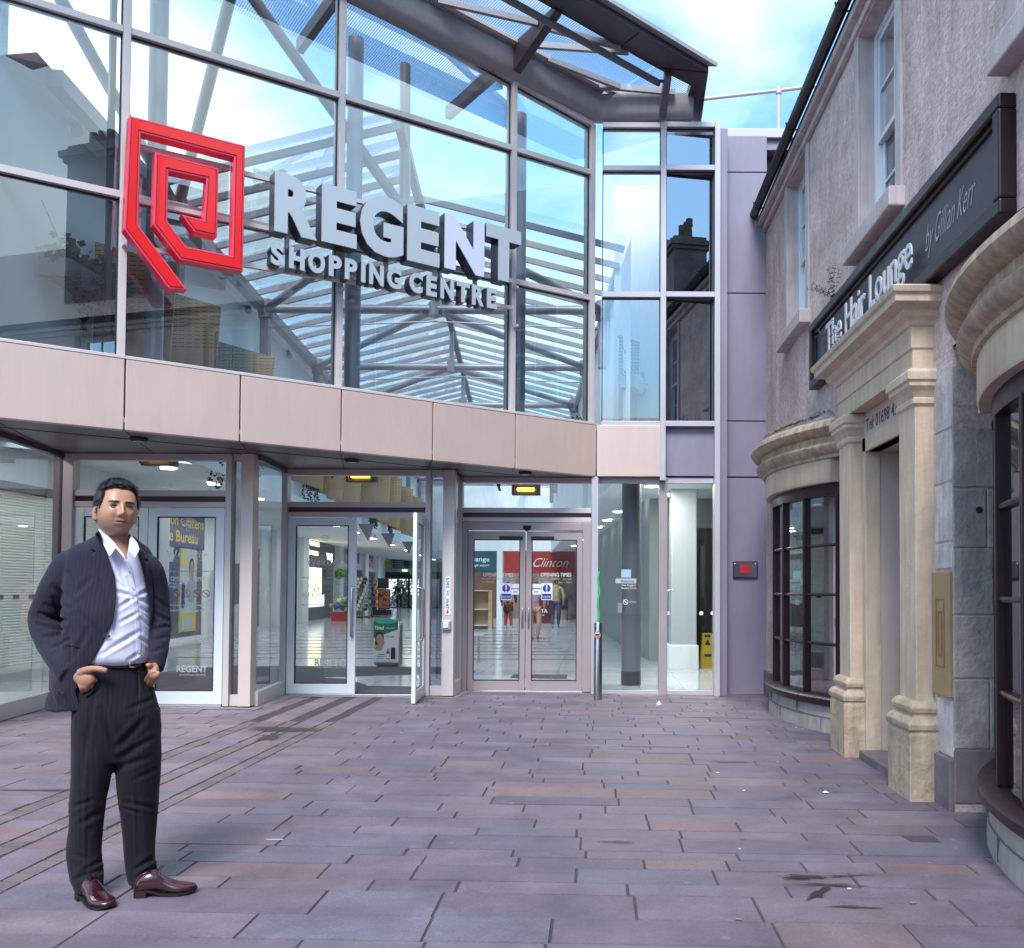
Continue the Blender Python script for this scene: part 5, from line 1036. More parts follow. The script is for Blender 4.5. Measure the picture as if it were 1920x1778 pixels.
pos_name = ['first from the street', 'second from the street, under the red logo', 'third from the street', 'fourth from the street', 'fifth from the street', 'sixth from the street', 'seventh from the street', 'eighth from the street', 'ninth from the street', 'tenth from the street', 'eleventh from the street', 'farthest inside the mall']
for i, Y in enumerate(FY):
    x = WL(Y); w_f = .85
    o_ = MB(); zt_ = 4.98-x*0; b0 = 3.45 if i < 3 else 3.15
    o_.prism([(0, b0+.35), (0, zt_+.12), (w_f, zt_-.10), (w_f-.08, b0+.12)], (x+.02, Y, 0), (1, .12, 0), (0, 0, 1), (0, 1, 0), 0, .025)
    tag(o_.build('plywood_fin', mf, None, loc=(x+.02, Y, 3.9)), 'slotted tan plywood fin on the left upper wall, '+pos_name[i].replace(' from the street', ' from street'), 'panel', 'plywood fins along the upper wall')
# planters
M_TROUGH = mat('zinc trough', (.22, .20, .24), .5, .2, var=.2); M_TERR = mat('trough liner', (.22, .085, .06), .7, var=.3)
M_LEAF = mat('dark ivy leaf', (.020, .034, .020), .5, var=.5, vscale=25, tint=(.05, .02, .03))
def foliage(mb, c, n, sx, sy, sz, s=(.018, .04)):
    for _ in range(n):
        p = c+Vector((random.gauss(0, sx), random.gauss(0, sy), abs(random.gauss(0, sz)))); leafq(mb, p, random.uniform(*s))
def leafq(mb, p, s):
    a = Vector((random.gauss(0, 1), random.gauss(0, 1), random.gauss(0, 1))).normalized(); q = a.orthogonal().normalized()
    mb.add([p-a*s*.2, p+q*s*.55+a*s*.3, p+a*s, p-q*s*.55+a*s*.3], [(0, 1, 2, 3)])
def trail(mb, st, p, l_, s=(.018, .036)):
    pts = []; q = p.copy(); n = int(l_/.028)
    for k in range(n): 
        q = q+Vector((random.gauss(0, .008), random.gauss(0, .008), -.028)); pts.append(q.copy())
        if random.random() < .8:
            for _ in range(2): leafq(mb, q+Vector((random.gauss(0, .02), random.gauss(0, .02), 0)), random.uniform(*s))
    if len(pts) > 2: st.tube(pts, .0025, 4, cap=False)
def planter(a, c, label, n=160, tr=9, tl=(.2, .55), k_=1.0):
    a, c = Vector(a), Vector(c); d = (c-a); L_ = d.length; d.normalize(); sd_ = Vector((0, 0, 1)).cross(d).normalized()
    if sd_.x < 0: sd_ = -sd_
    r_ = thing('hanging_planter', (a+c)/2, label, 'planter', 'planters hung along the upper wall')
    b = MB(); pr = [(-.02, 0), (.22, 0), (.27, .17), (-.02, .17)]; n4 = 4
    b.add([p+sd_*x+Vector((0, 0, z)) for p in (a, c) for x, z in pr], [(3, 2, 1, 0), (4, 5, 6, 7), (0, 1, 5, 4), (1, 2, 6, 5), (3, 0, 4, 7)]); b.build('trough', M_TROUGH, r_)
    b = MB(); b.frame(a, d, sd_, (0, 0, 1), .03, L_-.03, .02, .21, -.012, .0); b.build('liner', M_TERR, r_)
    b = MB(); b.tube([a+d*.1+sd_*.2+Vector((0, 0, .17)), a+d*.1-sd_*.05+Vector((0, 0, .75))], .006, 5); b.tube([c-d*.1+sd_*.2+Vector((0, 0, .17)), c-d*.1-sd_*.05+Vector((0, 0, .75))], .006, 5); b.build('wire', M_STEELD, r_)
    lf, st = MB(), MB()
    for k in range(n): foliage(lf, a+d*random.uniform(0, L_)+sd_*random.uniform(.02, .24)+Vector((0, 0, .17)), 1, .02*k_, .02*k_, .06*k_, (.03*k_, .06*k_))
    for k in range(tr): trail(lf, st, a+d*random.uniform(0, L_)+sd_*random.uniform(.15, .28)+Vector((0, 0, .17)), random.uniform(*tl), (.03*k_, .05*k_))
    lf.build('ivy', M_LEAF, r_, fix=False)
    if st.v: st.build('stem', M_STEELD, r_)
random.seed(11)
planter((WL(8.5)+.10, 8.5, 4.30), (WL(10.5)+.10, 10.5, 4.42), 'zinc trough with trailing ivy hung high inside the leftmost window', 520, 34, (.2, .7), 1.6)
for i, (Y, tr_) in enumerate(((12.4, 6), (18.6, 10), (22.8, 14), (26.9, 14), (30.4, 12))): planter((WL(Y)+.05, Y, 3.62 if i else 3.5), (WL(Y+1.2)+.05, Y+1.2, 3.62 if i else 3.5), 'zinc trough with trailing ivy on the left upper wall, '+['behind the red logo', 'seen above the middle doors', 'seen over the open door, nearest', 'seen over the open door, middle', 'seen over the open door, farthest'][i], 120, tr_, (.3, 1.1))
random.seed(12); planter((XR(19)-.3, 18.4, 4.6), (XR(20.2)-.3, 19.6, 4.6), 'zinc trough with ivy on the right upper wall near the corner mullion', 160, 16, (.3, 1.2))
planter((XR(12.6)-.05, 12.5, 4.15), (XR(13.1)+.15, 13.1, 4.15), 'short trough with plants just inside the narrow window right of the corner', 60, 2, (.1, .2))
b = MB(); b.prism([(0, 3.5), (0, 5.0), (.3, 4.9), (.25, 3.6)], (XR(12.6)-.05, 12.9, 0), (1, .1, 0), (0, 0, 1), (0, 1, 0), 0, .025); tag(b.build('plywood_fin', mf, None, loc=(XR(12.6), 12.9, 3.9)), 'slotted tan plywood fin seen through the narrow window right of the corner', 'panel', 'plywood fins along the upper wall')
# wall spotlights on arms
for i, (px, py) in enumerate(((140, 235), (412, 510), (462, 575), (540, 662))):
    r = ray(px, py); Y = 4.65/(-r.x/r.y-.085); p = P(px, py, Y=Y-.15)
    s_ = thing('wall_spotlight', p, 'small grey spotlight on an arm on the white wall, '+['highest, in the top left window', 'just below the red logo', 'beside the first roof bracket', 'farthest, beside the second roof bracket'][i], 'spotlight', 'spotlights along the upper wall')
    b = MB(); b.tube([p+Vector((-.16, .05, .05)), p+Vector((-.02, 0, .05)), p], .014, 8); b.build('arm', M_TUBE, s_, smooth=True)
    b = MB(); b.tube([p+Vector((0, 0, .03)), p+Vector((.03, -.03, -.03)), p+Vector((.06, -.06, -.10))], [.03, .045, .055], 14); b.build('head', mat('spot head', (.35, .35, .40), .4, .3), s_, smooth=True)

# ---- ground floor: shop fronts and signs
def sgn(Y0_, Y1_, z0, z1, f_, m, name='sign_board', out=.03, parent=None, **kw):
    b = MB(); a, c = Vector((f_(Y0_)+out, Y0_, 0)), Vector((f_(Y1_)+out, Y1_, 0)); d = (c-a).normalized(); n_ = Vector((d.y, -d.x, 0))
    b.frame(a, d, n_, (0, 0, 1), 0, (c-a).length, -.05, 0, z0, z1); return b.build(name, m, parent, **kw)
def stext(s, Y0_, Y1_, z0, z1, f_, m, parent, out=.034, bold=.01, shear=0, fit='line'):
    a, c = Vector((f_(Y0_)+out, Y0_, 0)), Vector((f_(Y1_)+out, Y1_, 0)); b = MB(); lettering(b, s, a, (c-a).normalized(), (0, 0, 1), 0, (c-a).length, z0, z1, 0, bold, shear, fit); return b.build('lettering', m, parent, fix=False)
M_NAVY = mat('navy sign', (.012, .020, .17), .35); M_YEL = mat('yellow letters', (.85, .68, .12), .5); M_DKB = mat('dark shop window', (.045, .03, .05), .3)
sf = thing('shop', (XS(21.5), 21.5, 0), 'shop front with navy sign and yellow Citizens Bureau lettering behind the left door', 'shop front')
sgn(19.3, 23.75, 2.32, 3.24, XS, M_NAVY, parent=sf); stext('Hamilton Citizens', 19.85, 23.65, 2.84, 3.11, XS, M_YEL, sf, bold=.02); stext('Advice Bureau', 19.9, 23.2, 2.45, 2.72, XS, M_YEL, sf, bold=.02)
sgn(19.3, 23.7, .12, 2.36, XS, M_DKB, 'shop_window', .0, parent=sf); sgn(20.5, 21.55, .3, 2.0, XS, mat('blue notice', (.02, .045, .20), .5), 'notice', .02, parent=sf)
sgn(20.8, 21.5, 1.95, 2.3, XS, mat('pale poster', (.42, .52, .55), .5), 'notice', .03, parent=sf)
pst = thing('poster', (XS(22.6), 22.6, .3), 'tall pale poster with yellow bands and a generic face, in the navy shop front', 'poster')
M_PP = mat('pale poster', (.42, .52, .55), .5); M_PY = mat('yellow poster', (.62, .52, .08), .5); M_SKN = mat('printed skin', (.38, .25, .18), .6)
for (a, c, z0, z1, m_, o_) in ((21.95, 23.15, .25, 2.3, M_PP, .04), (21.97, 22.4, 1.85, 2.28, M_PY, .045), (21.97, 23.13, .28, .72, M_PY, .045), (22.1, 22.9, .32, .62, M_PP, .05)): sgn(a, c, z0, z1, XS, m_, 'sheet', o_, parent=pst)
b = MB(); c = Vector((XS(22.75)+.05, 22.75, 1.75)); d_ = Vector((-.107, 1, 0)).normalized(); b.disc(c, d_, (0, 0, 1), .17, 20, .26); b.build('printed_face', M_SKN, pst); b = MB(); b.disc(c+Vector((-.002, 0, -.48)), d_, (0, 0, 1), .34, 20, .30); b.build('printed_shirt', mat('printed shirt', (.25, .38, .45), .6), pst); b = MB(); b.disc(c+Vector((-.001, 0, .10)), d_, (0, 0, 1), .18, 20, .22); b.build('printed_hair', mat('printed hair', (.05, .03, .03), .6), pst)
b = MB(); q = Vector((XS(22.15)+.06, 22.15, 0))
for z in (1.35, 1.15, .95): b.disc(q+Vector((0, 0, z)), d_, (0, 0, 1), .11, 16)
b.build('printed_mark', M_NAVY, pst)
b = MB(); b.box(XS(24.6)+.25, XS(24.6)+.75, 24.5, 24.7, .9, 2.0); tag(b.build('display_case', mat('case glass', (.25, .33, .35), .3), None, loc=(XS(24.6)+.5, 24.6, .9)), 'small grey glass case on the pier right of the navy shop front', 'case')
hs = thing('shop', (XS(27), 27, 0), 'shop front with white Hair sign and yellow swoosh, left of the cream post', 'shop front')
sgn(24.8, 29.5, 2.7, 3.5, XS, mat('white sign', (.62, .66, .70), .5), parent=hs); stext('Hair', 26.3, 27.6, 3.05, 3.3, XS, M_INK, hs, shear=.3); sgn(26.2, 27.4, 2.88, 2.94, XS, M_PY, 'swoosh', .034, parent=hs); sgn(24.9, 29.4, .1, 2.6, XS, mat('brown shop window', (.16, .07, .06), .4), 'shop_window', 0, parent=hs); sgn(27.0, 27.9, .9, 2.4, XS, M_PP, 'notice', .02, parent=hs)
# jeweller
jw = thing('shop', (XS(38.5), 38.5, 0), 'jeweller shop front with dark sign reading Warren James over a lit cream display', 'shop front')
sgn(35.7, 42.6, 2.35, 3.7, XS, mat('black brown sign', (.022, .012, .018), .3), parent=jw)
M_GLOW = emit('lit cream letters', (1, .85, .5), 2.2); stext('Warren', 36.2, 38.9, 3.10, 3.36, XS, M_GLOW, jw, bold=.015); stext('James', 36.4, 38.7, 2.72, 2.98, XS, M_GLOW, jw, bold=.015); stext('WJ', 40.6, 42.0, 2.62, 2.92, XS, M_GLOW, jw, bold=.02)
sgn(35.8, 42.5, .0, 2.35, XS, mat('brown shop panel', (.05, .025, .035), .35), 'shop_window', .0, parent=jw); sgn(35.9, 39.6, 1.05, 2.2, XS, emit('lit display', (1, .88, .55), .75), 'lit_display', .02, parent=jw); sgn(35.9, 40.2, .55, 1.05, XS, emit('lit white counter', (.75, .85, .9), .5), 'lit_counter', .03, parent=jw)
random.seed(4); b = MB()
for k in range(60): c = Vector((XS(37)+.06, random.uniform(36, 39), 1.05)); c.x = XS(c.y)+.07; b.disc(c+Vector((0, 0, random.uniform(0, .5)*random.random())), d_, (0, 0, 1), random.uniform(.03, .08), 8)
b.build('jewellery_stand', mat('jewellery', (.20, .06, .03), .3, .5), jw, fix=False)
# toy shop
ty = thing('shop', (XS(48), 48, 0), 'toy shop front with white fascia and chunky red lettering', 'shop front')
sgn(43.6, 57, 2.35, 3.55, XS, mat('white sign', (.62, .66, .70), .5), parent=ty); stext('TOYS', 44.0, 46.5, 2.6, 3.3, XS, M_RED, ty, bold=.05); stext('TOYS', 53.2, 55.8, 2.6, 3.3, XS, M_RED, ty, bold=.05); sgn(48.5, 50.2, 2.7, 3.25, XS, M_RED, 'sign_block', .034, parent=ty); sgn(51.5, 52.5, 2.75, 3.1, XS, M_RED, 'sign_block', .034, parent=ty)
sgn(43.7, 56.9, 0, 2.35, XS, mat('purple dark window', (.05, .045, .11), .3), 'shop_window', 0, parent=ty)
ball = MB(); c = P(637, 1076, Y=41.5); ball.lathe(c, [(0, -.24)]+[(.24*cos(a*pi/12), .24*sin(a*pi/12)) for a in range(-5, 6)]+[(0, .24)], 16); tag(ball.build('football', mat('green football', (.12, .55, .08), .35, var=.95, vscale=7, tint=(.01, .02, .01)), None, smooth=True, loc=c), 'green and black football hanging in the toy shop doorway', 'ball')
ctoy = [(.6, .03, .03), (.02, .12, .6), (.08, .5, .12), (.7, .6, .05), (.5, .1, .4), (.6, .25, .05)]
def toybin(px, py, n, w_, h_, label):
    g = P(px, py, Z=0); r_ = thing('toy_bin', g, label, 'toy bin'); b = MB(); b.lathe(g, [(0, 0), (w_*.8, 0), (w_, .35), (w_*.95, .36)], 16); b.build('tub', mat('red tub', (.5, .03, .03), .4), r_, smooth=True)
    for k in range(n):
        c = g+Vector((random.uniform(-w_, w_)*.8, random.uniform(-.2, .2), .35+random.random()*h_)); s_ = random.uniform(.07, .16); b = MB(); b.lathe(c, [(0, -s_)]+[(s_*cos(a*pi/8), s_*sin(a*pi/8)) for a in range(-3, 4)]+[(0, s_)], 10); b.build('toy', mat('toy %d' % (k % 6), ctoy[k % 6], .35), r_, smooth=True)
random.seed(2); toybin(641, 1165, 22, .5, .6, 'red tub heaped with bright inflatable toys outside the toy shop')
def spinner(px, py, cols, h, label):
    g = P(px, py, Z=0); r_ = thing('display_rack', g, label, 'rack', 'spinner racks outside the toy shop'); b = MB(); b.tube([g, g+Vector((0, 0, h))], .03, 8)
    for k in range(4): a = k*pi/2+.4; b.tube([g+Vector((0, 0, .08)), g+Vector((.35*cos(a), .35*sin(a), .04))], .02, 6)
    b.build('stand', M_STEELD, r_)
    for k in range(9):
        z = .35+k*(h-.45)/9
        for q in range(8):
            a = q*pi/4+k*.3; c = g+Vector((.22*cos(a), .22*sin(a), z)); b = MB(); b.frame(c, (-sin(a), cos(a), 0), (cos(a), sin(a), 0), (0, 0, 1), -.07, .07, 0, .03, 0, .13); 
            if q % 8 == 0: acc = {}
            key = (k*3+q) % len(cols); acc.setdefault(key, MB()); acc[key].v, acc[key].f = acc[key].v+b.v, acc[key].f+[tuple(i+len(acc[key].v) for i in f) for f in b.f]
        for key, mb in acc.items(): mb.build('card_row', cols[key], r_)
spinner(679, 1160, [mat('rack grey', (.30, .31, .36), .4), mat('rack dark', (.04, .04, .07), .4), mat('rack pale', (.5, .52, .58), .4)], 1.95, 'grey spinner rack of small goods seen through the open door')
spinner(697, 1158, [mat('toy 0', ctoy[0], .35), mat('toy 2', ctoy[2], .35), mat('rack dark', (.04, .04, .07), .4), mat('toy 5', ctoy[5], .35), mat('toy 1', ctoy[1], .35)], 1.85, 'colourful spinner rack of red and green toys beside the grey rack')
# poster stand
g = P(717, 1153, Z=0); r_ = thing('poster_stand', g, 'freestanding dark stand with an orange and red poster beside the spinner racks', 'poster stand')
MB().box(g.x-.38, g.x+.38, g.y-.05, g.y+.05, .28, 1.30).build('board', M_DKB, r_, bevel=.02); MB().box(g.x-.33, g.x+.33, g.y-.056, g.y-.051, .33, 1.25).build('poster', mat('orange poster', (.62, .28, .14), .5), r_); MB().box(g.x-.25, g.x+.3, g.y-.1, g.y+.1, 1.33, 1.85).build('screen', mat('rack dark', (.04, .04, .07), .4), r_); MB().box(g.x-.45, g.x+.5, g.y-.2, g.y+.2, 0, .27).build('base', M_DKB, r_, bevel=.05)
b = MB(); lettering(b, 'VO', (g.x, g.y-.06, 0), (1, 0, 0), (0, 0, 1), -.05, .3, .95, 1.15, 0, .06); lettering(b, 'SALE', (g.x, g.y-.06, 0), (1, 0, 0), (0, 0, 1), .0, .3, .45, .52, 0, .06); b.build('print', M_RED, r_, fix=False); b = MB()
for k in range(7): x_ = g.x+random.uniform(-.3, .2); z_ = random.uniform(.6, 1.0); b.box(x_, x_+.10, g.y-.062, g.y-.058, z_, z_+.13)
b.build('print', mat('brown print', (.25, .04, .03), .5), r_)
# end of the mall
e0, e1 = P(711, 1062, Y=61.6), P(733, 1033, Y=61.6); r_ = thing('shop_sign', (e0.x, 61.6, e0.z), 'lime green hanging sign at the far end of the mall', 'sign')
MB().box(e0.x, e1.x, 61.5, 61.6, e0.z, e1.z).build('board', mat('lime sign', (.30, .36, .03), .5), r_); b = MB(); lettering(b, 'vita', (0, 61.48, 0), (1, 0, 0), (0, 0, 1), e0.x+.25, e1.x-.15, e0.z+.62, e0.z+.78); lettering(b, 'welan', (0, 61.48, 0), (1, 0, 0), (0, 0, 1), e0.x+.1, e1.x-.1, e0.z+.34, e0.z+.50); b.build('lettering', M_PAPER, r_, fix=False)
e0, e1 = P(737, 1066, Y=61.8), P(790, 1045, Y=61.8); r_ = thing('directory_board', (e0.x, 61.8, e0.z), 'dark directory board on the end wall above the far doors', 'board'); MB().box(e0.x, e1.x, 61.8, 61.9, e0.z, e1.z).build('board', M_DKB, r_); b = MB()
for k in range(5): b.box(e0.x+.1, e0.x+random.uniform(.7, 1.0), 61.78, 61.79, e0.z+.08+k*.13, e0.z+.12+k*.13); b.box(e0.x+1.1, e0.x+random.uniform(1.5, 1.8), 61.78, 61.79, e0.z+.08+k*.13, e0.z+.12+k*.13)
b.build('print', M_WALL2, r_)
c = P(759, 1070, Y=61.7); tag(MB().box(c.x-.16, c.x+.16, 61.6, 61.7, c.z-.06, c.z+.06).build('exit_sign', emit('green exit light', (.2, .9, .3), 1.6), None, loc=c), 'small glowing green exit sign over the far doors', 'exit sign')
c = P(772, 1073, Y=61.7); b = MB(); b.lathe((0, 0, 0), [(0, -.04), (.17, -.04), (.18, 0), (0, .0)], 20); b.v = [Vector((c.x+v.x, c.y+v.z, c.z+v.y)) for v in b.v]; tag(b.build('wall_clock', M_WALL2, None, loc=c), 'round grey wall clock over the far doors', 'clock')
fd = thing('mall_doors', (-12.5, YE-.1, 0), 'dark framed glass doors at the far end of the mall, bright daylight behind', 'doors')
b = MB(); b.box(-14.4, -10.5, YE-.1, YE, 1.98, 2.45)
for x in (-14.4, -13.5, -12.75, -12.0, -11.3, -10.6): b.box(x-.06, x+.06, YE-.1, YE, 0, 1.98)
b.box(-14.4, -10.5, YE-.1, YE, 0, .08); b.build('frame', mat('black frame', (.012, .010, .014), .3), fd); MB().add([(-14.4, YE, 0), (-10.5, YE, 0), (-10.5, YE, 2.2), (-14.4, YE, 2.2)], [(0, 1, 2, 3)]).build('pane', M_GD, fd)
b = MB(); random.seed(8)
for k in range(900): leafq(b, Vector((random.gauss(-14.0, .5), 66+random.random(), abs(random.gauss(.9, .9)))), .16)
tag(b.build('shrub', mat('outdoor leaf', (.08, .12, .05), .6, var=.5, vscale=2), None, fix=False, loc=(-14, 66, 0)), 'green shrub outside the far doors of the mall', 'shrub')
MB().box(-12.6, -9, 66, 66.2, 0, 3).build('outer_wall', mat('lilac wall', (.35, .33, .42), .7), centre)
# shops facing us at the right
ch = thing('shop', (-5, 41, 0), 'shop front with teal sign ending in ange behind the right doors', 'shop front'); YF = 40.95
def fsign(px0, px1, py0, py1, m, parent, name='sign_board', Y=YF):
    a, c = P(px0, py1, Y=Y), P(px1, py0, Y=Y); return MB().box(a.x, c.x, Y-.04, Y, a.z, c.z).build(name, m, parent)
def ftext(s, px0, px1, pyb, pyt, m, parent, Y=YF-.05, bold=.01, shear=0, fit='line'):
    a, c = P(px0, pyb, Y=Y), P(px1, pyt, Y=Y); b = MB(); lettering(b, s, (0, Y, 0), (1, 0, 0), (0, 0, 1), a.x, c.x, a.z, P(px0, pyt, Y=Y).z, 0, bold, shear, fit); b.build('lettering', m, parent, fix=False)
fsign(862, 931, 1034, 1072, mat('teal sign', (.02, .085, .13), .4), ch); ftext('change', 878, 918, 1052.5, 1044, M_PAPER, ch, bold=.02); ftext('exchange expert', 872, 918, 1062, 1057, M_PAPER, ch, shear=.3); fsign(862, 931, 1073, 1160, mat('mixed window', (.10, .06, .05), .4, var=.9, vscale=1.2, tint=(.3, .12, .06)), ch, 'shop_window')
fsign(931, 943, 1030, 1160, M_WALL, ch, 'shop_pier')
cl = thing('shop', (-2.6, 41, 0), 'card shop front with long red sign and white script lettering', 'shop front'); fsign(945, 1076, 1034, 1075, mat('tomato red sign', (.36, .030, .018), .4), cl); fsign(945, 1079, 1076, 1165, mat('warm shop window', (.32, .25, .18), .5, var=.8, vscale=1.5, tint=(.10, .06, .07)), cl, 'shop_window')
ftext('Clinton', 1000, 1066, 1063, 1046, M_PAPER, cl, bold=-.008, shear=.5, fit='line')
# coffee counter
g = P(1016, 1170, Z=0); cc = thing('coffee_counter', g, 'dark red coffee kiosk counter with white letters', 'counter'); MB().box(g.x-.75, g.x+.35, g.y, g.y+.8, 0, .95).build('counter', mat('coffee red', (.10, .010, .018), .4), cc, bevel=.02); MB().box(g.x-.8, g.x+.4, g.y-.05, g.y+.85, .95, 1.0).build('worktop', mat('red tile', (.30, .06, .03), .4), cc)
b = MB(); lettering(b, 'COSTA', (g.x, g.y-.01, 0), (1, 0, 0), (0, 0, 1), -.42, .22, .42, .58, 0, .03); lettering(b, 'COFFEE', (g.x, g.y-.01, 0), (1, 0, 0), (0, 0, 1), -.25, .1, .32, .36, 0, .03); b.build('lettering', M_PAPER, cc, fix=False)
# wooden shelf unit, small table
a0, a1 = P(884, 1170, Y=30), P(923, 1107, Y=30); su = thing('shelf_unit', (a0.x, 30, 0), 'pale wooden open shelf unit behind the left leaf of the right doors', 'shelves'); b = MB(); b.box(a0.x, a0.x+.06, 30, 30.4, .0, a1.z); b.box(a1.x-.13, a1.x, 30, 30.4, .0, a1.z); b.box(a0.x, a1.x-.13, 30.37, 30.4, .0, a1.z); b.build('carcase', mat('pale oak', (.45, .32, .18), .5), su)
for z in (.12, .65, a1.z-.03): MB().box(a0.x+.06, a1.x-.13, 29.99, 30.37, z, z+.03).build('shelf', mat('white shelf', (.6, .58, .52), .5), su)
g = P(899, 1243, Z=0); tb_ = thing('cafe_table', g, 'thin grey metal side table just inside the right doors', 'table'); MB().box(g.x-.35, g.x+.08, g.y-.2, g.y+.2, .50, .52).build('tabletop', M_WALL2, tb_)
for dx in (0, -.3): b = MB(); b.tube([(g.x+dx, g.y-.1, 0), (g.x+dx, g.y-.1, .5)], .012, 8); b.build('leg', M_STEEL, tb_)
def chair(px, py, s):
    g = P(px, py, Z=0); r_ = thing('cafe_chair', g, s, 'chair', 'dark chairs by the coffee kiosk'); MB().box(g.x-.2, g.x+.2, g.y-.2, g.y+.2, .42, .47).build('seat', M_DKB, r_, bevel=.02); MB().box(g.x-.2, g.x+.2, g.y+.17, g.y+.2, .47, .95).build('backrest', M_DKB, r_, bevel=.02)
    for dx in (-.17, .17):
        for dy in (-.17, .17): b = MB(); b.tube([(g.x+dx, g.y+dy, 0), (g.x+dx, g.y+dy, .43)], .015, 6); b.build('leg', M_DKB, r_)
chair(1056, 1163, 'dark cafe chair left of the other, by the coffee kiosk'); chair(1069, 1158, 'dark cafe chair right of the other, by the coffee kiosk')
# litter bin with advert
g = P(728, 1253, Z=0); bn = thing('litter_bin', g, 'rounded steel litter bin with green topped advert, standing behind the open middle doors', 'bin')
def oval(z, sx, sy, n=32): return [(sx*cos(2*pi*i/n), sy*sin(2*pi*i/n), z) for i in range(n)]
b = MB(); zs = [(0, .20, .15), (.05, .20, .15), (.06, .235, .18), (.74, .235, .18), (.76, .225, .17), (.80, .16, .1)]; n = 32; vs = []
for z, sx, sy in zs: vs += [g+Vector(p) for p in oval(z, sx, sy, n)]
b.add(vs, [(i*n+k, i*n+(k+1) % n, (i+1)*n+(k+1) % n, (i+1)*n+k) for i in range(len(zs)-1) for k in range(n)]+[tuple((len(zs)-1)*n+k for k in range(n))]); b.build('body', M_SS, bn, smooth=True)
MB().box(g.x-.205, g.x+.205, g.y-.205, g.y-.18, .11, .80).build('advert_panel', mat('advert white', (.62, .64, .68), .4), bn, bevel=.008)
yy = g.y-.208; MG2 = mat('advert green', (.02, .16, .10), .4)
MB().add([(g.x-.205, yy, .80), (g.x+.205, yy, .80), (g.x+.205, yy, .66), (g.x-.205, yy, .52)], [(0, 1, 2, 3)]).build('advert_band', MG2, bn)
b = MB(); b.disc((g.x, yy-.001, .80), (1, 0, 0), (0, 0, 1), .18, 24, .045); b.build('teal_top', mat('advert teal', (.05, .35, .33), .4), bn); b = MB(); lettering(b, 'Tired', (g.x, yy-.002, 0), (1, 0, 0), (0, 0, 1), -.19, -.03, .66, .72, 0, .02, .2, 'line'); lettering(b, 'of being Tired?', (g.x, yy-.002, 0), (1, 0, 0), (0, 0, 1), .0, .14, .675, .70, 0, 0, .2, 'line'); b.build('lettering', M_PAPER, bn, fix=False)
b = MB(); lettering(b, 'Floradix', (g.x, yy-.002, 0), (1, 0, 0), (0, 0, 1), .01, .14, .53, .56, 0, .01, 0, 'line'); b.box(g.x-.12, g.x-.02, yy-.003, yy-.001, .24, .25); b.box(g.x-.15, g.x-.02, yy-.003, yy-.001, .21, .215); b.box(g.x-.15, g.x-.02, yy-.003, yy-.001, .18, .185); b.build('lettering', M_NAVY, bn, fix=False)
b = MB(); b.disc((g.x-.10, yy-.003, .50), (1, 0, 0), (0, 0, 1), .058, 20, .085); b.disc((g.x-.06, yy-.004, .42), (.6, 0, .8), (-.8, 0, .6), .06, 16, .03); b.disc((g.x-.12, yy-.0025, .36), (1, 0, 0), (0, 0, 1), .07, 16, .05); b.build('printed_face', M_SKN, bn); b = MB(); b.disc((g.x-.105, yy-.002, .53), (1, 0, 0), (0, 0, 1), .075, 20, .10); b.disc((g.x-.145, yy-.002, .42), (1, 0, 0), (0, 0, 1), .035, 16, .10); b.build('printed_hair', mat('printed hair', (.05, .03, .03), .6), bn)
b = MB(); b.box(g.x+.015, g.x+.065, yy-.004, yy-.002, .17, .29); b.box(g.x+.03, g.x+.05, yy-.004, yy-.002, .29, .34); b.box(g.x+.09, g.x+.16, yy-.004, yy-.002, .17, .36); b.build('printed_bottle', M_DKB, bn); b = MB(); b.box(g.x+.018, g.x+.062, yy-.005, yy-.004, .18, .26); b.build('printed_label', M_PAPER, bn)
# right-hand lobby
cr = P(1183, 1288, Z=0); b = MB(); b.tube([cr, cr+Vector((0, 0, 2.9))], .135, 28); col = b.build('column', mat('dull grey column', (.17, .17, .20), .4, .2), centre, smooth=True); b = MB(); b.tube([cr, cr+Vector((0, 0, .22))], .139, 28); b.build('column_base', M_DKB, col, smooth=True)
c = cr+Vector((-.16, -.08, 1.1)); tag(MB().box(c.x-.03, c.x+.03, c.y-.03, c.y+.03, c.z-.07, c.z+.06).build('switch_box', M_WALL2, None, loc=c), 'small grey box fixed to the dull round column', 'box')
a, c = P(1258, 1256, Z=0), P(1306, 1256, Z=0); b = MB(); b.box(a.x, c.x, a.y, a.y+.5, 0, 3.2); pl_ = b.build('white_pillar', mat('pillar paint', (.46, .50, .52), .6), centre, bevel=.02); b = MB(); b.box(a.x-.05, c.x+.03, a.y-.04, a.y+.54, 0, .42); b.build('pillar_base', M_WALL, pl_, bevel=.02)
b = MB(); b.box(c.x+.03, c.x+.95, a.y+.8, a.y+.85, 0, 2.45); b.build('dark_doorway', mat('black brown', (.012, .006, .008), .4), centre)
b = MB(); b.box(c.x+.40, c.x+.46, a.y-.1, a.y-.04, 0, 2.9); b.build('door_jamb', M_WALL, centre)
g = P(1326, 1252, Z=0); ws = thing('wet_floor_sign', g, 'yellow folding caution sign on the lobby floor behind the rightmost glass', 'caution sign')
for s_ in (-1, 1): b = MB(); b.prism([(-.13, 0), (.13, 0), (.085, .60), (-.085, .60)], g+Vector((0, s_*.13, 0)), (1, 0, 0), (0, -s_*.2, 1), (0, 1, 0), -.008, .008); b.build('leaf', mat('caution yellow', (.60, .42, .02), .4), ws, bevel=.004)
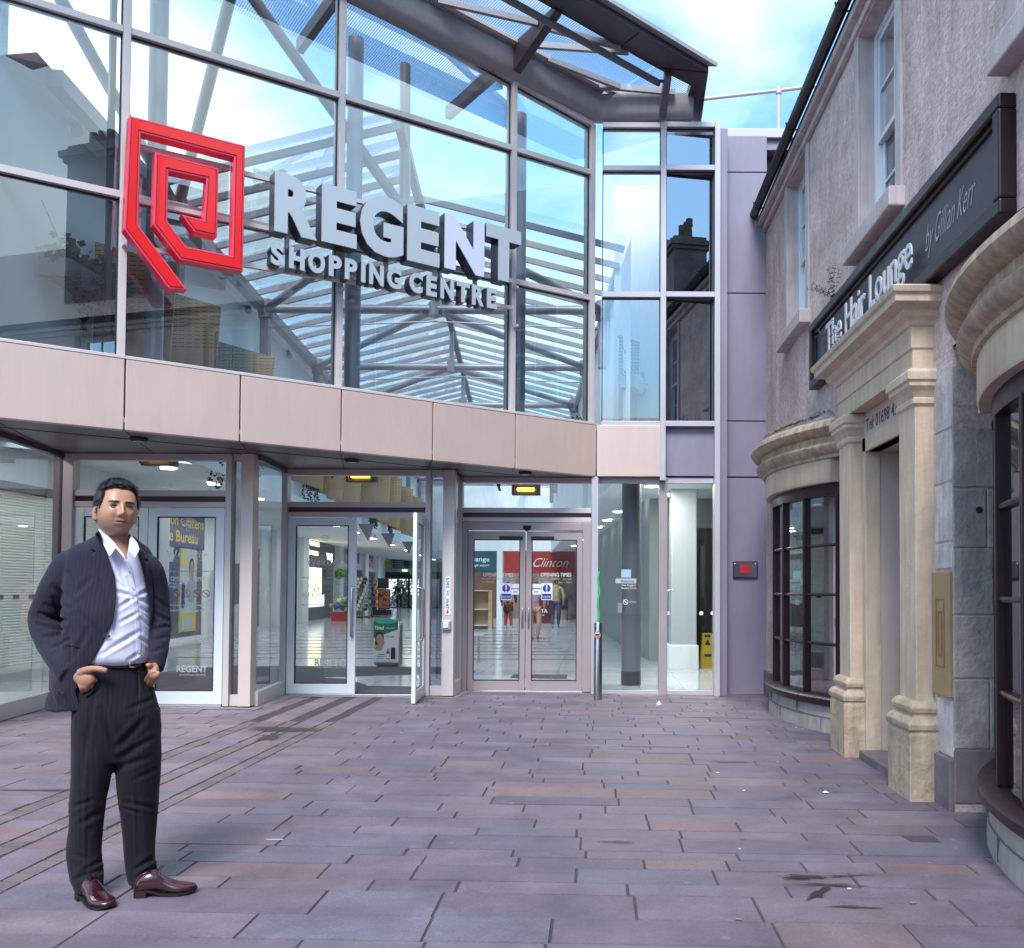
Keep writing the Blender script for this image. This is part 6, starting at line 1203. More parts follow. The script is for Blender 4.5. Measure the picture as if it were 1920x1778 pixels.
b = MB(); b.prism([(-.05, .40), (.05, .40), (0, .50)], g+Vector((0, -.145, 0)), (1, 0, 0), (0, .2, 1), (0, 1, 0), -.004, .0); b.prism([(-.06, .20), (.06, .20), (.06, .24), (-.06, .24)], g+Vector((0, -.145, 0)), (1, 0, 0), (0, .2, 1), (0, 1, 0), -.004, .0); b.prism([(-.05, .53), (.05, .53), (.05, .57), (-.05, .57)], g+Vector((0, -.145, 0)), (1, 0, 0), (0, .2, 1), (0, 1, 0), -.004, .0); b.build('print', M_INK, ws)
# stickers on the frontal glass
st_ = thing('window_sticker', P(1176, 1085, Y=11.85), 'pale blue and grey welcome stickers on the glass right of the steel post', 'sticker')
s = MB(); flat(s, 1165, 1183, 1068, 1083, 11.852); s.build('blue_label', mat('pale blue film', (.35, .52, .68), .5), st_); s = MB(); flat(s, 1154, 1193, 1085, 1094, 11.852); s.build('grey_label', mat('grey film', (.42, .47, .50), .5), st_)
decal(st_, 'Welcome', 1164, 1188, 1092, 1087, 11.848, M_INK); decal(st_, 'The Regent', 1165, 1192, 1099, 1096, 11.852); decal(st_, 'Shopping Centre', 1165, 1193, 1104, 1101, 11.852); s = MB(); ring(s, P(1173, 1129, Y=11.85), .035, .007, 11.85, slash=True); s.build('rule_symbol', M_DECAL, st_); decal(st_, 'NO SMOKING', 1180, 1193, 1131, 1127, 11.852, M_DECALG)
s = MB()
for px in (1252, 1315, 1336): s.disc(P(px, 1150, Y=11.85), (1, 0, 0), (0, 0, 1), .027, 16)
tag(s.build('window_sticker', M_PAPER, None, loc=P(1300, 1150, Y=11.85)), 'row of white safety dots on the rightmost glass', 'sticker')
b = MB(); q = P(1253, 1120, Y=12.6); b.tube([q+Vector((.06, .1, .1)), q+Vector((-.02, .02, .09)), q+Vector((-.03, 0, 0)), q+Vector((-.03, 0, -.1))], .014, 8); b.build('lobby_door_handle', M_WALL, centre, smooth=True)
# roller shutter at the left
M_SHUT = mat('pale roller shutter', (.74, .77, .72), .4, .2, var=.12, vscale=1)
rs_ = thing('roller_shutter', (-7.9, 13, 0), 'closed pale grey green roller shutter behind the left glass', 'shutter')
b = MB(); n = 60; vs = []; fs = []
for k in range(n*4+1):
    z = .28+k*(2.35)/(n*4); x = -7.86+.012*[0, 1, 1.25, 1][k % 4]; vs += [(x, 7.3, z), (x, 16.2, z)]
for k in range(n*4): fs.append((2*k, 2*k+1, 2*k+3, 2*k+2))
b.add(vs, fs); b.build('curtain', M_SHUT, rs_)
b = MB(); b.box(-7.92, -7.78, 7.3, 16.3, 2.63, 2.74); b.build('head_box', M_STEELD, rs_); b = MB(); b.box(-7.9, -7.83, 7.3, 16.2, .20, .28); b.build('bottom_rail', M_SHUT, rs_)
b = MB()
for k in range(26): y = 7.6+k*.33; b.box(-7.84, -7.835, y, y+.12, 1.18, 1.24)
b.build('slot_row', M_STEELD, rs_)
MB().box(-7.95, -7.75, 7.2, 16.3, 0.0, .2).build('plinth', M_WALL2, centre)
# downlights in the mall ceilings (lit lamps)
M_DL = emit('lit downlight', (1, .97, .90), 4.0)
dl = []
for Y in (13, 15, 17.5, 20, 22.5, 25, 28, 31.5, 36, 41, 47, 54):
    dl.append((XL(Y)-.75, Y, 3.07)); 
    if Y < 40: dl.append((XR(Y)+.75, Y, 3.07))
    if Y > 16: dl.append((XL(Y)-2.2, Y, 3.22))
for x, y in ((.7, 13.4), (1.5, 13.4), (.5, 15), (1.3, 16.2)): dl.append((x, y, 3.05))
for x, y in ((-6.7, 9.2), (-6.7, 11.2), (-6.9, 13.4)): dl.append((x, y, 3.28))
for i, (x, y, z) in enumerate(dl):
    b = MB(); b.disc((x, y, z-.02), (1, 0, 0), (0, 1, 0), .085, 18); b.lathe((x, y, z-.02), [(.085, 0), (.11, .0), (.11, .03)], 18)
    o = b.build('ceiling_light', M_DL, None, loc=(x, y, z)); tag(o, 'round lit downlight in the '+('lobby' if x > .3 and y < 17 else 'porch' if y < 12 else 'left mall' if x < cxr(y) else 'right mall')+' ceiling, '+('above the entrance' if y < 16 else 'over the near shops' if y < 24 else 'over the middle shops' if y < 38 else 'far inside')+(', near the bulkhead' if abs(x-cxr(y)) < 4 else ', near the shops'), 'downlight', 'lit downlights in the mall ceilings')
    if i % 3 == 0 or y < 14:
        ld = bpy.data.lights.new('ceiling_lamp', 'AREA'); ld.shape = 'DISK'; ld.size = .5; ld.energy = 9; ld.color = (1, .96, .90); lo_ = bpy.data.objects.new('ceiling_lamp', ld); C.objects.link(lo_); lo_.location = (x, y, z-.05)
MB().add([(XR(12)+.2, 12.1, 3.06), (2.25, 12.1, 3.06), (2.25, 17.1, 3.06), (XR(17)+.2, 17.1, 3.06)], [(0, 1, 2, 3)]).build('mall_ceiling', M_WALL, centre)
# bunting flags
random.seed(9)
for i, (Y) in enumerate((24, 28, 33, 39)):
    c = Vector((XL(Y)+.25, Y, 3.05)); b = MB(); b.add([c+Vector((-.22, 0, 0)), c+Vector((.22, 0, 0)), c+Vector((.05, 0, -.45))], [(0, 1, 2)]); b.add([c+Vector((-.22, .01, 0)), c+Vector((.22, .01, 0)), c+Vector((.05, .01, -.45))], [(2, 1, 0)])
    tag(b.build('bunting_flag', mat('grey flag', (.22, .20, .22), .8), None, loc=c, fix=False), 'grey triangular flag hanging from the mall bulkhead, '+['nearest of the four', 'second of the four', 'third of the four', 'farthest of the four'][i], 'flag', 'triangular flags under the bulkhead')
# people far inside
def passer(px, py, h, face, top, legs, label, skirt=None, pose=0, hair=(.03, .02, .02), arm=None, shoes=(.05, .05, .06)):
    g = P(px, py, Z=0.012); g.z = .012; r_ = thing('person', g, label, 'person', None, face); k = h/1.75
    def skin_mesh(nm, nodes, edges, m, par=r_):
        me = bpy.data.meshes.new(nm); me.from_pydata([Vector(n[0])*k for n in nodes], edges, []); o = bpy.data.objects.new(nm, me); C.objects.link(o)
        md_ = o.modifiers.new('skin', 'SKIN'); sub = o.modifiers.new('sub', 'SUBSURF'); sub.levels = sub.render_levels = 2
        for v, n in zip(me.skin_vertices[0].data, nodes): v.radius = (n[1]*k, (n[2] if len(n) > 2 else n[1])*k)
        me.skin_vertices[0].data[0].use_root = True
        dg = bpy.context.evaluated_depsgraph_get(); m2 = bpy.data.meshes.new_from_object(o.evaluated_get(dg)); o.modifiers.clear(); o.data = m2; bpy.data.meshes.remove(me)
        m2.materials.append(m); 
        for p in m2.polygons: p.use_smooth = True
        o.parent = par; return o
    s = .16*pose
    body = [((0, 0, .95), .12, .10), ((0, 0, 1.2), .11, .09), ((0, 0, 1.42), .12, .08), ((0, -.01, 1.52), .055), ((0, -.02, 1.62), .085, .095), ((0, -.02, 1.70), .06),
            ((.09, 0, .88), .085), ((.10, -s, .50), .06), ((.10, s*.6, .10), .04), ((.11, s*.6-.13, .04), .03), ((-.09, 0, .88), .085), ((-.10, s, .50), .06), ((-.10, -s*.8, .10), .04), ((-.11, -s*.8-.13, .04), .03),
            ((.20, 0, 1.40), .055), ((.27, .03, 1.14), .042), ((.27, -.06, .90), .032), ((.27, -.10, .80), .028), ((-.20, 0, 1.40), .055), ((-.27, .03, 1.14), .042), ((-.27, -.06, .90), .032), ((-.27, -.10, .80), .028)]
    ed = [(0, 1), (1, 2), (2, 3), (3, 4), (4, 5), (0, 6), (6, 7), (7, 8), (8, 9), (0, 10), (10, 11), (11, 12), (12, 13), (2, 14), (14, 15), (15, 16), (16, 17), (2, 18), (18, 19), (19, 20), (20, 21)]
    skin_mesh('body', body, ed, mat('skin tone', (.42, .24, .17), .5)).name = 'body'
    tp_ = [((0, 0, 1.0), .145, .12), ((0, 0, 1.2), .135, .115), ((0, 0, 1.42), .14, .10), ((0, 0, 1.49), .07, .07), ((.20, 0, 1.40), .068), ((.27, .03, 1.14), .056), ((.27, -.05, .93), .044), ((-.20, 0, 1.40), .068), ((-.27, .03, 1.14), .056), ((-.27, -.05, .93), .044)]
    skin_mesh('top', tp_, [(0, 1), (1, 2), (2, 3), (2, 4), (4, 5), (5, 6), (2, 7), (7, 8), (8, 9)], top)
    if skirt: skin_mesh('skirt', [((0, 0, 1.05), .14, .12), ((0, 0, .8), .20, .16), ((0, 0, .52), .24, .18)], [(0, 1), (1, 2)], skirt)
    lg = [((0, 0, .95), .135, .11), ((.09, 0, .88), .10), ((.10, -s, .50), .075), ((.10, s*.6, .10), .055), ((-.09, 0, .88), .10), ((-.10, s, .50), .075), ((-.10, -s*.8, .10), .055)]
    skin_mesh('trousers', lg, [(0, 1), (1, 2), (2, 3), (0, 4), (4, 5), (5, 6)], legs)
    skin_mesh('hair', [((0, .0, 1.69), .085, .09), ((0, .03, 1.64), .088, .085), ((0, .04, 1.56), .06, .05)], [(0, 1), (1, 2)], mat('hair %s' % str(hair), hair, .6))
    for sx, sy in ((.11, s*.6), (-.11, -s*.8)): skin_mesh('shoe', [((sx, sy+.03, .045), .045), ((sx, sy-.07, .04), .042), ((sx, sy-.16, .03), .032)], [(0, 1), (1, 2)], mat('shoe %s' % str(shoes), shoes, .5))
dk = mat('black coat', (.012, .010, .014), .7)
passer(748, 1142.5, 1.72, .4, dk, dk, 'dark silhouetted person in a long coat walking by the far doors', pose=1)
passer(953, 1178, 1.62, 3.0, mat('dark plum dress', (.045, .012, .02), .7), mat('red tights', (.35, .04, .03), .6), 'woman in a dark plum dress and red tights walking away inside the right doors', skirt=mat('dark plum dress', (.045, .012, .02), .7), pose=.3, shoes=(.5, .5, .5))
passer(1003, 1200, 1.60, 3.4, mat('pink top', (.50, .24, .36), .7), mat('skin tone', (.42, .24, .17), .5), 'woman in a pink top and dark shorts walking away behind the right leaf', pose=.7, hair=(.2, .1, .06))
passer(1042, 1178, 1.70, 3.3, mat('yellow checked shirt', (.42, .40, .20), .8, var=.5, vscale=8), mat('dark jeans', (.03, .04, .09), .7), 'person in yellow checked shirt and jeans walking past the coffee kiosk', pose=.8, shoes=(.03, .12, .4))
b = MB(); g = P(1003, 1200, Z=0); tag(MB().box(g.x-.16, g.x+.14, g.y-.13, g.y+.13, .72, .93).build('shorts_bag', M_DKB, None, bevel=.05, loc=(g.x, g.y, .8)), 'dark bag at the hip of the woman in pink', 'bag')
# ================================================================== the man
from mathutils.bvhtree import BVHTree
YM0 = 3.95
CRT = CR.transposed()
def topx(p):
    q = CRT @ (Vector(p)-Vector((0, 0, CAM_H))); return PX0+FPX*q.x/-q.z, PY0-FPX*q.y/-q.z
def MP_(px, py, d=0): return P(px, py, Y=YM0+d)
man = thing('person', (-2.03, YM0, gz(-2)), 'man in dark pinstripe suit and open-necked white shirt, both hands in his pockets', 'person')
def ring_pts(c, ax, ay, a, b, n=28, p=2.0):
    out = []
    for k in range(n):
        t = 2*pi*k/n; cx, sy = cos(t), sin(t); e = 2/p
        out.append(c+ax*a*math.copysign(abs(cx)**e, cx)+ay*b*math.copysign(abs(sy)**e, sy))
    return out
def loft(mb, rings):
    n = len(rings[0]); b = len(mb.v)
    for r in rings: mb.v += r
    for i in range(len(rings)-1):
        for k in range(n): mb.f.append((b+i*n+k, b+i*n+(k+1) % n, b+(i+1)*n+(k+1) % n, b+(i+1)*n+k))
    mb.f.append(tuple(b+k for k in reversed(range(n)))); mb.f.append(tuple(b+(len(rings)-1)*n+k for k in range(n)))
X_, Y_ = Vector((1, 0, 0)), Vector((0, 1, 0)); VA = math.atan2(2.03, 3.95)
def smooth_rows(rows, m=4):                       # catmull-rom through rows of numbers
    out = []
    for i in range(len(rows)-1):
        p0, p1, p2, p3 = rows[max(i-1, 0)], rows[i], rows[i+1], rows[min(i+2, len(rows)-1)]
        for k in range(m):
            t = k/m; out.append(tuple(.5*((2*b)+(-a+c)*t+(2*a-5*b+4*c-d)*t*t+(-a+3*b-3*c+d)*t**3) for a, b, c, d in zip(p0, p1, p2, p3)))
    out.append(tuple(rows[-1])); return out
def vloft(mb, rows, p=2.3, tilt=0):               # rows (y, xl, xr, half depth, depth): level rings seen at these pixels
    R_ = []
    for y, xl, xr, b, d in smooth_rows(rows):
        a0, a1 = MP_(xl, y, d), MP_(xr, y, d); c = (a0+a1)/2; ax = Vector((cos(VA), sin(VA), 0)); ay = Vector((-sin(VA), cos(VA), 0)); R_.append(ring_pts(c, ax, ay, (a1-a0).length/2*cos(VA), b, p=p))
    loft(mb, R_)
def limb(mb, rows, n=20, flat=1.0):               # rows (x, y, depth, radius)
    rows = smooth_rows(rows, 5); pts = [MP_(x, y, d) for x, y, d, r in rows]; R_ = []; up = None
    for i, p in enumerate(pts):
        t = (pts[min(i+1, len(pts)-1)]-pts[max(i-1, 0)]).normalized()
        if up is None: up = t.cross(Y_).normalized()
        q = t.cross(up).normalized(); up = q.cross(t).normalized(); R_.append(ring_pts(p, up, q, rows[i][3], rows[i][3]*flat, n=n, p=2.0))
    loft(mb, R_)
def remeshed(mb, voxel, it=6, fac=.5):
    me = bpy.data.meshes.new('r'); me.from_pydata(mb.v, [], mb.f); bm = bmesh.new(); bm.from_mesh(me); bmesh.ops.recalc_face_normals(bm, faces=bm.faces); bm.to_mesh(me); bm.free()
    o = bpy.data.objects.new('r', me); C.objects.link(o); m = o.modifiers.new('r', 'REMESH'); m.mode = 'VOXEL'; m.voxel_size = voxel; m.adaptivity = 0
    if it: s = o.modifiers.new('s', 'SMOOTH'); s.iterations = it; s.factor = fac
    dg = bpy.context.evaluated_depsgraph_get(); m2 = bpy.data.meshes.new_from_object(o.evaluated_get(dg)); bpy.data.objects.remove(o); bpy.data.meshes.remove(me); return m2
def segd(px, py, a, b):
    ax, ay = a; bx, by = b; dx, dy = bx-ax, by-ay; t = max(0, min(1, ((px-ax)*dx+(py-ay)*dy)/(dx*dx+dy*dy+1e-9))); return hypot(px-ax-dx*t, py-ay-dy*t), t
def folds(me, fl, amp=.004, fs=9, seed=0):
    """press creases (pixel polylines: a, b, width px, depth m) and small random waves into the camera side"""
    N_ = [v.normal.copy() for v in me.vertices]
    for v, nrm in zip(me.vertices, N_):
        px, py = topx(v.co); d = 0
        if nrm.y < .35:
            for a, b, w_, dp in fl:
                if min(a[0], b[0])-3*w_ < px < max(a[0], b[0])+3*w_ and min(a[1], b[1])-3*w_ < py < max(a[1], b[1])+3*w_:
                    q, t = segd(px, py, a, b); taper = sin(pi*min(1, max(.0, .15+.7*t))); d -= dp*taper*(math.exp(-(q/w_)**2)-.55*math.exp(-((q-w_*1.5)/(w_*.9))**2))
        c = v.co; d += amp*noise.noise(Vector((c.x*fs+seed, c.y*fs, c.z*fs*.55)))+amp*.45*noise.noise(Vector((c.x*fs*2.6, c.y*fs*2.6+seed, c.z*fs*1.4)))
        v.co = c+nrm*d
def cutout(me, poly, keep_back=True):
    bm = bmesh.new(); bm.from_mesh(me)
    def inside(x, y):
        r = False; j = len(poly)-1
        for i in range(len(poly)):
            if (poly[i][1] > y) != (poly[j][1] > y) and x < (poly[j][0]-poly[i][0])*(y-poly[i][1])/(poly[j][1]-poly[i][1])+poly[i][0]: r = not r
            j = i
        return r
    dl_ = [f for f in bm.faces if f.normal.y < .15 and inside(*topx(f.calc_center_median()))]
    bmesh.ops.delete(bm, geom=dl_, context='FACES')
    for _ in range(14):
        nw = {}
        for v in bm.verts:
            if v.is_boundary:
                nb = [e.other_vert(v) for e in v.link_edges if e.is_boundary]
                if len(nb) == 2: nw[v] = (nb[0].co+nb[1].co+v.co)/3
        for v, c in nw.items(): v.co = c
    bm.to_mesh(me); bm.free()
def place(me, name, m, parent=man, smooth=True, solid=0, label=None):
    M = wmat(parent).inverted(); me.transform(M); me.materials.clear(); me.materials.append(m)
    for p in me.polygons: p.use_smooth = smooth; p.material_index = 0
    o = bpy.data.objects.new(name, me); C.objects.link(o); o.parent = parent
    if solid: s = o.modifiers.new('solid', 'SOLIDIFY'); s.thickness = solid; s.offset = -1
    return tag(o, label)
def bvh(*mes):
    vs, fs = [], []
    for me in mes: b = len(vs); vs += [v.co.copy() for v in me.vertices]; fs += [[b+i for i in p.vertices] for p in me.polygons]
    return BVHTree.FromPolygons(vs, fs)
def drape(poly, tree, off, name, m, parent=man, th=.003, cuts=4, dflt=0, lift=None, smooth=True):
    """a cloth patch cut to a pixel outline and laid on what it covers"""
    bm = bmesh.new(); vs = [bm.verts.new((x, y, 0)) for x, y in poly]; bm.faces.new(vs); bmesh.ops.triangulate(bm, faces=bm.faces)
    for _ in range(cuts):
        le = [e for e in bm.edges if e.calc_length() > 4]
        if not le: break
        bmesh.ops.subdivide_edges(bm, edges=le, cuts=1); bmesh.ops.triangulate(bm, faces=bm.faces)
    o = Vector((0, 0, CAM_H)); last = None; hits = {}
    for v in bm.verts:
        d = ray(v.co.x, v.co.y).normalized(); loc, nr, i, ds = tree.ray_cast(o, d)
        hits[v] = (d, ds if loc is not None and abs(loc.y-YM0) < .45 else None)
    ok = [h[1] for h in hits.values() if h[1]]; md = sum(ok)/len(ok) if ok else 4.0
    for v, (d, ds) in hits.items():
        x, y = v.co.x, v.co.y; e = off+(lift(x, y) if lift else 0); v.co = o+d*((ds or md)-e)
    bmesh.ops.recalc_face_normals(bm, faces=bm.faces); me = bpy.data.meshes.new(name); bm.to_mesh(me); bm.free()
    sm = sum(p.normal.y for p in me.polygons)
    if sm > 0: me.flip_normals()
    return place(me, name, m, parent, smooth, th)
def suit(name, col, stripe, k):
    m = bpy.data.materials.new(name); m.use_nodes = True; t = m.node_tree; b = t.nodes['Principled BSDF']; l = t.links.new
    co = N(t, 'ShaderNodeTexCoord'); nz = N(t, 'ShaderNodeTexNoise', i_Scale=3.0, i_Detail=2.0); l(co.outputs['Object'], nz.inputs['Vector'])
    sp = N(t, 'ShaderNodeSeparateXYZ'); l(co.outputs['Object'], sp.inputs[0]); ad = N(t, 'ShaderNodeMath', operation='MULTIPLY_ADD'); ad.inputs[1].default_value = .012; l(nz.outputs['Fac'], ad.inputs[0]); l(sp.outputs[0], ad.inputs[2])
    mu = N(t, 'ShaderNodeMath', operation='MULTIPLY'); mu.inputs[1].default_value = k; l(ad.outputs[0], mu.inputs[0]); fr = N(t, 'ShaderNodeMath', operation='FRACT'); l(mu.outputs[0], fr.inputs[0]); lt = N(t, 'ShaderNodeMath', operation='LESS_THAN'); lt.inputs[1].default_value = .16; l(fr.outputs[0], lt.inputs[0])
    mx_ = N(t, 'ShaderNodeMixRGB'); mx_.inputs[1].default_value = (*col, 1); mx_.inputs[2].default_value = (*stripe, 1); l(lt.outputs[0], mx_.inputs[0]); l(mx_.outputs[0], b.inputs['Base Color'])
    b.inputs['Roughness'].default_value = .85; b.inputs['Sheen Weight'].default_value = .06; b.inputs['Specular IOR Level'].default_value = .2
    n2 = N(t, 'ShaderNodeTexNoise', i_Scale=420.0, i_Detail=2.0); l(co.outputs['Object'], n2.inputs['Vector']); bp = N(t, 'ShaderNodeBump', i_Strength=.2, i_Distance=.001); l(n2.outputs['Fac'], bp.inputs['Height']); l(bp.outputs[0], b.inputs['Normal']); return m
M_JK = suit('pinstripe jacket cloth', (.020, .0185, .033), (.027, .026, .046), 62); M_TR = suit('pinstripe trouser cloth', (.012, .010, .016), (.0165, .0145, .023), 58)
M_SHIRT = mat('white shirt cotton', (.60, .62, .80), .7, bump=.1, bscale=300); M_LINING = mat('dark seam cloth', (.01, .01, .015), .8)  # the near-black cloth is for the pocket welt and fly seam
# ---- trousers
b = MB()
vloft(b, [(1238, 152, 281, .115, .02), (1260, 143, 284, .122, .02), (1300, 137, 293, .128, .02), (1345, 135, 303, .130, .02), (1385, 136, 304, .122, .03), (1425, 150, 290, .09, .03)], 2.4)
def leg(rows): vloft(b, rows, 2.1)
leg([(1330, 136, 216, .095, -.01), (1400, 134, 215, .105, -.02), (1450, 133, 211, .098, -.025), (1500, 130, 199, .088, -.03), (1550, 128, 193, .080, -.03), (1600, 125, 191, .072, -.03), (1640, 129, 194, .070, -.04), (1669, 137, 194, .072, -.05)])
leg([(1330, 212, 303, .10, .05), (1400, 215, 303, .108, .06), (1450, 216, 301, .10, .07), (1500, 221, 298, .09, .085), (1550, 227, 294, .082, .095), (1600, 232, 291, .074, .10), (1632, 237, 295, .072, .10), (1655, 243, 305, .075, .09)])
tm_ = remeshed(b, .006, 5)
folds(tm_, [((178, 1290), (160, 1420), 5, .004), ((216, 1400), (190, 1330), 7, .009), ((240, 1330), (290, 1310), 5, .005), ((222, 1400), (270, 1350), 7, .010), ((225, 1420), (285, 1385), 6, .008), ((222, 1440), (280, 1420), 6, .006), ((255, 1460), (298, 1440), 5, .004), ((235, 1505), (295, 1515), 5, .007), ((228, 1515), (262, 1525), 4, .006), ((133, 1515), (175, 1500), 5, .006), ((150, 1545), (192, 1520), 6, .007), ((140, 1530), (168, 1560), 5, .005),
    ((140, 1650), (190, 1630), 5, .009), ((150, 1640), (192, 1612), 5, .007), ((262, 1642), (300, 1622), 5, .010), ((255, 1630), (293, 1605), 5, .007), ((130, 1600), (160, 1610), 5, .005), ((165, 1330), (150, 1470), 6, .003), ((250, 1470), (255, 1600), 4, -.004), ((160, 1450), (158, 1620), 4, -.004), ((258, 1255), (262, 1320), 3, .004), ((200, 1258), (205, 1320), 3, .003)], .0055, 9, 3)
TT = bvh(tm_)
# ---- shirt
b = MB()
vloft(b, [(1000, 190, 247, .066, .02), (1015, 180, 256, .075, .02), (1035, 154, 270, .084, .02), (1060, 146, 279, .096, .02), (1100, 140, 284, .116, .02), (1150, 136, 287, .138, .02), (1190, 138, 287, .143, .018), (1220, 142, 286, .142, .015), (1236, 148, 284, .136, .015), (1246, 154, 281, .120, .02)], 2.3, radians(8))
sm_ = remeshed(b, .0055, 5)
folds(sm_, [((252, 1120), (215, 1108), 4, .008), ((250, 1122), (222, 1140), 4, .007), ((256, 1118), (280, 1105), 4, .007), ((257, 1122), (281, 1132), 4, .006), ((253, 1112), (238, 1085), 4, .006), ((258, 1150), (225, 1168), 4, .006), ((262, 1158), (282, 1175), 3.5, .006), ((262, 1185), (205, 1215), 5, .007), ((262, 1195), (282, 1210), 3.5, .006), ((240, 1200), (190, 1228), 4, .005), ((262, 1225), (240, 1238), 4, .005), ((225, 1070), (238, 1100), 4, .004), ((265, 1140), (280, 1150), 3, .005), ((220, 1090), (235, 1105), 3, .004)], .004, 10, 8)
TS = bvh(sm_); cutout(sm_, [(190, 985), (250, 985), (250, 1008), (244, 1030), (236, 1053), (226, 1042), (206, 1020), (193, 1002)])
# ---- jacket
b = MB()
vloft(b, [(1002, 186, 250, .060, .035), (1014, 168, 262, .085, .03), (1028, 136, 280, .105, .03), (1045, 124, 289, .115, .03), (1075, 121, 291, .128, .03), (1110, 119, 291, .142, .025), (1150, 117, 293, .158, .02), (1190, 118, 291, .160, .02), (1230, 113, 290, .160, .025), (1275, 99, 288, .155, .035), (1326, 84, 284, .15, .04)], 2.3, radians(8))
limb(b, [(158, 1050, .0, .058), (136, 1062, -.01, .074), (114, 1092, -.005, .072), (95, 1130, .03, .068), (85, 1165, .045, .070), (98, 1205, .0, .066), (120, 1240, -.06, .062), (139, 1266, -.10, .060)])
limb(b, [(258, 1058, .05, .05), (276, 1068, .055, .062), (289, 1100, .085, .058), (296, 1145, .10, .052), (298, 1180, .085, .050), (294, 1220, .03, .046), (287, 1256, -.02, .043)])
jm = remeshed(b, .0055, 9, .55)
folds(jm, [((75, 1150), (125, 1165), 4, .010), ((70, 1170), (118, 1182), 4, .011), ((78, 1195), (115, 1190), 4, .009), ((85, 1135), (130, 1140), 5, .006), ((98, 1215), (128, 1200), 4, .008), ((100, 1100), (128, 1122), 6, .007), ((130, 1075), (142, 1110), 6, .007), ((112, 1150), (100, 1120), 4, .005), ((60, 1180), (95, 1240), 6, -.003), ((290, 1120), (312, 1140), 4, .006), ((290, 1150), (316, 1165), 4, .008), ((288, 1180), (314, 1175), 4, .008), ((285, 1200), (312, 1195), 4, .007), ((282, 1225), (306, 1215), 4, .005), ((150, 1150), (190, 1195), 6, .004), ((145, 1110), (170, 1085), 6, .004), ((140, 1230), (165, 1180), 6, .005), ((128, 1180), (132, 1240), 5, .006), ((90, 1290), (105, 1325), 6, .006), ((110, 1290), (118, 1328), 5, .006)], .0045, 9, 1)
TJ0 = bvh(jm)
cutout(jm, [(184, 994), (203, 990), (240, 990), (250, 1008), (262, 1030), (272, 1080), (281, 1120), (281, 1180), (278, 1240), (279, 1262), (300, 1345), (150, 1345), (147, 1316), (140, 1300), (152, 1262), (176, 1235), (196, 1199), (211, 1162), (216, 1122), (213, 1080), (202, 1045), (192, 1018)])
# button-through end of the sleeves: cut the caps open
jk = place(jm, 'jacket', M_JK, solid=.004)
tr = place(tm_, 'trousers', M_TR)
shirt = place(sm_, 'shirt', M_SHIRT, solid=.003)
drape([(185, 994), (177, 1008), (170, 1029), (180, 1034), (172, 1040), (180, 1066), (193, 1103), (203, 1140), (205, 1182), (213, 1162), (218, 1122), (215, 1079), (203, 1045), (192, 1016)], TJ0, .006, 'lapel', M_JK, jk, .004, 6, lift=lambda x, y: .004)
drape([(250, 1008), (261, 1024), (273, 1036), (277, 1049), (268, 1047), (279, 1057), (286, 1090), (288, 1135), (283, 1165), (279, 1120), (270, 1080), (259, 1040)], TJ0, .006, 'lapel', M_JK, jk, .004, 6, lift=lambda x, y: .004)
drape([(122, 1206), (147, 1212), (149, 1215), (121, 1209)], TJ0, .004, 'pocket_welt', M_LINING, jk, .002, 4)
drape([(101, 1283), (138, 1303), (167, 1254), (134, 1228)], TJ0, -.2, 'cuff_seam', M_LINING, jk, .001, 2) if False else None
btn = MB()
for px, py in ((198, 1191), (206, 1193)):
    h = TJ0.ray_cast(Vector((0, 0, CAM_H)), ray(px, py).normalized())[0]; btn.disc(h+Vector((0, -.007, 0)), (1, 0, 0), (0, 0, 1), .009 if px < 200 else .006, 12)
btn.build('button', mat('dark button', (.03, .025, .03), .3), jk)
btn = MB()
for k in range(4):
    q = MP_(103+k*4.2, 1283+k*5.2, -.155); btn.disc(q, (1, 0, 0), (0, 0, 1), .006, 10)
btn.build('cuff_buttons', mat('dark button', (.03, .025, .03), .3), jk)
# shirt front: placket, buttons, collar
pl = [(237, 1050), (245, 1075), (250, 1100), (254, 1130), (258, 1165), (261, 1200), (262, 1236)]
drape([(x-5, y) for x, y in pl]+[(x+4, y) for x, y in reversed(pl)], TS, .0025, 'placket', M_SHIRT, shirt, .002, 5)
for k, (x, y) in enumerate(((244, 1072), (251, 1104), (251, 1122), (258, 1158), (261, 1192), (262, 1222))):
    h = TS.ray_cast(Vector((0, 0, CAM_H)), ray(x, y).normalized())[0]; MB().disc(h+Vector((0, -.0075, 0)), (1, 0, 0), (0, 0, 1), .0052, 12).build('shirt_button', mat('pearl button', (.35, .36, .45), .3), shirt)
# belt
bp_ = [(150, 1241), (190, 1243), (225, 1245), (260, 1243), (279, 1238)]
drape([(x, y-3) for x, y in bp_]+[(x, y+8) for x, y in reversed(bp_)], TT, .010, 'belt', mat('black belt leather', (.008, .008, .010), .35), man, .006, 5)
for x0, x1, y0, y1 in ((243, 254, 1241, 1243), (243, 254, 1250, 1252.4), (243, 245.5, 1241, 1252.4)): drape([(x0, y0), (x1, y0), (x1, y1), (x0, y1)], TT, .020, 'belt_buckle', mat('steel buckle', (.5, .5, .5), .2, 1), man, .003, 2)
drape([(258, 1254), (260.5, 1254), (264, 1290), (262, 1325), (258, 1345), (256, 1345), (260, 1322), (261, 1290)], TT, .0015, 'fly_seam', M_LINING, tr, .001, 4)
drape([(173, 1262), (180, 1266), (187, 1280), (181, 1293), (165, 1305), (160, 1308), (158, 1304), (172, 1296), (181, 1285), (182, 1275), (176, 1268)], TT, .007, 'pocket_edge', M_TR, tr, .004, 5)
drape([(288, 1256), (293, 1262), (291, 1276), (285, 1287), (279, 1292), (281, 1286), (287, 1272)], TT, .008, 'pocket_edge', M_TR, tr, .004, 5)
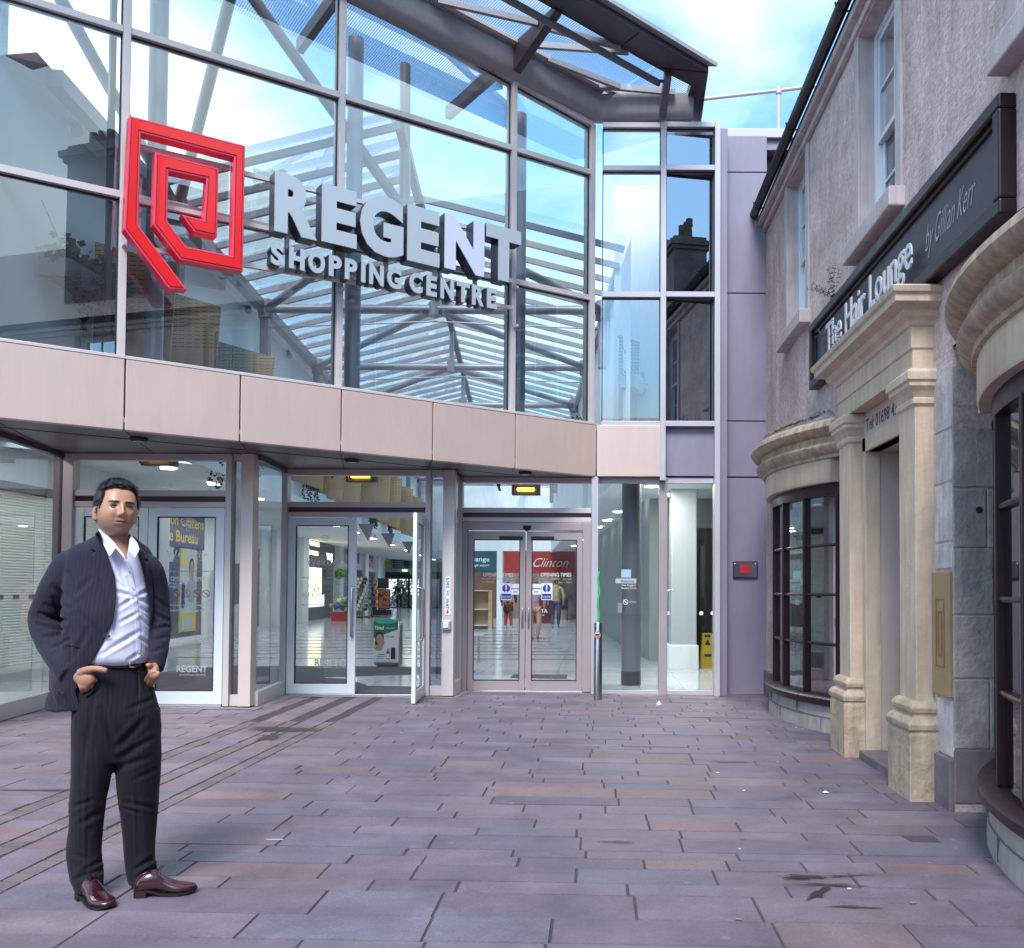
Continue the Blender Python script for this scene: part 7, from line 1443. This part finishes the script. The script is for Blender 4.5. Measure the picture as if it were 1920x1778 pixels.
# ---- shoes
M_SHOE = mat('oxblood shoe leather', (.045, .006, .010), .2, spec=.5, coat=.6, var=.5, vscale=14, tint=(.012, .002, .005)); M_SOLE = mat('dark shoe sole', (.014, .010, .012), .5)
def shoe(hx, hy, tx, ty, wd, label):
    h, t_ = P(hx, hy, Z=gz(-2)), P(tx, ty, Z=gz(-2)); d = (t_-h); d.z = 0; Ls = d.length; d.normalize(); s_ = Vector((-d.y, d.x, 0)); g_ = gz(-2)
    prof = [(0, .018, .050, .030), (.03, .028, .074, .022), (.12, .034, .098, .020), (.25, .036, .108, .020), (.36, .036, .100, .020), (.46, .038, .082, .016), (.56, .043, .064, .010), (.66, .047, .053, .006), (.77, .046, .046, .006), (.87, .038, .041, .007), (.94, .027, .036, .009), (.985, .014, .030, .012), (1, .004, .022, .014)]
    b = MB(); R_ = []
    for u_, w2, top, bot in smooth_rows(prof, 3):
        c = h+d*(u_*Ls); c.z = g_; n = 24; r = []
        for k in range(n):
            a = 2*pi*k/n; x = cos(a)*w2*wd; zc = (top+bot)/2; z = zc+(top-bot)/2*(abs(sin(a))**(.8 if sin(a) > 0 else .5))*math.copysign(1, sin(a)); x *= (1-.18*max(0, sin(a))); r.append(c+s_*x+Vector((0, 0, z)))
        R_.append(r)
    loft(b, R_); o = b.build('shoe', M_SHOE, man, smooth=60, label=label)
    b = MB(); n = 22; up, lo_ = [], []
    out = [(u_, w2) for u_, w2, *_ in smooth_rows(prof, 3)]
    pts = [(u_, w2*wd+.004) for u_, w2 in out]+[(u_, -w2*wd-.004) for u_, w2 in reversed(out)]
    def arch(u_): return .022 if u_ < .24 else max(.002, .022*(1-(u_-.24)/.25)) if u_ < .49 else .002+.010*max(0, (u_-.8)/.2)**2
    vs = [h+d*(u_*Ls)+s_*w_+Vector((0, 0, g_-h.z+arch(u_))) for u_, w_ in pts]; vs2 = [v+Vector((0, 0, .009)) for v in vs]; m_ = len(pts)
    b.add(vs+vs2, [(i, (i+1) % m_, m_+(i+1) % m_, m_+i) for i in range(m_)]+[(i, m_-1-i, m_-2-i, i+1) for i in range(m_//2-1)]+[(m_+i, m_+i+1, m_+m_-2-i, m_+m_-1-i) for i in range(m_//2-1)]); b.build('sole', M_SOLE, o)
    b = MB(); hp = [(u_, w_*.98) for u_, w_ in pts if u_ < .25]; m_ = len(hp); vs = [h+d*(u_*Ls)+s_*w_ for u_, w_ in hp]
    for v in vs: v.z = g_+.001
    b.add(vs+[v+Vector((0, 0, .024)) for v in vs], [tuple(range(m_)), tuple(range(m_, 2*m_))]+[(i, (i+1) % m_, m_+(i+1) % m_, m_+i) for i in range(m_)]); b.build('heel', M_SOLE, o)
    b = MB()
    for k in range(3): c = h+d*(Ls*(.36+k*.05)); c.z = g_+.100-k*.012; b.tube([c-s_*.02+Vector((0, 0, -.004)), c+Vector((0, 0, .004)), c+s_*.02+Vector((0, 0, -.004))], .0022, 6)
    c = h+d*(Ls*.36); c.z = g_+.104
    for s2 in (-1, 1): b.tube([c, c+s_*.012*s2+d*.01+Vector((0, 0, .014)), c+s_*.035*s2+d*.02+Vector((0, 0, .006)), c+s_*.02*s2+d*.012+Vector((0, 0, .0))], .0018, 6)
    b.build('laces', M_SOLE, o)
shoe(152, 1683, 207, 1706, 1.0, 'oxblood leather shoe of the forward foot'); shoe(252, 1681, 370, 1671, 1.0, 'oxblood leather shoe pointing sideways')
# ---- body: head, neck, hands and what the clothes hide, one mesh
HC = MP_(218, 959, -.005); HYAW, HROLL = radians(41), radians(3)
HM = Matrix.Translation(HC) @ Matrix.Rotation(HYAW, 4, 'Z') @ Matrix.Rotation(HROLL, 4, 'Y') @ Matrix.Rotation(radians(-3), 4, 'X')
HI = HM.inverted()
def G(x, s): return math.exp(-(x/s)**2)
def head_point(u, v):
    """u around from the face (0 = front), v from -1 chin to 1 crown; local axes: x to the viewer's right, -y forward"""
    ph = v*pi/2; x, y, z = cos(ph)*sin(u), -cos(ph)*cos(u), sin(ph)
    W, D, Hh = .0765, .098, .120
    if z < 0:
        t = -z; W *= 1-.27*t**1.5; D *= 1-.10*t**2; Hh = .120
    # squarer face
    k = 1/(abs(x)**2.5+abs(y)**2.5+abs(z)**2.5)**(1/2.5)
    X, Y, Z = x*k*W, y*k*D, z*k*Hh*.97
    if Z < -.02 and y > 0: Y *= 1-.55*min(1, (-.02-Z)/.09)
    f = max(0, -y)**1.5
    if f > 0:
        fr = 0
        fr += .024*G(X, .0095)*(G(Z+.022, .019) if Z > -.022 else G(Z+.022, .0085))+.010*G(X, .008)*G(Z-.006, .020)   # nose ridge and tip
        fr += .008*(G(X-.012, .0065)+G(X+.012, .0065))*G(Z+.026, .0075)                                                  # nostril wings
        fr -= .0105*(G(X-.031, .014)+G(X+.031, .014))*G(Z-.012, .0105)                                                    # eye sockets
        fr += .0055*(G(X-.030, .020)+G(X+.030, .020))*G(Z-.031, .008)                                                     # brow
        fr += .0060*(G(X-.042, .018)+G(X+.042, .018))*G(Z+.018, .018)                                                     # cheekbones
        fr += .0070*G(X, .019)*(G(Z+.050, .0052)+1.15*G(Z+.0635, .0062))-.0050*G(X, .024)*G(Z+.0565, .0026)               # lips
        fr -= .0055*G(X, .014)*G(Z+.077, .007); fr += .0105*G(X, .020)*G(Z+.097, .015)                                     # chin
        fr -= .003*(G(X-.026, .006)+G(X+.026, .006))*G(Z+.045, .015)                                                      # folds beside the mouth
        Y -= fr*f
    return Vector((X, Y, Z))
b = MB(); nu, nv = 176, 120; vs = []
for j in range(nv+1):
    v = -1+2*j/nv
    for i in range(nu): vs.append(HM @ head_point(-pi+2*pi*i/nu, v*.9995))
b.add(vs, [(j*nu+i, j*nu+(i+1) % nu, (j+1)*nu+(i+1) % nu, (j+1)*nu+i) for j in range(nv) for i in range(nu)]+[tuple(reversed(range(nu))), tuple(nv*nu+k for k in range(nu))])
# ears
for sx in (-1, 1):
    R_ = []
    for k in range(9):
        t = k/8; z = -.046+.062*t; r = .0145*sin(pi*(.12+.80*t))**.6+.002; c = HM @ Vector((sx*(.0775+.004*sin(pi*t)), .014-.006*t, z)); R_.append(ring_pts(c, (HM.to_3x3() @ Vector((sx*.35, 1, 0))).normalized(), (HM.to_3x3() @ Vector((1, -sx*.35, 0))).normalized(), r, .0062, 12))
    loft(b, R_)
# neck and hidden trunk
vloft(b, [(985, 192, 243, .062, .02), (1005, 193, 243, .062, .02), (1025, 190, 247, .066, .025), (1050, 178, 262, .08, .025), (1100, 150, 270, .085, .02), (1200, 155, 268, .09, .02), (1300, 160, 280, .09, .02), (1350, 160, 280, .08, .03)], 2.0)
for rows in ([(200, 1330, .0, .06), (176, 1450, -.02, .05), (162, 1600, -.03, .04), (163, 1672, -.04, .035)], [(235, 1330, .04, .06), (258, 1450, .07, .05), (262, 1600, .10, .04), (268, 1665, .09, .035)],
             [(175, 1065, .02, .05), (125, 1085, .02, .045), (88, 1162, .045, .034), (112, 1228, -.04, .032), (138, 1264, -.10, .030)], [(262, 1065, .05, .05), (287, 1100, .085, .032), (297, 1170, .09, .028), (297, 1225, .04, .024), (288, 1252, -.02, .026)]):
    limb(b, rows, 14)
# his right hand (left in the picture): back of the hand to us, thumb along the pocket, fingers in it
def fing(rows): limb(b, rows, 12)
limb(b, [(137, 1262, -.105, .028), (150, 1268, -.125, .034), (162, 1275, -.135, .036), (170, 1282, -.130, .030)], 18, .62)
fing([(150, 1262, -.135, .018), (164, 1256, -.150, .0155), (180, 1254, -.155, .0130), (192, 1256, -.152, .0120), (201, 1258, -.148, .0095)])
for (x0, y0, x1, y1, x2, y2, r) in ((166, 1266, 181, 1280, 190, 1310, .0125), (162, 1274, 174, 1290, 181, 1322, .0128), (156, 1280, 166, 1297, 172, 1330, .0122), (150, 1282, 158, 1299, 163, 1328, .0108)):
    fing([(x0, y0, -.138, r), ((x0+x1)/2, (y0+y1)/2, -.136, r), (x1, y1, -.095, r*.95), (x2, y2-12, -.02, r*.8)])
# his left hand
limb(b, [(286, 1250, -.02, .024), (288, 1258, -.07, .029), (287, 1267, -.09, .027)], 16, .7)
fing([(284, 1250, -.085, .0125), (279, 1248, -.105, .0115), (275, 1250, -.112, .0095)])
for k, (x0, y0, x2, y2) in enumerate(((282, 1260, 272, 1290), (286, 1264, 277, 1296), (291, 1266, 283, 1298), (295, 1264, 289, 1294))):
    fing([(x0+2, y0-4, -.09, .0115), (x0, y0+4, -.088, .011), (x2+2, y2-14, -.02, .009)])
bm_ = remeshed(b, .0031, 1, .35)
ca = bm_.color_attributes.new('skin_tone', 'FLOAT_COLOR', 'POINT')
SK = (.47, .250, .160); LIP = (.36, .14, .115); BRW = (.03, .016, .013); STB = (.30, .175, .135); RED = (.54, .25, .165)
def mixc(a, c, k): return tuple(x*(1-k)+y*k for x, y in zip(a, c))
for i, v in enumerate(bm_.vertices):
    c = SK; q = HI @ v.co
    if q.length < .16 and q.z > -.14:
        if q.y < 0:
            c = mixc(c, STB, .75*min(1, max(0, (-.034-q.z)/.02))*(1-.0*G(q.x, .02)))                                     # beard shadow
            c = mixc(c, STB, .5*G(q.x, .022)*G(q.z+.040, .007))
            lw_ = .0255; zl = -.0575+7*q.x*q.x
            if abs(q.x) < lw_ and q.y < -.06:
                e = (1-(q.x/lw_)**2)**.6; up_, dn_ = .0085*e, .0115*e
                if -dn_ < q.z-zl < up_: c = mixc(c, LIP, .9)
                if abs(q.z-zl-.0010) < .0021*(1-.5*abs(q.x)/.022) and abs(q.x) < .022: c = (.03, .010, .010)
            for sx in (-1, 1):
                bx = q.x-sx*.032
                tb_ = bx*sx; bz = .0275+.11*(tb_+.02) if tb_ < .008 else .0306-.22*(tb_-.008)
                if abs(bx) < .0205 and abs(q.z-bz) < .0054*(1-.4*max(0, tb_/.02)): c = mixc(c, BRW, .95)
                c = mixc(c, (.15, .07, .05), .8*G(q.x-sx*.031, .015)*G(q.z-.006, .012))                               # darker lids
            c = mixc(c, RED, .4*G(q.x, .012)*G(q.z+.024, .012)); c = mixc(c, (.08, .03, .025), .8*(G(q.x-.0075, .0038)+G(q.x+.0075, .0038))*G(q.z+.0345, .003))  # reddish nose; shade under it painted into the skin as dark nostrils
        c = mixc(c, RED, .5 if abs(q.x) > .074 and q.z < .04 else 0)
    elif v.co.z < 1.1: c = mixc(SK, (.34, .15, .10), .5)
    ca.data[i].color = (*c, 1)
m = bpy.data.materials.new('skin'); m.use_nodes = True; t = m.node_tree; b_ = t.nodes['Principled BSDF']; at = N(t, 'ShaderNodeAttribute', attribute_name='skin_tone'); t.links.new(at.outputs['Color'], b_.inputs['Base Color'])
b_.inputs['Roughness'].default_value = .42; b_.inputs['Subsurface Weight'].default_value = .12; b_.inputs['Subsurface Radius'].default_value = (.01, .004, .002); b_.inputs['Subsurface Scale'].default_value = 1
co = N(t, 'ShaderNodeTexCoord'); nz = N(t, 'ShaderNodeTexNoise', i_Scale=160.0, i_Detail=3.0); t.links.new(co.outputs['Object'], nz.inputs['Vector']); bp = N(t, 'ShaderNodeBump', i_Strength=.12, i_Distance=.001); t.links.new(nz.outputs['Fac'], bp.inputs['Height']); t.links.new(bp.outputs[0], b_.inputs['Normal'])
TB = bvh(bm_)
body = place(bm_, 'body', m)
M_WH = mat('eye white', (.36, .32, .31), .15, coat=1); M_IR = mat('dark brown iris', (.018, .008, .005), .08, coat=1)
for sx in (-1, 1):
    ec = HM @ Vector((sx*.0310, -.0805, .0100)); b = MB(); 
    prof = [(.0122*cos(a*pi/16), .0122*sin(a*pi/16)) for a in range(-8, 9)]; b.lathe((0, 0, 0), prof, 20); b.v = [ec+v for v in b.v]; ey = b.build('eye', M_WH, man, smooth=60)
    fwd = (HM.to_3x3() @ Vector((-.10, -1, .02))).normalized(); ax = fwd.cross(Vector((0, 0, 1))).normalized(); ay = ax.cross(fwd)
    b = MB(); b.disc(ec+fwd*.01235, ax, ay, .0062, 18); b.build('iris', M_IR, ey)
    # upper and lower lids as thin skin arcs
    for up, z0 in ((1, .0052), (-1, -.0046)):
        b = MB(); pts = [];
        for k in range(9):
            a = -1+k/4; pts.append(HM @ Vector((sx*.0310+a*.0145, -.0795-.0128*sqrt(max(.0, 1-(a*.92)**2)), .0105+z0*(1-a*a)*1.0+(.0006*up))))
        b.tube(pts, [.0014]+[.0030 if up > 0 else .0018]*7+[.0014], 8); b.build('eyelid', mat('eyelid skin', (.24, .12, .085), .5) if up < 0 else mat('lash line', (.05, .022, .018), .5), man, smooth=60)
# ---- hair: a cap with ragged short strands
def hairline(q):                                  # >0 where hair grows (head-local)
    front = .088-.35*max(0, abs(q.x)-.025)-.004*G(q.x, .012)
    if abs(q.x) > .058: front = min(front, .070-4.5*(abs(q.x)-.058))
    back = 1 if q.y > -.012 else 0
    if q.y > .012: return q.z > -.055+.25*max(0, .06-q.y)
    if q.y > -.028 and abs(q.x) > .055: return q.z > (-.018 if q.y > -.014 else .012)
    return q.z > front
M_HAIR = mat('black hair', (.030, .026, .036), .45, spec=.5, bump=.8, bscale=170, var=.8, vscale=95, tint=(.004, .003, .004))
bm = bmesh.new(); vmap = {}
nu, nv = 200, 140; fs = []
pts = {}
for j in range(nv+1):
    for i in range(nu):
        q = head_point(-pi+2*pi*i/nu, (-1+2*j/nv)*.9995); 
        if q.z > -.07 and hairline(q): pts[(j, i)] = q
b = MB(); idx = {}
for (j, i), q in pts.items():
    edge = sum(((j+dj, (i+di) % nu) not in pts) for dj, di in ((3, 0), (-3, 0), (0, 3), (0, -3)))
    th_ = (.004 if q.z < .03 else .012+.005*max(0, q.z-.06)/.06) ; th_ *= (.25 if edge else 1)
    n_ = q.normalized(); th_ += .005*noise.noise(Vector((q.x*95, q.y*40, q.z*40)))+.004*noise.noise(q*130)
    if q.z > .085 and q.y < .0: th_ += .006*G(q.x-.0, .03)
    idx[(j, i)] = len(b.v); b.v.append(HM @ (q+n_*max(.0008, th_)))
for (j, i) in pts:
    k = [(j, i), (j, (i+1) % nu), (j+1, (i+1) % nu), (j+1, i)]
    if all(x in idx for x in k): b.f.append(tuple(idx[x] for x in k))
random.seed(21)
keys = [k for k in pts if k[0] < nv]
sk = MB()
for _ in range(5200):
    q = pts[random.choice(keys)]; n_ = q.normalized(); l_ = random.uniform(.007, .016)*(2.0 if q.z > .07 else 1 if q.z > .02 else .55)
    comb = Vector((.35*random.gauss(0, 1), -.5 if q.z > .07 else .5, .9 if q.y < 0 and q.z > .05 else -.4)); d = (n_*.8+comb*.5+Vector((random.gauss(0, .25), random.gauss(0, .25), random.gauss(0, .25)))).normalized()
    s_ = d.orthogonal().normalized()*.0015; base = q+n_*.004; sk.add([HM @ (base-s_), HM @ (base+s_), HM @ (base+d*l_+n_*.003)], [(0, 1, 2)])
b.add(sk.v, sk.f); b.build('hair', M_HAIR, man, fix=False, smooth=False)
# collar
def clift(x, y): return .006
TN = bvh(bm_) if False else TB
both = BVHTree.FromPolygons([p for p in [MP_(0, 0)]*3], [[0, 1, 2]]) if False else None
def collar(poly, off):
    """folded collar leaf: (px, py, depth) corners, thick cotton"""
    b = MB(); vs = [MP_(x, y, d) for x, y, d in poly]; n = len(vs); th = Vector((0, .0045, 0)); b.add(vs+[v+th for v in vs], [tuple(range(n)), tuple(reversed(range(n, 2*n)))]+[(i, (i+1) % n, n+(i+1) % n, n+i) for i in range(n)]); return b.build('collar', M_SHIRT, shirt, bevel=.0015)
collar([(185, 991, -.02), (183.5, 999, -.035), (194, 1022, -.085), (205, 1044, -.118), (217, 1028, -.112), (203, 1013, -.075), (190, 996, -.04)], 0)
collar([(190, 996, -.035), (203, 1013, -.07), (217, 1028, -.105), (236, 1051, -.112), (232, 1040, -.09), (214, 1018, -.07), (196, 998, -.03)], 0)
collar([(246, 1004, -.01), (243, 1012, -.05), (237, 1051, -.112), (243, 1035, -.115), (254, 1046, -.118), (261, 1030, -.085), (257, 1018, -.04)], 0)
# ================================================================== litter and small wear on the ground
M_LIT = mat('litter paper', (.70, .70, .74), .6); M_BUTT = mat('cigarette filter', (.26, .16, .10), .8)
random.seed(31)
def scrap(px, py, s, label, m=None, flatness=.25):
    c = P(px, py, Z=0); c.z = gz(c.x)+.006; b = MB(); n = 7; r = [random.uniform(.5, 1)*s for _ in range(n)]
    pts = [c+Vector((r[k]*cos(2*pi*k/n), r[k]*sin(2*pi*k/n)*.7, random.uniform(0, s*flatness))) for k in range(n)]+[c+Vector((0, 0, s*flatness*1.6))]
    b.add(pts, [(k, (k+1) % n, n) for k in range(n)]); b.add([p-Vector((0, 0, .0)) for p in pts[:n]], [tuple(reversed(range(n)))]); tag(b.build('paper_scrap', m or M_LIT, None, loc=c), label, 'litter', 'paper scraps on the paving')
scrap(1236, 1324, .045, 'largest white paper scrap, lying in front of the frontal glass', flatness=.9)
for px, py, s, w_ in ((1010, 1331, .015, 'in front of the right doors'), (1143, 1344, .014, 'in front of the steel post'), (1315, 1332, .014, 'near the mauve panel'), (1492, 1361, .018, 'at the foot of the far bow window, leftmost'), (1505, 1363, .012, 'at the foot of the far bow window, beside another'), (1458, 1426, .014, 'left of the doorway step'), (1547, 1483, .035, 'long thin, left of the near pilaster'), (1345, 1448, .02, 'in mid paving, upper one'), (1395, 1481, .016, 'in mid paving, lower one'), (1387, 1591, .010, 'above the damp joints'), (1592, 1664, .016, 'right of the damp joints'), (1650, 1378, .010, 'between the pilasters'), (752, 1380, .012, 'before the open door'), (1860, 1430, .014, 'at the foot of the near bow window')):
    scrap(px, py, s, 'small white paper scrap '+w_)
def butt(px, py, L_, w_):
    c = P(px, py, Z=0); c.z = gz(c.x)+.008; a = random.uniform(-.4, .4); d = Vector((cos(a), sin(a)*.6, 0)); tag(MB().tube([c-d*L_/2, c+d*L_/2], .0042, 8).build('cigarette_butt', M_BUTT, None, smooth=True, loc=c), 'brown cigarette butt '+w_, 'cigarette butt', 'cigarette butts on the paving')
for px, py, w_ in ((1392, 1572, 'right of centre on the paving'), (1712, 1689, 'near the lower right corner'), (1385, 1724, 'close to the bottom edge')): butt(px, py, .03, w_)
c = P(515, 1583, Z=0); c.z = gz(c.x)+.006; tag(MB().box(c.x-.045, c.x+.045, c.y-.004, c.y+.004, c.z-.002, c.z).build('straw', M_LIT, None, loc=c), 'thin white straw lying on the paving right of the man', 'litter')
# shop sill slip at the entrance: thresholds
for x0, x1, y in ((-5.7, -4.07, 9.90), (-3.79, -2.1, 11.15), (-1.68, -.17, 11.84)):
    g = gz((x0+x1)/2); MB().box(x0, x1, y, y+.08, g-.01, g+.012).build('threshold', mat('light steel', (.5, .52, .56), .35, .5), centre, bevel=.003)
# pale cement skirt along the left frontage
b = MB(); pts = [(-5.75, 8.0), (-5.72, 9.6), (-3.98, 9.72), (-3.62, 9.7), (-3.6, 10.9), (-1.7, 11.0), (-1.62, 11.7), (.9, 11.62), (.9, 11.8), (-1.75, 11.85), (-1.8, 11.2), (-3.8, 11.2), (-3.76, 9.88), (-5.85, 9.95), (-5.62, 8.0)]
b.add([(x, y, gz(x)+.0035) for x, y in pts], [tuple(range(len(pts)))]); b.build('cement_strip', mat('worn cement', (.27, .235, .26), .85, var=.55, vscale=7, bump=.4, bscale=30, tint=(.13, .11, .13)), kind='structure')
